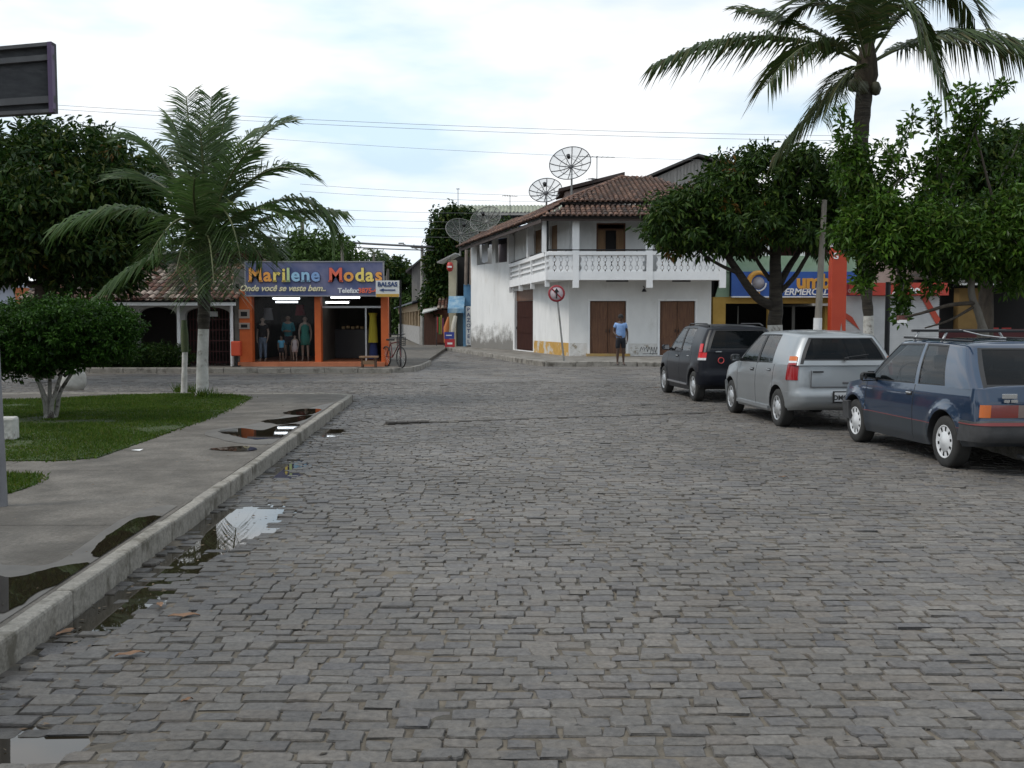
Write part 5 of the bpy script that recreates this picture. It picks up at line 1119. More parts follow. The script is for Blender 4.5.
fr_ = [((138, 186), (62, 226), -.3, -.6, .62), ((165, 232), (96, 297), -.6, -1.0, .55), ((226, 168), (242, 268), -1.0, -1.6, .55), ((262, 200), (338, 212), .2, .3, .62), ((315, 160), (333, 235), .3, .2, .6),
       ((240, 130), (288, 122), .2, .5, .62), ((255, 150), (304, 172), -.3, -.5, .62), ((190, 140), (186, 96), .0, .1, .60), ((206, 150), (212, 96), .3, .6, .58), ((212, 165), (228, 104), -.3, -.4, .6), ((190, 165), (172, 120), -.2, -.5, .6),
       ((168, 130), (128, 140), .3, .7, .6), ((165, 165), (120, 178), .8, 1.4, .6), ((230, 190), (282, 215), -.8, -1.4, .6), ((185, 190), (150, 255), -1.0, -1.7, .5), ((215, 140), (262, 130), .9, 1.6, .55), ((190, 200), (195, 178), -.6, -1.9, .5), ((250, 195), (278, 255), .8, 1.3, .5), ((205, 170), (200, 130), -.5, -.9, .6), ((218, 180), (250, 150), -.5, -1.0, .6), ((190, 205), (176, 272), -1.1, -1.8, .6), ((208, 200), (214, 285), -1.3, -2.0, .6), ((222, 205), (232, 290), -.7, -1.2, .6), ((185, 215), (190, 295), -.5, -.9, .6), ((240, 215), (262, 262), -.4, -.7, .6), ((200, 210), (199, 292), -.9, -1.3, .6)]
for i, (a, b, d1, d2, lw) in enumerate(fr_): frond(t, F3(a, b, d1, d2, O if i % 2 else O2), lw*1.42, M_PALM, M_RIB, i+1, n=66, droop=.95 if i < 5 else .45)
# tall palm on the right
Yt = 24.0; pb = Vector((X(869, Yt), Yt, PZ)); t = thing('tall_coconut_palm', 'tall coconut palm rising over the parked cars', 'palm tree', tuple(pb))
m = MB().mat(M_LIME); m.tube([pb, at(868.5, 350, Yt), at(868.5, 316, Yt)], [.20, .13, .115], n=12); m.mat(M_BARKP); ys_ = list(range(316, 70, -8)); path = [(868.5, 316), (864, 270), (860, 220), (859, 180), (861, 130), (865, 84)]
def px_at(y): 
    for (x1, y1), (x2, y2) in zip(path, path[1:]):
        if y2 <= y <= y1: return x1+(x2-x1)*(y1-y)/(y1-y2)
    return 865
m.tube([at(px_at(y_), y_, Yt) for y_ in ys_], [(.125 if i > 2 else .11)+.012*(i % 2)+.0020*i for i in range(len(ys_))], n=12); m.build('trunk', t)
m = MB().mat(MATS['palm_fibre']); m.tube([at(864, 92, Yt), at(866, 76, Yt), at(867, 60, Yt), at(868, 40, Yt)], [.20, .27, .22, .12], n=12); m.build('crown_shaft', t)
for k in range(6):
    a = k*1.1; c = at(864, 86, Yt)+Vector((.27*math.cos(a), .25*math.sin(a), random.uniform(-.1, .12))); m = MB().mat(mat('coconut_husk', (.022, .024, .010), (.05, .045, .02), scale=3, rough=.6)); m.lathe([(0, .15), (.08, .12), (.12, 0), (.08, -.12), (0, -.15)], c, 10); m.build('coconut', t)
Ot = at(867, 66, Yt); Yp_save = Yp; Yp = Yt
fr_ = [((770, 8), (660, 62), -.2, -.4, .75), ((815, 10), (768, 84), -.8, -1.4, .72), ((838, 78), (780, 150), .4, .6, .62), ((950, 10), (1052, 62), .1, .2, .85), ((935, -60), (975, 20), .2, .5, .72), ((900, -70), (945, 95), -.4, -1.0, .7), ((830, -30), (785, 20), .5, 1.0, .75),
       ((850, -50), (815, -60), -.4, -.8, .8), ((868, -60), (872, -120), .2, .4, .8), ((895, -60), (920, -110), .3, .5, .8), ((845, 60), (822, 120), -1.0, -1.8, .55), ((810, 20), (742, 10), 1.2, 2.0, .7), ((930, 20), (985, 40), 1.0, 2.2, .6), ((880, -20), (860, -40), -1.4, -2.6, .7), ((850, -10), (845, 10), -1.3, -2.6, .6)]
for i, (a, b, d1, d2, lw) in enumerate(fr_): frond(t, F3(a, b, d1, d2, Ot), lw*1.42, M_PALMD, M_RIB, 40+i, n=116, droop=1.15 if i < 6 else .7)
def small_palm(px, py, Y, r, label, seed, base=0):
    global Yp
    Yp = Y; o = at(px, py, Y); t = thing('distant_palm', label, 'palm tree', (o.x, Y, base), 0); m = MB().mat(M_BARKG); m.tube([(o.x+.1, Y, base), (o.x, Y, o.z*.5), o], [.16, .12, .10], n=8); m.build('trunk', t)
    rg = random.Random(seed)
    for i in range(13):
        a = 2*PI*i/13+rg.uniform(-.2, .2); el = rg.uniform(.1, 1.2); rr = r/F*Y; d = Vector((math.cos(a), math.sin(a), 0)); frond(t, (o, o+d*rr*.5+Vector((0, 0, rr*el*.7)), o+d*rr+Vector((0, 0, rr*(el*.5-.55)))), rr*.32, M_PALM, M_RIB, seed+i, n=22, droop=.6)
small_palm(374, 254, 85, 17, 'small far coconut palm above the right end of the shop banner', 200)
small_palm(302, 222, 58, 24, 'coconut palm crown peeping over the tree behind the shop', 230)
# ---- other leafy trees
def tree(name, label, cat, px, Y, trunk_top, blobs, n, per, spread, ls, m, seed, r=.18, base=0, wid=.4, droop=.35, shell=.5, group=None, lime=0, bark=None):
    bp = Vector((X(px, Y), Y, base)); t = thing(name, label, cat, tuple(bp), 0, group); cs = blob_points(blobs, n, seed, shell); leaves('crown', t, cs, per, spread, ls, m, seed+1, droop=droop, wid=wid)
    mb = MB().mat(bark or M_BARK); tt = at(*trunk_top, Y); limb(mb, [bp, bp.lerp(tt, .5)+Vector((.05, 0, 0)), tt], r, r*.7)
    for b in blobs: limb(mb, [tt, tt.lerp(Vector(b[0]), .5)+Vector((0, 0, .2)), Vector(b[0])], r*.45, r*.12, n=6)
    mb.build('trunk', t); return t
LM = leaf_mat('mid', [(0.028, 0.056, 0.011), (0.044, 0.084, 0.016), (0.064, 0.112, 0.024), (0.022, 0.044, 0.011)])
tree('shade_tree', 'rounded green tree standing behind the shop banner', 'tree', 312, 52, (312, 290), [B(285, 258, 52, 26, 2, 20), B(315, 246, 52, 24, 2, 18), B(340, 255, 52, 18, 1.6, 16), B(265, 268, 51, 20, 1.6, 18), B(325, 265, 51, 35, 2, 18), B(300, 270, 51, 30, 1.5, 15)], 700, 16, .5, .30, LM, 60, r=.25)
tree('shade_tree', 'flat topped dark tree up the far street left of the pole', 'tree', 388, 95, (388, 300), [B(372, 268, 95, 30, 3, 12), B(396, 270, 95, 14, 2.2, 10), B(408, 275, 95, 12, 2, 6), B(388, 282, 95, 18, 2.4, 9), B(412, 284, 95, 8, 2, 5), B(365, 288, 94, 30, 3, 22)], 520, 14, .75, .5, leaf_mat('dense', DK), 70, r=.3, wid=.5)
tree('shade_tree', 'pale green bushy tree above the colonnade roof', 'tree', 402, 112, (402, 315), [B(392, 302, 112, 20, 3, 14), B(408, 298, 112, 12, 3, 9), B(420, 296, 110, 8, 3, 9), B(398, 318, 112, 22, 3, 16)], 330, 14, .8, .5, LM, 74, r=.3, wid=.5)
tree('shade_tree', 'dark tree between porch house roof and shop', 'tree', 225, 47, (225, 300), [B(215, 262, 47, 30, 2.2, 26), B(245, 262, 47, 24, 2.2, 20), B(185, 275, 47, 30, 2, 26)], 420, 16, .5, .3, leaf_mat('dense', DK), 78, r=.25)
# creeper on the tall house
cb_l = [B(px, py, 61.8, rx, .7, rz) for px, py, rx, rz in ((447, 215, 14, 9), (441, 235, 9, 22), (452, 232, 12, 22), (444, 262, 14, 20), (438, 275, 11, 18), (436, 295, 10, 18), (450, 290, 9, 22), (462, 216, 12, 8), (440, 245, 12, 20), (430, 300, 6, 14), (434, 312, 10, 6), (462, 250, 9, 25), (472, 228, 14, 6), (490, 228, 14, 5), (508, 226, 10, 5), (458, 275, 8, 22))]
t = thing('creeper', 'dark green creeper smothering the tall house up the street', 'climbing plant', (X(445, 61.8), 61.8, 0)); leaves('foliage', t, blob_points(cb_l, 900, 81, .4), 17, .42, .26, leaf_mat('dense', DK), 82, droop=.5, wid=.55)
m = MB().mat(M_BARK)
for px, py in ((447, 215), (441, 240), (452, 232), (462, 250), (436, 295)): limb(m, [(X(444, 61.8), 61.8, 0), at(445, 300, 61.8), at(px, py, 61.8)], .12, .04, n=5)
m.build('stem', t)
# mango tree over the dark car
Yg_ = 26.5; gb_ = [B(690, 216, Yg_, 42, 1.6, 27), B(672, 228, Yg_-.3, 28, 1.2, 24), B(724, 194, Yg_, 32, 1.5, 26), B(765, 182, Yg_, 36, 1.7, 32), B(806, 190, Yg_, 34, 1.7, 34), B(838, 200, Yg_, 26, 1.5, 34), B(745, 222, Yg_-.4, 44, 1.6, 26), B(795, 225, Yg_-.3, 40, 1.6, 24), B(724, 162, Yg_, 11, .6, 10), B(757, 158, Yg_, 14, .8, 12), B(830, 235, Yg_, 28, 1.3, 18), B(700, 240, Yg_, 34, 1.1, 12), B(796, 162, Yg_, 22, 1.2, 14), B(842, 172, Yg_, 20, 1.2, 16)]
bp = Vector((X(775, Yg_), Yg_, PZ)); t = thing('mango_tree', 'spreading mango tree with low forking trunk behind the parked cars', 'tree', tuple(bp))
cs = blob_points(gb_, 640, 91, .5); leaves('crown', t, cs, 38, .29, .20, leaf_mat('mango', [(0.013, 0.033, 0.007), (0.026, 0.058, 0.011), (0.041, 0.086, 0.012), (0.017, 0.039, 0.012), (0.071, 0.116, 0.015), (0.011, 0.026, 0.007)]), 92, droop=.5, wid=.36)
leaves('young_leaves', t, blob_points(gb_, 24, 95, .97), 20, .2, .2, leaf_mat('rust', []), 96, droop=.9, wid=.25)
m = MB().mat(M_LIME); m.tube([bp, at(775, 345, Yg_), at(775, 325, Yg_)], [.24, .20, .19], n=12); m.mat(M_BARKP)
limb(m, [at(775, 325, Yg_), at(776, 295, Yg_), at(775, 262, Yg_), at(778, 240, Yg_), at(782, 215, Yg_)], .19, .10, wob=.04)
limb(m, [at(776, 308, Yg_), at(757, 297, Yg_-.1), at(738, 272, Yg_-.2), at(724, 250, Yg_-.2), at(712, 225, Yg_)], .13, .07, wob=.03)
limb(m, [at(740, 274, Yg_-.2), at(722, 266, Yg_-.4), at(703, 254, Yg_-.4), at(692, 238, Yg_-.3)], .05, .03)
limb(m, [at(779, 285, Yg_), at(788, 268, Yg_+.2), at(800, 250, Yg_+.3), at(812, 225, Yg_)], .10, .05, wob=.03); limb(m, [at(780, 292, Yg_), at(795, 276, Yg_-.2), at(806, 258, Yg_-.2), at(818, 240, Yg_)], .07, .04)
limb(m, [at(770, 280, Yg_), at(758, 262, Yg_+.2), at(750, 245, Yg_)], .06, .04); limb(m, [at(775, 255, Yg_), at(762, 250, Yg_-.2), at(752, 258, Yg_-.2), at(744, 240, Yg_)], .05, .03)
twigs(m, [at(712, 225, Yg_), at(782, 215, Yg_), at(812, 225, Yg_), at(750, 240, Yg_), at(692, 238, Yg_)], cs[::9], .03); m.build('trunk', t)
# big dark domed tree far right
tree('shade_tree', 'dark domed tree behind the thin sprigs at the right edge', 'tree', 985, 33, (985, 250), [B(985, 170, 33, 42, 2.2, 42), B(960, 205, 33, 40, 2, 45), B(1015, 200, 33, 40, 2, 50), B(1050, 190, 33, 40, 2, 45), B(975, 240, 33, 50, 2, 35), B(1020, 250, 32.5, 40, 2, 30), B(1005, 150, 33, 25, 1.5, 20)], 950, 22, .36, .24, leaf_mat('dense', DK), 100, r=.28, base=.14, wid=.45)
# light leafy tree with upright sprigs
Yl = 18.5; bp = Vector((X(974, Yl), Yl, PZ)); t = thing('sprigged_tree', 'loose small leaved tree with upright sprigs reaching above the blue car', 'tree', tuple(bp))
lb = [B(870, 215, Yl, 30, .8, 26), B(905, 234, Yl, 38, .9, 26), B(880, 246, Yl, 34, .8, 16), B(930, 225, Yl, 36, .9, 32), B(965, 245, Yl, 40, .9, 34), B(1005, 230, Yl, 40, .9, 40), B(1040, 220, Yl, 40, 1, 50), B(852, 165, Yl, 17, .5, 34), B(868, 200, Yl, 18, .5, 24), B(1020, 265, Yl, 30, .8, 22), B(920, 252, Yl, 34, .7, 14), B(850, 228, Yl, 18, .6, 18), B(960, 262, Yl, 30, .6, 10)]
LS = leaf_mat('sprig', [(.026, .064, .008), (.044, .100, .011), (.072, .145, .016), (.020, .050, .009), (.115, .17, .028)], rough=.35)
cs = blob_points(lb, 1150, 111, .3)
sprigs = [((868, 200), (900, 150), (916, 112)), ((880, 200), (905, 175), (935, 150)), ((935, 200), (938, 150), (932, 95)), ((950, 190), (968, 150), (975, 100), (965, 85)), ((960, 170), (975, 130), (990, 95), (1010, 82)), ((925, 190), (935, 165), (945, 140)), ((905, 262), (903, 290), (898, 312)), ((880, 262), (870, 275), (860, 285)), ((860, 180), (845, 140), (838, 105)), ((1000, 180), (1015, 150), (1024, 125)), ((900, 180), (893, 160), (880, 140)), ((945, 160), (960, 130), (985, 110)), ((960, 150), (962, 120), (955, 90)),((896, 265), (906, 300), (900, 322)), ((925, 258), (932, 280), (928, 296)), ((950, 262), (948, 285)), ((1000, 262), (1008, 284), (1004, 296)), ((868, 250), (862, 275), (866, 290)), ((985, 262), (990, 280)), ((1015, 200), (1022, 160)), ((884, 210), (872, 170), (866, 150))]
sc = []; m = MB().mat(M_BARKG)
for sp in sprigs:
    P_ = [at(a, b, Yl+random.uniform(-.4, .4)) for a, b in sp]; limb(m, P_, .018, .006, n=5)
    for i in range(len(P_)-1):
        k = max(3, int((P_[i+1]-P_[i]).length/.07))
        for j in range(k): sc.append(P_[i].lerp(P_[i+1], j/k)+Vector((random.gauss(0, .03), random.gauss(0, .03), 0)))
leaves('crown', t, cs, 24, .19, .13, LS, 112, droop=.2, wid=.4)
leaves('sprig_leaves', t, np.array([tuple(c) for c in sc]), 13, .12, .145, LS, 113, droop=-.1, wid=.42)
limb(m, [bp, at(985, 345, Yl), at(980, 318, Yl), at(972, 296, Yl), at(973, 270, Yl), at(978, 240, Yl)], .085, .05, wob=.02)
m.mat(M_BARK); limb(m, [at(976, 303, Yl), at(950, 305, Yl-.2), at(922, 313, Yl-.4), at(905, 317, Yl-.5)], .04, .018); limb(m, [at(975, 306, Yl), at(950, 320, Yl-.1), at(925, 328, Yl-.3)], .03, .012)
limb(m, [at(973, 270, Yl), at(945, 250, Yl), at(910, 235, Yl), at(880, 205, Yl), at(860, 175, Yl)], .045, .015); limb(m, [at(976, 255, Yl), at(995, 220, Yl), at(985, 170, Yl), at(975, 130, Yl)], .04, .012); limb(m, [at(973, 268, Yl), at(950, 215, Yl), at(940, 170, Yl)], .04, .012); limb(m, [at(978, 245, Yl), at(1010, 235, Yl), at(1045, 200, Yl)], .04, .02)
twigs(m, [at(945, 250, Yl), at(910, 235, Yl), at(880, 205, Yl), at(995, 220, Yl), at(985, 170, Yl), at(950, 215, Yl), at(1010, 235, Yl), at(973, 270, Yl)], cs[::12], .014); m.build('trunk', t)
# small cut trunk beside the young palm
p0 = gr(184, 393, PZ); t = thing('cut_trunk', 'slim lopped trunk, green above and whitewashed below, beside the young palm', 'tree stump', tuple(p0)); m = MB().mat(M_LIME); m.tube([p0, at(184.5, 370, p0.y), at(185, 352, p0.y)], [.065, .055, .055], n=10); m.build('trunk', t)
m = MB().mat(mat('mossy_bark', (.04, .06, .025), (.07, .08, .035), scale=5, rough=.95)); m.tube([at(185, 352, p0.y), at(184.5, 335, p0.y), at(184, 320, p0.y)], [.07, .075, .05], n=10); m.build('upper_trunk', t)
# tufts at the palm foot
for (px, py, lab) in ((186, 392, 'grass tuft round the lopped trunk'), (206, 398, 'grass tuft at the foot of the young palm')):
    p = gr(px, py, PZ); V = []; Fc = []
    for k in range(130):
        a = random.uniform(0, 2*PI); r_ = random.uniform(0, .28); x, y = p.x+r_*math.cos(a), p.y+r_*math.sin(a)*.7; h = random.uniform(.08, .24); lx, ly = random.gauss(0, .07), random.gauss(0, .07); n = len(V); V += [(x-.01, y, PZ), (x+.01, y, PZ), (x+lx, y+ly, PZ+h)]; Fc.append((n, n+1, n+2))
    V = np.array(V)-np.array((p.x, p.y, PZ)); tagp(np_mesh('grass_tuft', V, np.array(Fc), [MATS['grass_blade']], loc=(p.x, p.y, PZ)), lab, 'grass tuft')

# added trees out of view, placed to shade and be mirrored in the cars
for k, (x_, y_, r_, h_, lab) in enumerate(((-10, 3, 3.2, 5.2, 'added unseen tree on the lawn left of the viewpoint'), (-12, -6, 3.6, 5.6, 'added unseen tree behind left of the viewpoint'), (-5, -13, 3.8, 5.8, 'added unseen tree behind the viewpoint by the street'), (4, -17, 4.0, 6.0, 'added unseen tree farthest behind the viewpoint'), (12, -9, 3.6, 5.4, 'added unseen tree behind right of the viewpoint'), (13.5, 3, 3.2, 5.0, 'added unseen tree on the right hand square'), (-17, 9, 3.4, 5.4, 'added unseen tree far left on the lawn'))):
    t = thing('shade_tree', lab, 'tree', (x_, y_, .1)); bl = [((x_+r_*.5*math.cos(a), y_+r_*.5*math.sin(a), h_+.4*math.sin(a*3)), (r_*.62, r_*.62, 1.7)) for a in (0, 1.3, 2.5, 3.8, 5.0)]
    leaves('crown', t, blob_points(bl, 330, 300+k, .4), 15, .5, .42, MATS['leaf_dense'], 320+k, droop=.3, wid=.5); m = MB().mat(M_BARK); limb(m, [(x_, y_, .1), (x_+.1, y_, 1.6), (x_, y_, 3)], .28, .2)
    for b in bl: limb(m, [(x_, y_, 2.9), Vector(b[0])-Vector((0, 0, .8)), b[0]], .12, .04, n=6)
    m.build('trunk', t)
# ======================= PARKED CARS =======================
def lerp(a, b, t): return a+(b-a)*t
def pw(x, pts):
    if x <= pts[0][0]: return pts[0][1]
    for (a, b), (c, d) in zip(pts, pts[1:]):
        if x <= c: return b+(d-b)*(x-a)/(c-a)
    return pts[-1][1]
M_TYRE = mat('tyre_rubber', (.018, .018, .018), (.03, .029, .027), scale=8, rough=.85)
M_CAP = mat('hubcap_silver', (.42, .43, .44), (.50, .51, .52), scale=5, rough=.35, metal=.55)
M_CAPW = mat('hubcap_white', (.55, .56, .57), (.62, .63, .64), scale=5, rough=.4)
M_GLASS = mat('car_glass', (.006, .008, .009), rough=.02, spec=.42, alpha=.66)
M_GLASSD = mat('car_glass_dark', (.004, .005, .006), rough=.02, spec=.12, alpha=.96)
M_SEAL = mat('rubber_seal', (.012, .012, .013), rough=.55); M_PLAST = mat('bumper_grey', (.035, .036, .038), (.05, .05, .052), scale=9, rough=.65, bump=.1)
M_CABIN = mat('cabin_dark', (.018, .018, .02), rough=.9); M_SEAT = mat('seat_cloth', (.05, .05, .055), (.07, .07, .075), scale=20, rough=.95)
M_TRED = mat('lamp_red', (.24, .008, .010), rough=.2, spec=.4, coat=.2); M_TOR = mat('lamp_amber', (.50, .12, .02), rough=.2, spec=.4, coat=.2); M_TWH = mat('lamp_clear', (.55, .55, .56), rough=.1, spec=.8, coat=.8)
def car(name, label, cpt, head, P):
    Wd = P['w']/2; WB = P['wb']; ya, yb = WB/2, -WB/2; YF, YR = WB/2+P['fo'], -WB/2-P['ro']; Rw = P['rw']; Ra = Rw+.055
    # origin from the contact point of the rear left tyre
    ex = Vector((math.cos(head), math.sin(head), 0)); ey = Vector((-math.sin(head), math.cos(head), 0))
    org = Vector((cpt.x, cpt.y, 0))+ex*(P['track']/2+.08)-ey*yb; org.z = -.004
    root = thing(name, label, 'car', tuple(org), head, 'cars parked along the right kerb')
    def part(nm, mb, par=None, **k): return mb.build(nm, par or root, local=True, **k)
    paint = P['paint']; belt = P['belt']; bn = P['bn']
    CF, CR = P.get('cf', .42), P.get('cr', .20); YA, YB = YF-P.get('la', .55), YR+P.get('lb', .26)
    # side stations with door seams
    seams = P['seams']; ysd = list(np.linspace(YA, YB, 54))
    ysd = [y for y in ysd if all(abs(y-s) > .022 for s in seams)]
    for s in seams: ysd += [s+.007, s, s-.007]
    ysd = sorted(ysd, reverse=True); nF, nA, nR_, nC = 5, 6, 7, 6
    zn = sorted(set([.17, .20, .24, .28, .32, .36, .40, .44, .48, .52, .56, .60, .64, .68, .72, .76, .80, .84]+P.get('zadd', [])+[bn-.035, bn-.012, bn])); zn = [z for z in zn if z <= bn]
    def half(z):
        w = Wd*pw(z, P['wprof']); f = YF+pw(z, P['fprof']); r = YR+pw(z, P['rprof']); out = []
        for k in range(nF): x = -(w-CF)*k/nF; out.append((x, f-.10*(x/(w-CF))**2, 'f'))
        for k in range(nA): th = PI/2*(1-k/nA); out.append((-(w-CF)-CF*math.cos(th), YA+(f-.10-YA)*math.sin(th), 'fa'))
        for y in ysd: out.append((-w, y, 's'))
        for k in range(1, nC+1): th = PI/2*k/nC; out.append((-(w-CR)-CR*math.cos(th), YB+(r+.03-YB)*math.sin(th), 'ra'))
        for k in range(1, nR_+1): x = -(w-CR)*(1-k/nR_); out.append((x, r+.03*(x/(w-CR))**2, 'r'))
        res = []
        for (x, y, tg) in out:
            x *= 1-.030*(y/2)**2
            zt = pw(y, belt[::-1] if belt[0][0] > belt[-1][0] else belt); zz = .5-(.5-z)*(.5-pw(y, [(YR+.05, .31), (YR+.45, .27), (yb+.5, .20), (ya-.4, .19), (YF-.3, .22)]))/.33 if z < .5 else z if z < .55 else .55+(z-.55)*(zt-.55)/(bn-.55)
            if tg == 's':
                for wy in (ya, yb):
                    rr = math.hypot(y-wy, zz-Rw); x -= P.get('flare', .014)*math.exp(-((rr-Ra-.03)/.04)**2)
                if any(abs(y-s) < .002 for s in seams) and .22 < z: x += .010
            res.append((x, y, zz))
        return res, [o[2] for o in out]
    G = []; 
    for z in zn: h, tags = half(z); G.append(h)
    n = len(G[0]); nrow = len(G)
    verts = []; faces = []; fm = []
    mats_ = [paint, P.get('low', paint), M_CABIN, M_SEAL, P.get('stripe', M_SEAL)]
    full = []
    for h in G: full.append(h+[(-x, y, z) for (x, y, z) in h[-2:0:-1]])
    m_ = len(full[0])
    for rw in full: verts += rw
    # mirrored loop: index map for segment tags
    def seg_info(j):
        if j < n-1: return tags[j], tags[j+1], (G[0][j][1]+G[0][j+1][1])/2
        k = 2*(n-1)-j-1; return tags[k], tags[k+1], (G[0][k][1]+G[0][k+1][1])/2
    for i in range(nrow-1):
        zc = (zn[i]+zn[i+1])/2
        for j in range(m_):
            a = i*m_+j; b = i*m_+(j+1) % m_; faces.append((a, b, b+m_, a+m_)); t0, t1, yc = seg_info(j); mi = 0
            if zc < P['lowz']: mi = 1
            if 'bumper_z' in P and t0 in ('f', 'fa', 'ra', 'r') and t1 != 's' and zc < P['bumper_z']: mi = 1
            if P.get('moulding') and P['moulding'][0] < zc < P['moulding'][1]: mi = 4
            if t0 == 's' and t1 == 's' and any(abs(yc-s) < .006 for s in seams) and zc > .24: mi = 3
            fm.append(mi)
    def cap(row, crown, mi, flip):
        base = row*m_; NL = 7; grid = []
        for k in range(n):
            l = k; r = (m_-k) % m_
            if k in (0, n-1): grid.append([base+l]*(NL+1)); continue
            vl, vr = Vector(verts[base+l]), Vector(verts[base+r]); rowi = [base+l]
            for q in range(1, NL):
                s = q/NL; p = vl.lerp(vr, s); p.z += crown*(1-(2*s-1)**4)*min(1, abs(vl.x)/.5); verts.append(tuple(p)); rowi.append(len(verts)-1)
            rowi.append(base+r); grid.append(rowi)
        for k in range(n-1):
            for q in range(NL):
                f = [grid[k][q], grid[k+1][q], grid[k+1][q+1], grid[k][q+1]]; g = []
                for v in f:
                    if v not in g: g.append(v)
                if len(g) >= 3: faces.append(tuple(g if not flip else g[::-1])); fm.append(mi if not isinstance(mi, int) else mi)
    cap(nrow-1, .035, 0, False); cap(0, 0, 2, True)
    me = bpy.data.meshes.new('body'); me.from_pydata(verts, [], faces)
    for q in mats_: me.materials.append(q)
    me.polygons.foreach_set('material_index', fm)
    bm = bmesh.new(); bm.from_mesh(me); bmesh.ops.recalc_face_normals(bm, faces=bm.faces); bm.to_mesh(me); bm.free()
    ob = bpy.data.objects.new('body_tmp', me); COL.objects.link(ob); cuts = []
    for wy in (ya, yb):
        for sx in (-1, 1):
            c = bpy.data.meshes.new('c'); bm = bmesh.new(); bmesh.ops.create_cone(bm, cap_ends=True, segments=40, radius1=Ra, radius2=Ra, depth=.46)
            for v in bm.verts: v.co = Vector((sx*(Wd-.02)+v.co.z, wy+v.co.x, Rw+.01+v.co.y))
            for f in bm.faces: f.material_index = 2
            bmesh.ops.recalc_face_normals(bm, faces=bm.faces); bm.to_mesh(c); bm.free()
            for _ in mats_: c.materials.append(_)
            co = bpy.data.objects.new('cut', c); COL.objects.link(co); cuts.append(co)
            md = ob.modifiers.new('b', 'BOOLEAN'); md.operation = 'DIFFERENCE'; md.object = co; md.solver = 'FAST'
            try: md.material_mode = 'INDEX'
            except Exception: pass
    dg = bpy.context.evaluated_depsgraph_get(); me2 = bpy.data.meshes.new_from_object(ob.evaluated_get(dg)); me2.name = 'body'
    bpy.data.objects.remove(ob)
    for c in cuts: bpy.data.objects.remove(c)
    me2.polygons.foreach_set('use_smooth', [True]*len(me2.polygons)); me2.set_sharp_from_angle(angle=R(32)); body = link(me2, 'body', root)
    # ---------- cabin
    g = P['cab']; ts = sorted(set([0, .04, .07, .2, .35, .5, .65, .8, .90, .93, .97, 1.0]+g.get('tadd', [])))
    cols = g['cols']           # [(yb, yr, type of the segment that FOLLOWS)]
    wb_, wr = g['wb'], g['wr']; fc, rc = .12, g.get('rc', .16)
    def zb(y): return pw(y, belt[::-1] if belt[0][0] > belt[-1][0] else belt)-.012
    def rz_(y): return g['rz']-.035*((y-g.get('yt', -.5))/1.0)**2
    B0_, T0_ = [], []; types = []
    yfb, yft, yrb, yrt = g['yfb'], g['yft'], g['yrb'], g['yrt']
    nf = 5
    for k in range(nf): xb = -(wb_-fc)*k/nf; xt = -(wr-fc)*k/nf; B0_.append((xb, yfb-.07*(k/nf)**2)); T0_.append((xt, yft-.04*(k/nf)**2)); types.append('W' if k < nf-1 else 'W')
    c0b, c0t = cols[0][0], cols[0][1]
    for k in range(4): th = PI/2*(1-k/4); B0_.append((-(wb_-fc)-fc*math.cos(th), c0b+(yfb-.07-c0b)*math.sin(th))); T0_.append((-(wr-fc)-fc*math.cos(th), c0t+(yft-.04-c0t)*math.sin(th))); types.append('S' if k == 0 else 'P')
    for (a, b, ty) in cols: B0_.append((-wb_, a)); T0_.append((-wr, b)); types.append(ty)
    types[-1] = 'P'; c1b, c1t = cols[-1][0], cols[-1][1]
    for k in range(1, 6): th = PI/2*k/5; B0_.append((-(wb_-rc)-rc*math.cos(th), c1b+(yrb-c1b)*math.sin(th))); T0_.append((-(wr-rc)-rc*math.cos(th), c1t+(yrt-c1t)*math.sin(th))); types.append(g.get('rt', ['P', 'P', 'P', 'S', 'R'])[k-1])
    nr = 6
    for k in range(1, nr+1): B0_.append((-(wb_-rc)*(1-k/nr), yrb-.025*(k/nr))); T0_.append((-(wr-rc)*(1-k/nr), yrt-.02*(k/nr))); types.append('R')
    N2 = len(B0_); Cg = []
    for t in ts:
        row = []
        for (xb, yb_), (xt, yt_) in zip(B0_, T0_):
            side = abs(xb)/wb_; x = lerp(xb, xt, t)-.022*math.sin(PI*t)*side*(1 if xb < 0 else 0); y = lerp(yb_, yt_, t); z = lerp(zb(yb_), rz_(yt_)-.030, t)
            if t >= 1.0: x *= .985
            if yb_ == yrb or side < .8 and yb_ < -1: y -= .02*math.sin(PI*t)
            if side < .8 and yb_ > 0: y += .02*math.sin(PI*t)
            row.append((x, y, z))
        Cg.append(row)
    tm = -.5*(yft+yrt)
    for sc_, up_ in ((.955, .020), (.86, .030)):
        row = []
        for (x, y, z) in Cg[len(ts)-1]: cy0 = (yft+yrt)/2; row.append((x*sc_, cy0+(y-cy0)*(1-(1-sc_)*.55), z+up_))
        Cg.append(row)
    shell = MB(); glass = {'W': MB(), 'G': MB(), 'R': MB()}; gl = P.get('glass', M_GLASS)
    gmap = {'W': M_GLASS, 'G': gl, 'R': P.get('rglass', gl)}
    for k_ in glass: glass[k_].mat(gmap[k_])
    def rng(ty):
        return {'W': (.05, .94), 'G': (.07, .93), 'R': (g['r0'], g.get('r1', .93)), 'G2': (.07, .93)}[ty]
    glasses = []   # (mesh builder per contiguous pane)
    gcols = {}
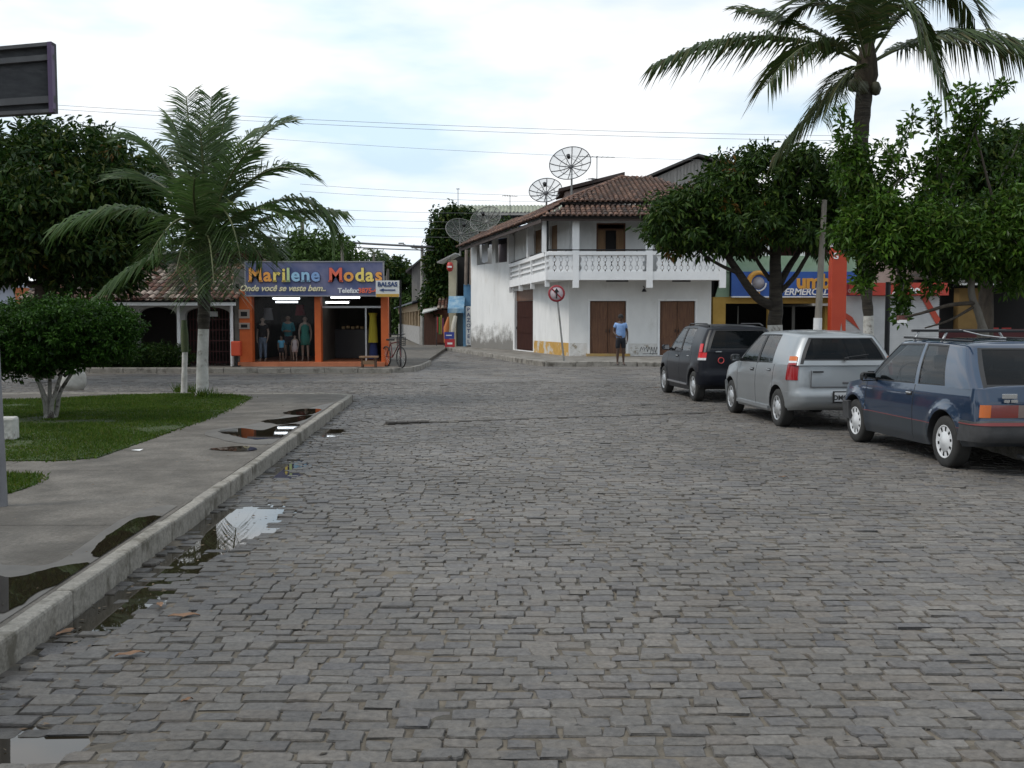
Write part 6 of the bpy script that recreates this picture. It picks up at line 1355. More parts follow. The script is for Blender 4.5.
    for sgn in (1, -1):
        F_ = lambda v: (v[0]*sgn, v[1], v[2])
        for i in range(len(Cg)-1):
            tc_ = (ts[i]+ts[i+1])/2 if i+1 < len(ts) else 2
            for j in range(N2-1):
                ty = types[j]; q = [Cg[i][j], Cg[i][j+1], Cg[i+1][j+1], Cg[i+1][j]]
                q = [Vector(F_(v)) for v in q]
                if sgn < 0: q = q[::-1]
                if ty in ('W', 'G', 'R') and rng(ty)[0] < tc_ < rng(ty)[1]:
                    c = Vector((0, (yft+yrt)/2, (q[0].z+q[2].z)/2)); off = (c-(q[0]+q[2])/2); off.z = 0; off.normalize()
                    key = ty if ty != 'G' else ('G', sgn, sum(1 for tt in range(j) if types[tt] != 'G' and types[tt+1] == 'G'))
                    gcols.setdefault(key, MB().mat(gmap[ty])).add([v+off*.007 for v in q], [(0, 1, 2, 3)], True); continue
                mm = paint
                if ty == 'S' and .03 < tc_ < .97: mm = M_SEAL
                if ty in ('W', 'G', 'R') and tc_ < 1 and (rng(ty)[0]-.05 < tc_ < rng(ty)[1]+.045): mm = M_SEAL
                if ty == 'B' and tc_ < .97: mm = M_SEAL
                shell.mat(mm).add(q, [(0, 1, 2, 3)], True)
    # roof skin
    last = Cg[-1]; NL = 7
    for j in range(N2-1):
        for q in range(NL):
            def pt(jj, qq):
                v = last[jj]; s = qq/NL; return Vector((lerp(v[0], -v[0], s), v[1], v[2]+.022*(1-(2*s-1)**2)*min(1, abs(v[0])/.4)))
            shell.mat(paint).add([pt(j, q), pt(j+1, q), pt(j+1, q+1), pt(j, q+1)], [(0, 1, 2, 3)], True)
    sh_ = part('cabin_shell', shell)
    bm = bmesh.new(); bm.from_mesh(sh_.data); bmesh.ops.remove_doubles(bm, verts=bm.verts, dist=.0008); bmesh.ops.dissolve_degenerate(bm, edges=bm.edges, dist=.0005); bmesh.ops.recalc_face_normals(bm, faces=bm.faces); bm.to_mesh(sh_.data); bm.free()
    sh_.data.polygons.foreach_set('use_smooth', [True]*len(sh_.data.polygons)); sh_.data.set_sharp_from_angle(angle=R(38))
    for key, mb in gcols.items():
        nm = 'windscreen' if key == 'W' else 'rear_window' if key == 'R' else 'side_window'; o = part(nm, mb)
        bm = bmesh.new(); bm.from_mesh(o.data); bmesh.ops.remove_doubles(bm, verts=bm.verts, dist=.0008); bm.to_mesh(o.data); bm.free()
    # patches cut from the body grids
    def patch(nm, mt, grid, rows, cs, off=.008, sides=(1, -1), par=None, th=None):
        for sgn in sides:
            mb = MB().mat(mt); r0, r1 = rows; a, b = cs; idx = {}
            for i in range(r0, r1+1):
                for j in range(a, b+1):
                    p = Vector(grid[i][j]); u_ = Vector(grid[i][min(j+1, len(grid[i])-1)])-Vector(grid[i][max(j-1, 0)]); v_ = Vector(grid[min(i+1, len(grid)-1)][j])-Vector(grid[max(i-1, 0)][j]); nn = u_.cross(v_)
                    cdir = Vector((p.x*1.3, p.y*.6, 0)); 
                    if nn.dot(cdir) < 0: nn = -nn
                    nn.normalize(); po = p+nn*off; pi = p-nn*.01
                    for q, pp in enumerate((po, pi)):
                        mb.v.append((pp.x*sgn, pp.y, pp.z)); idx[(i, j, q)] = len(mb.v)-1
            F2 = []
            for i in range(r0, r1):
                for j in range(a, b): F2.append((idx[(i, j, 0)], idx[(i, j+1, 0)], idx[(i+1, j+1, 0)], idx[(i+1, j, 0)]))
            for i in range(r0, r1):
                for j in (a, b): F2.append((idx[(i, j, 0)], idx[(i+1, j, 0)], idx[(i+1, j, 1)], idx[(i, j, 1)]))
            for j in range(a, b):
                for i in (r0, r1): F2.append((idx[(i, j, 0)], idx[(i, j+1, 0)], idx[(i, j+1, 1)], idx[(i, j, 1)]))
            for f in F2: mb.f.append(f); mb.m.append(0); mb.sm.append(True)
            o = part(nm, mb, par, fixn=True); o.data.polygons.foreach_set('use_smooth', [True]*len(o.data.polygons)); o.data.set_sharp_from_angle(angle=R(40))
    iz = lambda z: min(range(nrow), key=lambda i: abs(zn[i]-z)); it = lambda t: min(range(len(ts)), key=lambda i: abs(ts[i]-t))
    iS = nF+nA+len(ysd)-1; iR = iS+nC       # index of last side point / of the first rear point
    iC = nf+4+len(cols)-1                   # cabin: last side column
    P['extras'](dict(part=part, patch=patch, G=G, Cg=Cg, iz=iz, it=it, iS=iS, iR=iR, iC=iC, n=n, N2=N2, root=root, YF=YF, YR=YR, Wd=Wd, ya=ya, yb=yb, Rw=Rw, nF=nF, nA=nA, body=body, ex=ex, ey=ey))
    # wheels
    prof = [(Rw*.60, -.085), (Rw*.72, -.094), (Rw*.90, -.092), (Rw*.985, -.075), (Rw, -.05), (Rw, .05), (Rw*.985, .075), (Rw*.90, .092), (Rw*.72, .094), (Rw*.60, .085)]
    for wy in (ya, yb):
        for sx in (-1, 1):
            M = Matrix.Rotation(sx*PI/2, 4, 'Y'); c = Vector((sx*P['track']/2, wy, Rw)); w = MB().mat(M_TYRE); w.lathe(prof, c, 36, M)
            w.mat(mat('brake_dark', (.03, .03, .03), rough=.8)).lathe([(0, -.02), (Rw*.62, -.02), (Rw*.62, .0), (0, .0)], c, 24, M); wo_ = part('wheel', w)
            h = MB().mat(P.get('capm', M_CAP)); rr = Rw*.64; ns = P.get('slots', 8)
            h.lathe([(rr*1.0, .062), (rr*1.03, .085), (rr*.96, .092), (rr*.90, .078)], c, 36, M); h.lathe([(0, .098), (rr*.22, .098), (rr*.28, .088), (rr*.60, .086), (rr*.62, .080)], c, 36, M)
            for k in range(ns):       # webs between the slots
                for q in range(3):
                    a0 = 2*PI*(k+q*.21)/ns; a1 = 2*PI*(k+(q+1)*.21)/ns; pts = []
                    for (rad, an, dz) in ((rr*.61, a0, .081), (rr*.92, a0, .080), (rr*.92, a1, .080), (rr*.61, a1, .081)): pts.append(c+M @ Vector((rad*math.cos(an), rad*math.sin(an), dz)))
                    h.add(pts, [(0, 1, 2, 3)], False)
            h.mat(M_SEAL).lathe([(rr*.58, .060), (rr*.95, .060)], c, 36, M); part('hubcap', h, wo_)
    # cabin fittings
    for x_, y_, w_ in ((-.36, .05, .46), (.36, .05, .46)):
        s_ = MB().mat(M_SEAT); s_.box((x_, y_-.28, g['rz']-.62), (w_, .14, .50), M=Matrix.Rotation(R(14), 4, 'X'), bev=.05); s_.box((x_, y_-.36, g['rz']-.27), (.26, .09, .17), bev=.035); part('seat', s_)
    s_ = MB().mat(M_SEAT); s_.box((0, yb+.12, g['rz']-.62), (1.1, .14, .40), M=Matrix.Rotation(R(16), 4, 'X'), bev=.05); part('rear_seat', s_)
    s_ = MB().mat(M_CABIN); s_.box((0, yfb-.30, zb(yfb)+.03), (1.2, .35, .08), bev=.03); s_.tube([(-.36+.17*math.cos(2*PI*k/20), yfb-.60+.06*math.sin(2*PI*k/20), zb(0)+.07+.16*math.sin(2*PI*k/20)) for k in range(20)], .013, n=5, closed=True); part('dashboard', s_)
    return root
def mirror_part(E, col, y, z, w=.16, shell=True, bkm=None):
    for sx in (-1, 1):
        m = MB().mat(col); m.box((sx*(E['Wd']-.02+.09), y, z), (w, .10, .115), M=Matrix.Rotation(sx*R(-8), 4, 'Z'), bev=.035); m.mat(M_SEAL).box((sx*(E['Wd']-.05), y+.01, z-.03), (.10, .06, .05), bev=.01); o = E['part']('mirror', m)
        m = MB().mat(mat('mirror_glass', (.5, .52, .55), rough=.03, metal=1)); m.box((sx*(E['Wd']+.07), y-.052, z), (w-.03, .006, .085)); E['part']('mirror_glass', m, o)
def handle_part(E, y, z, w, col):
    for sx in (-1, 1):
        i = E['iz'](z); x = min(abs(p[0]) for p in E['G'][i] if abs(p[1]-y) < .06)
        m = MB().mat(M_SEAL).box((sx*(x-.003), y, z), (.012, w+.03, .055), bev=.005); m.mat(col).box((sx*(x+.012), y, z+.005), (.022, w, .024), bev=.008); E['part']('door_handle', m)
def plate(E, y, z, text, w=.40, h=.13):
    m = MB().mat(M_SEAL); m.box((0, y+.004, z), (w+.05, .012, h+.04), bev=.004); m.mat(mat('plate_grey', (.50, .51, .52), rough=.4)); m.box((0, y, z), (w, .012, h), bev=.004); m.mat(mat('plate_ink', (.02, .02, .02), rough=.5))
    vs, fs = text_mesh(text, h*.72, depth=.002, font_off=.0035, spacing=1.02); b = Matrix.Rotation(PI/2, 4, 'X'); m.add([Vector((0, y-.009, z-.012))+b @ v for v in vs], fs, False); E['part']('number_plate', m)
W_STD = [(.17, .93), (.28, .975), (.40, .99), (.60, 1.0), (.75, .995), (.86, .975), (.93, .955), (1.05, .935)]
# ---- silver four-door hatchback
P_SIL = mat('paint_silver', (.27, .285, .295), (.30, .315, .325), scale=1, rough=.36, metal=.55, coat=.4)
def ex_sil(E):
    G, Cg, iz, it, iS, iR, iC = [E[k] for k in ('G', 'Cg', 'iz', 'it', 'iS', 'iR', 'iC')]
    E['patch']('rear_bumper', P_SIL, G, (iz(.24), iz(.56)), (iS-1, E['n']-1), .022)
    E['patch']('front_bumper', P_SIL, G, (iz(.24), iz(.56)), (0, E['nF']+E['nA']), .022)
    E['patch']('tail_light', M_TRED, G, (iz(.74), len(G)-1), (iS-1, iS+4), .012)
    E['patch']('tail_light', M_TRED, Cg, (0, it(.07)), (iC-0, iC+3), .014)
    E['patch']('reversing_light', M_TWH, Cg, (it(.07), it(.14)), (iC-0, iC+3), .015)
    E['patch']('indicator_light', M_TOR, Cg, (it(.14), it(.30)), (iC-0, iC+3), .014)
    E['patch']('headlight', M_TWH, G, (iz(.60), iz(.72)), (3, E['nF']+3), .008)
    plate(E, E['YR']-.035, .50, 'DMO 9170')
    y = E['YR']+.055; m = MB().mat(mat('seam_grey', (.10, .10, .105), rough=.6)); m.box((0, y-.012, .64), (1.06, .012, .014)); m.box((-.52, y-.006, .76), (.012, .012, .24)); m.box((.52, y-.006, .76), (.012, .012, .24)); m.box((0, y+.0, .70), (.10, .02, .035), bev=.008); E['part']('tailgate_seam', m)
    m = MB().mat(M_IRON); m.box((-.42, y-.013, .86), (.16, .008, .022)); m.box((.40, y-.013, .86), (.16, .008, .022)); E['part']('badge', m)
    m = MB().mat(M_SEAL); m.box((0, E['YR']+.04, 1.05), (.06, .05, .04), bev=.01); m.tube([(0, E['YR']+.03, 1.07), (.34, E['YR']+.075, 1.11)], .008, n=5); E['part']('rear_wiper', m)
    mirror_part(E, M_SEAL, .66, .98); handle_part(E, .02, .82, .14, P_SIL); handle_part(E, -.78, .84, .14, P_SIL)
    m = MB().mat(MATS['cabin_dark']); m.tube([(.35, E['YR']+.2, .24), (.35, E['YR']-.02, .23)], .025); E['part']('exhaust', m)
    m = MB().mat(P_SIL); m.prism([(-(E['Wd']+.002), .80, .24), (-(E['Wd']+.002), -.80, .24), (-(E['Wd']+.002), -.80, .29), (-(E['Wd']+.002), .80, .29)], (.03, 0, 0)); E['part']('side_sill', m, fixn=True)
Psil = dict(w=1.63, wb=2.37, fo=.76, ro=.70, rw=.288, track=1.42, paint=P_SIL, bn=.93, belt=[(2.0, .60), (1.85, .68), (1.5, .80), (.95, .91), (.0, .92), (-1.2, .955), (-1.9, .965)][::-1], seams=[.80, -.17, -.98], lowz=.0,
    wprof=W_STD, fprof=[(.17, -.12), (.3, -.01), (.5, 0), (.7, -.06), (.93, -.20)], rprof=[(.17, .10), (.28, .02), (.36, 0), (.54, 0), (.58, .045), (.66, .05), (.93, .10)],
    cab=dict(wb=.775, wr=.575, rz=1.435, yfb=1.02, yft=.26, yrb=-1.79, yrt=-1.60, r0=.22, tadd=[.14, .17, .22, .30], rc=.15,
        cols=[(.80, .20, 'S'), (.76, .17, 'G'), (.5, .12, 'G'), (.2, .02, 'G'), (-.11, -.09, 'S'), (-.13, -.11, 'B'), (-.19, -.165, 'S'), (-.21, -.185, 'G'), (-.5, -.45, 'G'), (-.86, -.78, 'S'), (-.88, -.80, 'P'), (-1.2, -1.1, 'P'), (-1.62, -1.44, 'P')]), extras=ex_sil, capm=M_CAP, slots=8, rglass=M_GLASSD)
car('parked_car', 'silver hatchback parked between the dark car and the blue car', gr(777, 426.5), R(4.9), Psil)
# ---- blue three-door hatchback
P_BLU = mat('paint_blue', (.004, .020, .052), (.005, .023, .060), scale=1, rough=.3, metal=.2, coat=1)
def ex_blu(E):
    G, Cg, iz, it, iS, iR, iC = [E[k] for k in ('G', 'Cg', 'iz', 'it', 'iS', 'iR', 'iC')]
    E['patch']('rear_bumper', M_PLAST, G, (iz(.30), iz(.56)), (iS-3, E['n']-1), .035)
    E['patch']('bumper_stripe', M_PINK, G, (iz(.53), iz(.54)), (iS-3, E['n']-1), .042)
    E['patch']('front_bumper', M_PLAST, G, (iz(.28), iz(.54)), (0, E['nF']+E['nA']+2), .035)
    E['patch']('indicator_light', M_TOR, G, (iz(.60), iz(.74)), (iR-3, iR+0), .012)
    E['patch']('tail_light', mat('lamp_red_dark', (.16, .012, .008), rough=.15, spec=.7, coat=.8), G, (iz(.60), iz(.74)), (iR+0, iR+3), .012)
    E['patch']('reversing_light', mat('lamp_smoke', (.16, .12, .11), rough=.15, coat=.8), G, (iz(.60), iz(.74)), (iR+3, iR+4), .012)
    E['patch']('headlight', M_TWH, G, (iz(.56), iz(.68)), (3, E['nF']+3), .008)
    plate(E, E['YR']-.05, .42, 'JLP 3068'); y = E['YR']+.07
    m = MB().mat(mat('badge_chrome', (.5, .5, .5), rough=.25, metal=.9)); m.box((-.47, y-.018, .83), (.16, .012, .05), bev=.003); m.box((-.50, y-.018, .78), (.06, .012, .03)); m.box((-.42, y-.018, .78), (.07, .012, .03)); E['part']('badge', m)
    mirror_part(E, M_SEAL, .62, .90, w=.19); handle_part(E, -.36, .76, .12, MATS['badge_chrome'])
    m = MB().mat(M_SEAL)
    for sx in (-.58, .58): m.tube([(sx, E['yb']-.15, 1.385), (sx, .28, 1.40)], .012, n=5)
    E['part']('roof_gutter', m)
    # roof rack of two cross bars on feet
    for yy in (.06, -.62):
        m = MB().mat(M_SEAL); m.box((0, yy, 1.485), (1.18, .055, .03), bev=.008); rk = E['part']('roof_rack_bar', m)
        for sx in (-.50, .50): m = MB().mat(mat('rack_steel', (.4, .4, .4), rough=.35, metal=.8)); m.tube([(sx, yy, 1.48), (sx*1.08, yy-.01, 1.41), (sx*1.13, yy, 1.36)], .014, n=6); E['part']('rack_foot', m, rk)
    m = MB().mat(MATS['rack_steel']); m.tube([(-.35, -.62, 1.50), (-.15, -.75, 1.44), (.05, -.9, 1.41)], .008, n=5); E['part']('aerial', m)
    m = MB().mat(M_PLAST); m.tube([(-.3, E['YR']+.15, .20), (-.3, E['YR']-.03, .19)], .025); E['part']('exhaust', m)
M_PINK = mat('red_pinstripe', (.20, .045, .045), rough=.5)
M_BLOW = mat('paint_grey_low', (.020, .026, .034), (.025, .032, .040), scale=2, rough=.4, coat=.3)
Pblu = dict(w=1.64, wb=2.40, fo=.80, ro=.76, rw=.285, track=1.42, paint=P_BLU, low=M_BLOW, stripe=M_PINK, moulding=(.455, .463), bn=.87, belt=[(2.0, .62), (1.85, .70), (1.5, .78), (1.05, .845), (0, .855), (-1.2, .885), (-1.7, .90), (-2.0, .90)][::-1], seams=[.86, -.46], lowz=.455, zadd=[.455, .463, .53, .54],
    wprof=[(.17, .94), (.28, .985), (.45, .995), (.60, 1.0), (.75, .985), (.87, .955)], fprof=[(.17, -.10), (.3, -.01), (.5, 0), (.6, -.06), (.87, -.14)], rprof=[(.17, .12), (.30, .02), (.38, 0), (.54, 0), (.58, .045), (.72, .05), (.87, .12)], flare=.030, cr=.14, lb=.20,
    cab=dict(wb=.775, wr=.590, rz=1.385, yfb=1.08, yft=.36, yrb=-1.80, yrt=-1.30, r0=.12, tadd=[.12], rc=.13, rt=['P', 'P', 'P', 'S', 'R'], yt=-.4,
        cols=[(.86, .31, 'S'), (.83, .285, 'G'), (.5, .2, 'G'), (.1, .0, 'G'), (-.40, -.30, 'S'), (-.42, -.315, 'P'), (-.50, -.375, 'S'), (-.52, -.39, 'G'), (-.8, -.6, 'G'), (-1.12, -.86, 'S'), (-1.145, -.88, 'P'), (-1.4, -1.05, 'P'), (-1.66, -1.20, 'P')]), extras=ex_blu, capm=M_CAPW, slots=10, rglass=M_GLASSD)
car('parked_car', 'blue three door hatchback with roof rack, nearest at the right edge', gr(944, 467), R(4.6), Pblu)
# ---- black five-door hatchback
P_BLK = mat('paint_black', (.007, .008, .012), (.009, .010, .014), scale=1, rough=.28, spec=.18)
def ex_blk(E):
    G, Cg, iz, it, iS, iR, iC = [E[k] for k in ('G', 'Cg', 'iz', 'it', 'iS', 'iR', 'iC')]
    E['patch']('rear_bumper', P_BLK, G, (iz(.28), iz(.60)), (iS-1, E['n']-1), .03); E['patch']('front_bumper', P_BLK, G, (iz(.24), iz(.56)), (0, E['nF']+E['nA']), .022)
    E['patch']('reversing_light', M_TWH, G, (iz(.80), iz(.84)), (iS-1, iS+4), .012); E['patch']('tail_light', mat('lamp_red_bright', (.50, .012, .015), rough=.2, spec=.4, coat=.2), G, (iz(.84), len(G)-1), (iS-1, iS+4), .012); E['patch']('tail_light', MATS['lamp_red_bright'], Cg, (0, it(.35)), (iC+0, iC+2), .014)
    E['patch']('headlight', M_TWH, G, (iz(.60), iz(.72)), (3, E['nF']+3), .008)
    y = E['YR']+.045; m = MB().mat(mat('ring_red', (.45, .05, .05), rough=.3)); m.tube([(-.43+.055*math.cos(2*PI*k/18), y-.02, .83+.055*math.sin(2*PI*k/18)) for k in range(18)], .010, n=5, closed=True); E['part']('emblem', m); m = MB().mat(MATS['badge_chrome']).box((-.48, y-.02, 1.0), (.12, .012, .022)); E['part']('badge', m)
    plate(E, E['YR']+.02, .72, 'KCX 5521'); mirror_part(E, P_BLK, .68, 1.02); handle_part(E, .02, .86, .14, MATS['badge_chrome']); handle_part(E, -.80, .88, .14, MATS['badge_chrome'])
    m = MB().mat(M_SEAL)
    for sx in (-.54, .54): m.tube([(sx, .10, 1.475), (sx, -.05, 1.525), (sx, -1.2, 1.53), (sx, -1.4, 1.485)], .016, n=6)
    E['part']('roof_rail', m)
    m = MB().mat(mat('sill_chrome', (.35, .35, .36), rough=.3, metal=.7)); m.prism([(-(E['Wd']+.004), .80, .30), (-(E['Wd']+.004), -.80, .30), (-(E['Wd']+.004), -.80, .33), (-(E['Wd']+.004), .80, .33)], (.03, 0, 0)); E['part']('side_sill', m, fixn=True)
Pblk = dict(w=1.66, wb=2.42, fo=.74, ro=.66, rw=.30, track=1.44, paint=P_BLK, bn=.95, belt=[(2.0, .66), (1.8, .74), (1.45, .84), (1.0, .93), (.0, .94), (-1.2, .985), (-1.9, 1.0)][::-1], seams=[.82, -.18, -1.0], lowz=.0,
    wprof=W_STD, fprof=[(.17, -.12), (.3, -.01), (.5, 0), (.7, -.06), (.93, -.20)], rprof=[(.17, .10), (.28, .02), (.36, 0), (.56, 0), (.62, .04), (.95, .08)],
    cab=dict(wb=.785, wr=.60, rz=1.50, yfb=1.06, yft=.34, yrb=-1.77, yrt=-1.58, r0=.16, tadd=[.12, .16], rc=.15,
        cols=[(.82, .26, 'S'), (.78, .23, 'G'), (.5, .15, 'G'), (.2, .05, 'G'), (-.12, -.09, 'S'), (-.14, -.11, 'B'), (-.20, -.165, 'S'), (-.22, -.185, 'G'), (-.5, -.45, 'G'), (-.90, -.82, 'S'), (-.92, -.84, 'P'), (-1.2, -1.1, 'P'), (-1.60, -1.44, 'P')]), extras=ex_blk, capm=M_CAP, slots=7, rglass=M_GLASSD)
car('parked_car', 'black five door car parked furthest up, beside the mango tree', gr(693, 401), R(5.4), Pblk)
# ======================= PEOPLE =======================
def skin_mesh(verts, edges, rad, root=0, sub=1):
    me = bpy.data.meshes.new('s'); me.from_pydata([tuple(v) for v in verts], edges, []); ob = bpy.data.objects.new('s', me); COL.objects.link(ob)
    ob.modifiers.new('k', 'SKIN'); sd_ = ob.modifiers.new('u', 'SUBSURF'); sd_.levels = sub; sd_.render_levels = sub; ob.modifiers['k'].use_smooth_shade = True
    for i, r in enumerate(rad):
        sv = me.skin_vertices[0].data[i]; sv.radius = r if isinstance(r, tuple) else (r, r); sv.use_root = (i == root)
    dg = bpy.context.evaluated_depsgraph_get(); m2 = bpy.data.meshes.new_from_object(ob.evaluated_get(dg)); bpy.data.objects.remove(ob); return m2
def person(label, base, h, rz, skin, shirt, shorts, hair, arms='down', name='person', cat='person', sleeves=True, dress=None, trousers=False, group=None):
    """standing figure about h tall facing local -Y"""
    s = h/1.75; t = thing(name, label, cat, tuple(base), rz, group); fem = dress is not None
    J = {}; V = []; E_ = []; Rr = []
    def j(n, p, r, par=None):
        J[n] = len(V); V.append(Vector(p)*s); Rr.append(tuple(x*s for x in r) if isinstance(r, tuple) else r*s)
        if par: E_.append((J[par], J[n]))
    j('pel', (0, 0, .95), (.15, .10)); j('waist', (0, 0, 1.10), (.135, .092), 'pel'); j('chest', (0, .0, 1.30), (.155, .10), 'waist'); j('neckb', (0, .01, 1.45), (.085, .075), 'chest'); j('neck', (0, 0, 1.51), .052, 'neckb'); j('jaw', (0, -.012, 1.57), (.062, .066), 'neck'); j('head', (0, -.005, 1.65), (.078, .092), 'jaw'); j('crown', (0, .005, 1.72), (.062, .072), 'head')
    for q, sx in (('l', -1), ('r', 1)):
        j(q+'sh', (sx*.165, .01, 1.415), .058, 'neckb')
        if arms == 'fold': el, wr, hd = (sx*.235, .04, 1.16), (sx*.13, -.17, 1.13), (sx*.05, -.20, 1.14)
        elif sx > 0 and arms == 'pocket' or arms == 'down': el, wr, hd = (sx*.235, .03, 1.14), (sx*.225, -.05, .90), (sx*.21, -.07, .83)
        else: el, wr, hd = (sx*.255, .03, 1.16), (sx*.17, -.14, 1.02), (sx*.10, -.17, 1.00)
        j(q+'el', el, .041, q+'sh'); j(q+'wr', wr, .028, q+'el'); j(q+'hd', hd, (.036, .022), q+'wr')
        hv = Vector(hd); dr = (hv-Vector(wr)).normalized(); sdv = Vector((0, 1, 0)) if abs(dr.z) > .5 else Vector((0, 0, 1))
        for k in range(4):
            off = sdv*((k-1.5)*.017); L_ = (.060, .072, .068, .052)[k]; j(q+'f%d' % k, hv+dr*.045+off, .0095, q+'hd'); j(q+'g%d' % k, hv+dr*(.045+L_)+off+Vector((-sx*.012, 0, 0)), .0075, q+'f%d' % k)
        j(q+'th', hv+sdv*-.038+dr*.01, .011, q+'hd'); j(q+'th2', hv+sdv*-.050+dr*.045, .009, q+'th')
        j(q+'hip', (sx*.088, 0, .87), .088, 'pel'); j(q+'kn', (sx*.10, -.012, .49), .056, q+'hip'); j(q+'cf', (sx*.102, .015, .34), .052, q+'kn'); j(q+'an', (sx*.105, .02, .09), .034, q+'cf'); j(q+'ft', (sx*.115, -.07, .035), (.040, .028), q+'an'); j(q+'toe', (sx*.125, -.15, .025), (.038, .020), q+'ft')
    me = skin_mesh(V, E_, Rr); me.name = 'body'; me.materials.clear(); me.materials.append(skin); link(me, 'body', t)
    # clothes as slightly larger surfaces
    def cloth(nm, vs, es, rs, m_): 
        mm = skin_mesh([Vector(v)*s for v in vs], es, [tuple(x*s for x in r) if isinstance(r, tuple) else r*s for r in rs]); mm.materials.clear(); mm.materials.append(m_); mm.name = nm; return link(mm, nm, t)
    A = {k: V[i]/s for k, i in J.items()}
    if shirt:
        sl = [A['lsh'].lerp(A['lel'], .55), A['rsh'].lerp(A['rel'], .55)] if sleeves is True else [A['lwr'], A['rwr']]
        vs = [(0, 0, .86), (0, 0, 1.06), (0, 0, 1.30), (0, .01, 1.42), (-.16, .01, 1.415), sl[0], (.16, .01, 1.415), sl[1]]; es = [(0, 1), (1, 2), (2, 3), (3, 4), (4, 5), (3, 6), (6, 7)]; rs = [(.192, .135), (.178, .125), (.190, .128), (.105, .088), .076, .068, .076, .068]
        if sleeves == 'long': vs[5] = A['lel']; vs[7] = A['rel']; vs += [A['lwr'], A['rwr']]; es += [(5, 8), (7, 9)]; rs[5] = .055; rs[7] = .055; rs += [.042, .042]
        cloth('shirt', vs, es, rs, shirt)
    if shorts:
        z_ = .10 if trousers else .55; lo = .052 if trousers else .088
        cloth('trousers' if trousers else 'shorts', [(0, 0, 1.0), (0, 0, .90), (-.09, 0, .82), (.09, 0, .82), (-.105, 0, z_), (.105, 0, z_)], [(0, 1), (1, 2), (1, 3), (2, 4), (3, 5)], [(.160, .115), (.165, .118), .105, .105, lo, lo], shorts)
    if dress:
        m = MB().mat(dress); pr = [(.115, 1.43), (.165, 1.32), (.142, 1.12), (.185, .92), (.20, .62), (.0, .615)]; m.lathe([(r*s, z*s) for r, z in pr], (0, 0, 0), 18)
        m.v = [(x, y*.72, z) for x, y, z in m.v]; m.build('dress', t, local=True)
    if hair:
        m = MB().mat(hair); hp_ = []
        for k in range(7): a = k/6*PI*.62; hp_.append((max(.001, .098*math.sin(a))*s, .108*math.cos(a)*s))
        m.lathe(hp_, (0, .012*s, 1.665*s), 16, Matrix.Rotation(R(-16), 4, 'X')); m.build('hair', t, local=True)
    m = MB().mat(M_SEAL)
    for sx in (-1, 1): m.box((sx*.03*s, -.093*s, 1.655*s), (.022*s, .012*s, .010*s), bev=.003)
    m.mat(skin).box((0, -.104*s, 1.625*s), (.022*s, .03*s, .045*s), bev=.008)
    for sx in (-1, 1): m.box((sx*.084*s, .0, 1.635*s), (.016*s, .04*s, .06*s), bev=.006)
    m.mat(mat('lip', (.10, .04, .035), rough=.6)).box((0, -.088*s, 1.588*s), (.045*s, .012*s, .010*s), bev=.003)
    m.build('face', t, local=True); return t
SK = mat('skin_dark', (.060, .033, .022), (.075, .042, .028), scale=8, rough=.55)
p0 = gr(620.5, 365, .16); p0 = Vector((p0.x, p0.y, .155))
hh = at(620, 314.5, p0.y).z-.155
pr_ = person('person in pale blue t-shirt and dark shorts standing by the double door', p0, hh, R(6), SK, mat('tshirt_blue', (.15, .27, .52), (.24, .37, .62), scale=9, rough=.9), mat('shorts_dark', (.012, .013, .018), rough=.9), mat('hair_black', (.008, .007, .007), rough=.8), arms='pocket')
m = MB().mat(M_SEAL)
for sx in (-1, 1): m.box((sx*.12, -.05, .012), (.10, .27, .02), bev=.01)
m.build('sandals', pr_, local=True)
# shop mannequins
MK = mat('mannequin_skin', (.34, .27, .22), rough=.5); MKD = mat('mannequin_tan', (.22, .15, .11), rough=.5)
jeans = mat('jeans', (.12, .17, .24), (.17, .22, .30), scale=12, rough=.9)
FZ = SZ+.12
def mq(px, ytop, ybot, Y, label, **k):
    h_ = at(px, ytop, Y).z-FZ; return person(label, (X(px, Y), Y, FZ), max(.8, min(h_, 1.8)), R(random.uniform(-12, 12)), name='mannequin', cat='mannequin', group='dressed mannequins in the shop window', hair=None, **k)
mq(262.5, 317, 362, Ys+.8, 'mannequin in black top and blue jeans, leftmost in the shop window', skin=MK, shirt=mat('top_black', (.015, .015, .018), rough=.9), shorts=jeans, trousers=True)
mq(288, 315, 361, Ys+1.1, 'mannequin in teal blue jacket behind the two child mannequins', skin=MKD, shirt=mat('jacket_teal', (.04, .20, .24), rough=.9), shorts=mat('skirt_dark', (.03, .03, .04), rough=.9), sleeves='long', arms='fold')
mq(305, 316, 363, Ys+.8, 'mannequin in green long dress, rightmost in the shop window', skin=MK, shirt=None, shorts=None, dress=mat('dress_teal', (.04, .22, .18), rough=.9))
mq(281, 336, 363, Ys+.6, 'child mannequin in bright blue shirt and dark shorts', skin=MKD, shirt=mat('shirt_sky', (.10, .36, .55), rough=.9), shorts=mat('shorts_navy', (.02, .02, .03), rough=.9))
mq(294.5, 335, 363, Ys+.6, 'child mannequin in pale pink white dress', skin=MK, shirt=None, shorts=None, dress=mat('dress_white', (.50, .46, .47), rough=.9))
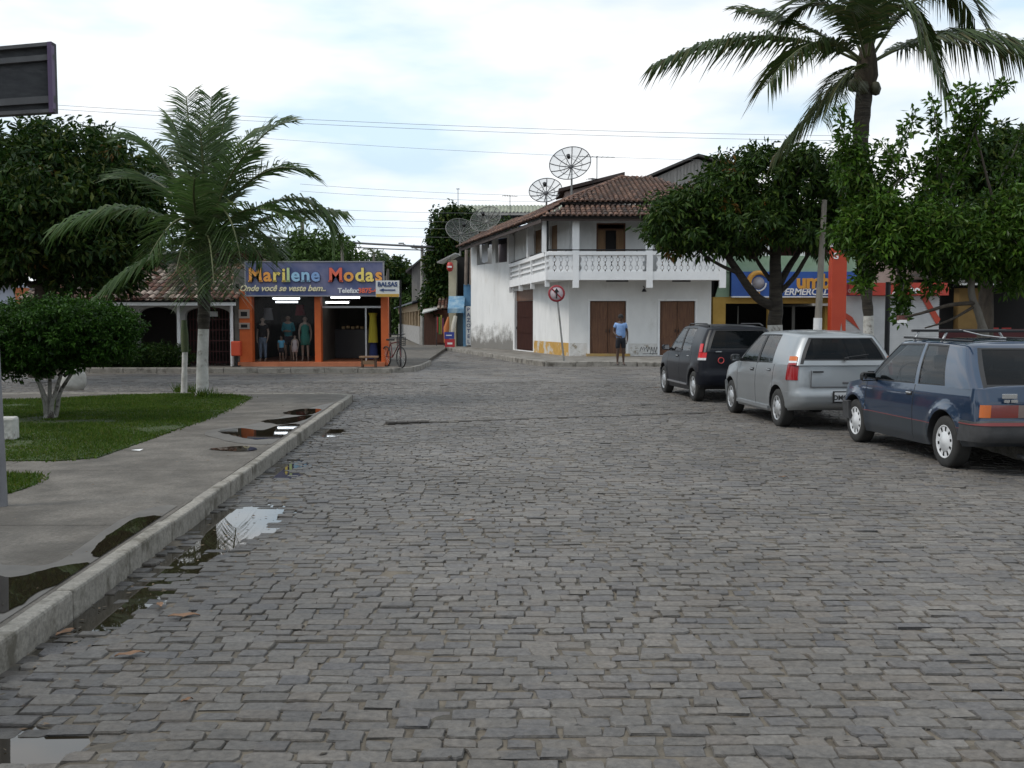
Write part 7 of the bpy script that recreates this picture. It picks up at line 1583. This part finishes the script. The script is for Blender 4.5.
# ======================= STREET FURNITURE =======================
# no-straight-on sign on its leaning post
pf = gr(564, 361, .15); tp = at(556.5, 293.5, pf.y+.1); t = thing('traffic_sign', 'round red ringed traffic sign with crossed black arrow on a leaning post', 'sign', (pf.x, pf.y, .15))
m = MB().mat(mat('galvanised', (.20, .20, .19), (.28, .28, .27), scale=6, rough=.6, metal=.4)); m.tube([Vector((pf.x, pf.y, .14)), tp+Vector((-.01, .05, .25))], .032); m.build('post', t)
r_ = 8.3/F*pf.y; c = tp+Vector((0, -.02, 0)); MX = Matrix.Rotation(PI/2, 4, 'X')
m = MB().mat(mat('sign_face', (.50, .42, .44), rough=.5)); m.lathe([(0, .0), (r_, .0), (r_, .012), (0, .012)], c, 28, MX); dsk = m.build('disc', t)
m = MB().mat(mat('sign_red', (.28, .02, .03), rough=.5)); m.lathe([(r_*.80, .014), (r_*1.02, .014), (r_*1.02, .02), (r_*.80, .02)], c, 28, MX); m.prism([c+Vector((-r_*.62, -.016, r_*.50)), c+Vector((-r_*.50, -.016, r_*.62)), c+Vector((r_*.62, -.016, -r_*.50)), c+Vector((r_*.50, -.016, -r_*.62))], (0, -.004, 0)); m.build('red_ring', dsk, fixn=True)
m = MB().mat(mat('sign_black', (.01, .01, .01), rough=.5)); m.prism([c+Vector((-r_*.09, -.024, -r_*.6)), c+Vector((r_*.09, -.024, -r_*.6)), c+Vector((r_*.09, -.024, r_*.2)), c+Vector((-r_*.09, -.024, r_*.2))], (0, -.004, 0)); m.prism([c+Vector((-r_*.32, -.024, r_*.16)), c+Vector((r_*.32, -.024, r_*.16)), c+Vector((0, -.024, r_*.66))], (0, -.004, 0)); m.build('arrow', dsk, fixn=True)
# street name board on the near left post
Yd = gr(2, 506, PZ).y; pf = Vector((X(-4.0, Yd), Yd, PZ)); t = thing('notice_board', 'dark weathered board seen from behind on a tall grey post at upper left', 'sign', tuple(pf))
m = MB().mat(mat('post_grey', (.13, .13, .14), (.19, .19, .20), scale=4, rough=.6)); m.tube([pf+Vector((0, 0, -.03)), (pf.x-.04, Yd, 1.8), (pf.x-.10, Yd, Z(50, Yd))], .048, n=12); m.build('post', t)
M_BRD = mat('board_dark', (.028, .030, .034), (.048, .050, .054), scale=7, rough=.8, stain=(.075, .075, .08), sscale=3, sthr=(.5, .7), stretch=(1, 1, 3))
a, b, c, d = at(54, 43, Yd-.07), at(56, 113, Yd-.07), at(-45, 119, Yd-.25), at(-45, 52, Yd-.25)
m = MB().mat(M_BRD); m.prism([a, b, c, d], (0, .04, 0)); pn = m.build('board', t, fixn=True)
m = MB().mat(mat('board_frame', (.075, .075, .078), (.11, .11, .115), scale=5, rough=.7))
for f0, f1 in ((.17, .25), (.76, .86)):
    m.prism([a.lerp(b, f0), a.lerp(b, f1), d.lerp(c, f1), d.lerp(c, f0)], (0, -.035, 0))
m.build('batten', t, fixn=True)
m = MB().mat(mat('board_edge', (.10, .065, .13), rough=.6)); ev = (d-a)*.045; m.prism([a, b, b+ev, a+ev], (0, -.05, 0)); m.mat(MATS['board_frame']); uv = (b-a)*.05; m.prism([a, d, d+uv, a+uv], (0, -.045, 0)); m.prism([b, c, c-uv, b-uv], (0, -.045, 0)); m.build('frame', t, fixn=True)
# white block and round planter stone
p = gr(5, 441, PZ); t = MB().mat(M_LIME); t.box((p.x, p.y+.1, PZ+.14), (.20, .24, .30), rz=.2, bev=.03); tagp(t.build('concrete_block'), 'small whitewashed concrete block standing on the lawn by the grey post', 'block')
p = gr(72, 387, .0); p.y += .3; t = thing('stone_planter', 'rounded whitewashed stone planter at the edge of the square behind the clipped bush', 'planter', (p.x, 22.2, PZ)); x_ = X(74, 22.2)
m = MB().mat(M_LIME); m.lathe([(0, 0), (.20, 0), (.26, .12), (.26, .30), (.20, .46), (.14, .52), (.11, .50), (0, .46)], (x_-.05, 22.2, PZ), 18); m.build('bowl', t); m = MB().mat(M_LIME); m.lathe([(.001, 0), (.10, .01), (.09, .12), (.04, .17), (0, .18)], (x_+.1, 22.15, PZ+.46), 10); m.build('finial', t)
# leaning bare pole and dark slim post on the right square
t = MB().mat(mat('bamboo_grey', (.20, .18, .15), (.30, .27, .23), scale=4, rough=.8, stretch=(1, 1, .4))); Y_ = 25; t.tube([(X(816.5, Y_), Y_, PZ), at(817.7, 328, Y_), at(824.5, 200, Y_)], [.10, .085, .06], n=9); t.mat(M_WTRIM); t.tube([at(817.1, 345, Y_), at(817.9, 318, Y_)], [.105, .10], n=9); tagp(t.build('timber_pole'), 'pale leaning timber pole in front of the supermarket sign', 'pole')
Y_ = 27; m = MB().mat(M_IRON); m.tube([(X(887.5, Y_), Y_, PZ), (X(887.5, Y_), Y_, Z(282, Y_))], .065, n=10); m.box((X(887.5, Y_), Y_, PZ+.05), (.24, .24, .08)); tagp(m.build('steel_post'), 'black upright steel post in front of the pale roller shutter', 'post')
Y_ = 18.1; p = at(902, 319, Y_); t = thing('bird_feeder', 'tiny brown and white box hung from the low branch', 'box', tuple(p)); m = MB().mat(mat('feeder_brown', (.14, .05, .04), rough=.8)); m.box(p+Vector((0, 0, .02)), (.15, .10, .08)); m.mat(cw).box(p-Vector((0, 0, .04)), (.13, .11, .05)); m.build('box', t); m = MB().mat(M_IRON); m.tube([p+Vector((0, 0, .05)), p+Vector((0, 0, .16))], .006); m.build('hanger', t)
# utility pole and wires
Yu = 66; t = thing('utility_pole', 'grey concrete utility pole with crossarm up the far street', 'utility pole', (X(422.5, Yu), Yu, 0))
m = MB().mat(mat('pole_concrete', (.24, .23, .21), (.33, .32, .30), scale=3, rough=.85)); m.tube([(X(422.5, Yu), Yu, 0), (X(422.5, Yu), Yu, Z(246, Yu))], [.15, .10], n=10); m.build('shaft', t)
m = MB().mat(M_BARKG); m.box((X(422.5, Yu), Yu-.1, Z(247.5, Yu)), (1.3, .10, .12)); 
for sx in (-.5, .0, .5): m.lathe([(0, 0), (.04, 0), (.05, .05), (.03, .12), (0, .13)], (X(422.5, Yu)+sx, Yu-.1, Z(246.7, Yu)), 8)
m.build('crossarm', t)
m = MB().mat(mat('lamp_grey', (.3, .3, .3), rough=.5)); m.tube([(X(422.5, Yu), Yu-.1, Z(251, Yu)), (X(412, Yu), Yu-.6, Z(247.5, Yu)), (X(405, Yu), Yu-1, Z(245, Yu))], .025); m.box((X(403.5, Yu), Yu-1.1, Z(244.6, Yu)), (.34, .16, .09), bev=.03); m.build('street_lamp_arm', t)
M_WIRE = mat('wire_grey', (.13, .13, .14), rough=.6)
def wire(a, b, ya_, yb_, r, sag, label, grp='overhead wires across the sky'):
    A_, B_ = at(*a, ya_), at(*b, yb_); m = MB().mat(M_WIRE); n = 20; m.tube([A_.lerp(B_, k/n)-Vector((0, 0, sag*4*(k/n)*(1-k/n))) for k in range(n+1)], r, n=4); tagp(m.build('power_line'), label, 'power line', grp)
wire((-60, 97), (860, 136), 38, 38, .0065, .25, 'upper wire of the high pair spanning the whole sky')
wire((-60, 101), (860, 141), 38, 38, .0065, .25, 'lower wire of the high pair spanning the whole sky')
wire((-60, 108), (700, 160), 39, 39, .005, .3, 'single sloping wire just under the high pair')
for k, (y0, y1) in enumerate(((184, 196), (191, 202), (208, 213), (217, 222), (224, 229), (233, 237))):
    wire((300, y0), (560, y1), 60, 60, .008, .12, ['topmost', 'second highest', 'third', 'fourth', 'second lowest', 'lowest'][k]+' wire of the stack left of the creeper house')
wire((255, 236), (447, 247.5), 50, 62, .055, .05, 'thick cable bundle from the shop to the pole', 'thick cables at the pole')
wire((255, 240), (447, 250.5), 50, 62, .03, .1, 'thinner cable under the thick bundle', 'thick cables at the pole')
m = MB().mat(M_BARKG); m.tube([(X(343, 40), 40, 0), (X(343, 40), 40, Z(243, 40))], .06); tagp(m.build('roof_pole'), 'thin pole rising behind the shop banner', 'pole')
# bicycle leaning at the shop corner
Yb_ = 32.35; t = thing('bicycle', 'dark bicycle with front basket leaning at the shop corner', 'bicycle', (X(394, Yb_), Yb_, .14), 0)
x1, x2 = X(386, 32.85), X(401, 31.98); rw_ = .31; Yb_ = 32.85
for nm_, xx, yy in (('wheel', x1, Yb_), ('wheel', x2, Yb_-.87)):
    m = MB().mat(M_TYRE); cc_ = Vector((xx, yy, .14+rw_)); dirv = Vector((x2-x1, -.87, 0)).normalized()
    m.tube([cc_+dirv*rw_*math.cos(2*PI*k/24)+Vector((0, 0, rw_*math.sin(2*PI*k/24))) for k in range(24)], .022, n=6, closed=True); m.mat(MATS['rack_steel'])
    for k in range(12): m.tube([cc_, cc_+dirv*rw_*math.cos(2*PI*k/12)+Vector((0, 0, rw_*math.sin(2*PI*k/12)))], .004, n=3)
    m.build('wheel', t)
Pq = lambda u_, z_: Vector((lerp(x1, x2, u_), Yb_-.87*u_, .14+z_))
m = MB().mat(mat('bike_maroon', (.10, .02, .02), rough=.4)); bbk = Pq(.42, .30)
for a, b in ((Pq(0, .31), bbk), (bbk, Pq(.30, .78)), (Pq(.30, .72), Pq(.80, .78)), (bbk, Pq(.82, .68)), (Pq(0, .31), Pq(.31, .72)), (Pq(.80, .86), Pq(1, .31))): m.tube([a, b], .018, n=6)
m.build('frame', t); m = MB().mat(M_SEAL); m.box(Pq(.29, .84), (.26, .15, .06), bev=.02); m.build('saddle', t)
m = MB().mat(M_IRON); m.tube([Pq(.80, .86), Pq(.79, 1.0)], .014); m.tube([Pq(.72, 1.02)+Vector((-.24, -.12, 0)), Pq(.79, 1.0), Pq(.72, 1.02)+Vector((.24, .12, 0))], .013); m.build('handlebar', t)
m = MB().mat(mat('basket_black', (.03, .03, .032), rough=.6)); c = Pq(1.0, .80)
for k in range(5): m.tube([c+Vector((.16*math.cos(q*PI/2+PI/4), .16*math.sin(q*PI/2+PI/4), -.13+.065*k)) for q in range(4)], .007, n=4, closed=True)
for q in range(12): a = q*PI/6; m.tube([c+Vector((.13*math.cos(a), .13*math.sin(a), -.13)), c+Vector((.14*math.cos(a), .14*math.sin(a), .13))], .005, n=4)
m.build('basket', t)
# dead leaves on the stones
LD = mat('dead_leaf', (.16, .085, .045), (.24, .14, .08), scale=14, rough=.8)
for px, py, sz_, a_, lab in ((184, 617, .085, .2, 'largest pale brown dead leaf lying on the cobbles'), (66, 628, .07, 1.2, 'dead leaf at the foot of the kerb'), (130, 657, .07, .5, 'curled brown dead leaf below the largest leaf'), (187, 703, .03, .9, 'small dark red dead leaf near the bottom'), (470, 522, .05, .4, 'pinkish dead leaf out on the middle of the road'), (783, 478, .05, .1, 'ochre scrap of leaf near the blue car'), (160, 603, .05, 2.0, 'small dead leaf half in the gutter water'), (657, 388, .1, .3, 'dry leaf lying near the black car')):
    p = gr(px, py, 0); z0 = road_z(p.x, p.y)+.008; m = MB().mat(LD); n = 7; vs = []
    for i in range(n):
        t_ = i/(n-1); w_ = sz_*.36*math.sin(PI*min(1, t_*.95+.03))*(1+.25*math.sin(i*2.3))
        for q in (-1, 0, 1): x_ = (t_-.5)*2*sz_; yv = q*w_; vs.append((p.x+x_*math.cos(a_)-yv*math.sin(a_), p.y+x_*math.sin(a_)+yv*math.cos(a_), z0+.006*abs(q)+.005*math.sin(t_*PI)+.004*math.sin(i*1.7)))
    m.add(vs, [(i*3+q, i*3+q+1, i*3+q+4, i*3+q+3) for i in range(n-1) for q in range(2)], True); tagp(m.build('dead_leaf'), lab, 'leaf', 'dead leaves on the road')
# bits of litter on the pavement
p = gr(136, 451, PZ); m = MB().mat(cw); m.add([(p.x-.06, p.y, PZ+.012), (p.x+.05, p.y-.02, PZ+.006), (p.x+.07, p.y+.04, PZ+.02), (p.x-.03, p.y+.05, PZ+.006)], [(0, 1, 2, 3)]); tagp(m.build('paper_scrap'), 'small white scrap of paper on the pavement beside the lawn', 'litter')

# dry leaf crumbs and twigs washed along the gutter and into the joints
def litter():
    rg = random.Random(77); V = []; Fc = []
    for k in range(900):
        if k < 520: s_ = rg.uniform(-1, SE); u_ = abs(rg.gauss(.18, .35)); p = kp(s_, max(.02, u_)); z = max(road_z(p.x, p.y), WZ)+.006
        elif k < 700: s_ = rg.uniform(-1, SE); u_ = -abs(rg.gauss(.3, .8))-.12; p = kp(s_, u_); z = PZ+.008
        else: p = Vector((rg.uniform(-2, 5.5), rg.uniform(3, 20), 0)); z = road_z(p.x, p.y)+.005
        a = rg.uniform(0, 2*PI); L_ = rg.uniform(.006, .022); w_ = L_*rg.uniform(.15, .6); c_, s2 = math.cos(a), math.sin(a); n = len(V)
        for q, r_ in ((-L_, 0), (0, -w_), (L_, 0), (0, w_)): V.append((p.x+q*c_-r_*s2, p.y+q*s2+r_*c_, z+rg.uniform(0, .006)))
        Fc.append((n, n+1, n+2, n+3))
    tagp(np_mesh('leaf_litter', np.array(V), np.array(Fc), [mat('litter_brown', (.8, .8, .8), (1.2, 1.2, 1.2), scale=3, rough=.85, island=[(.05, .03, .018), (.12, .075, .04), (.20, .15, .10), (.07, .055, .035), (.03, .025, .02)])]), 'dry leaf crumbs and grit scattered along the kerb and over the stones', 'leaf litter', kind='stuff')
litter()
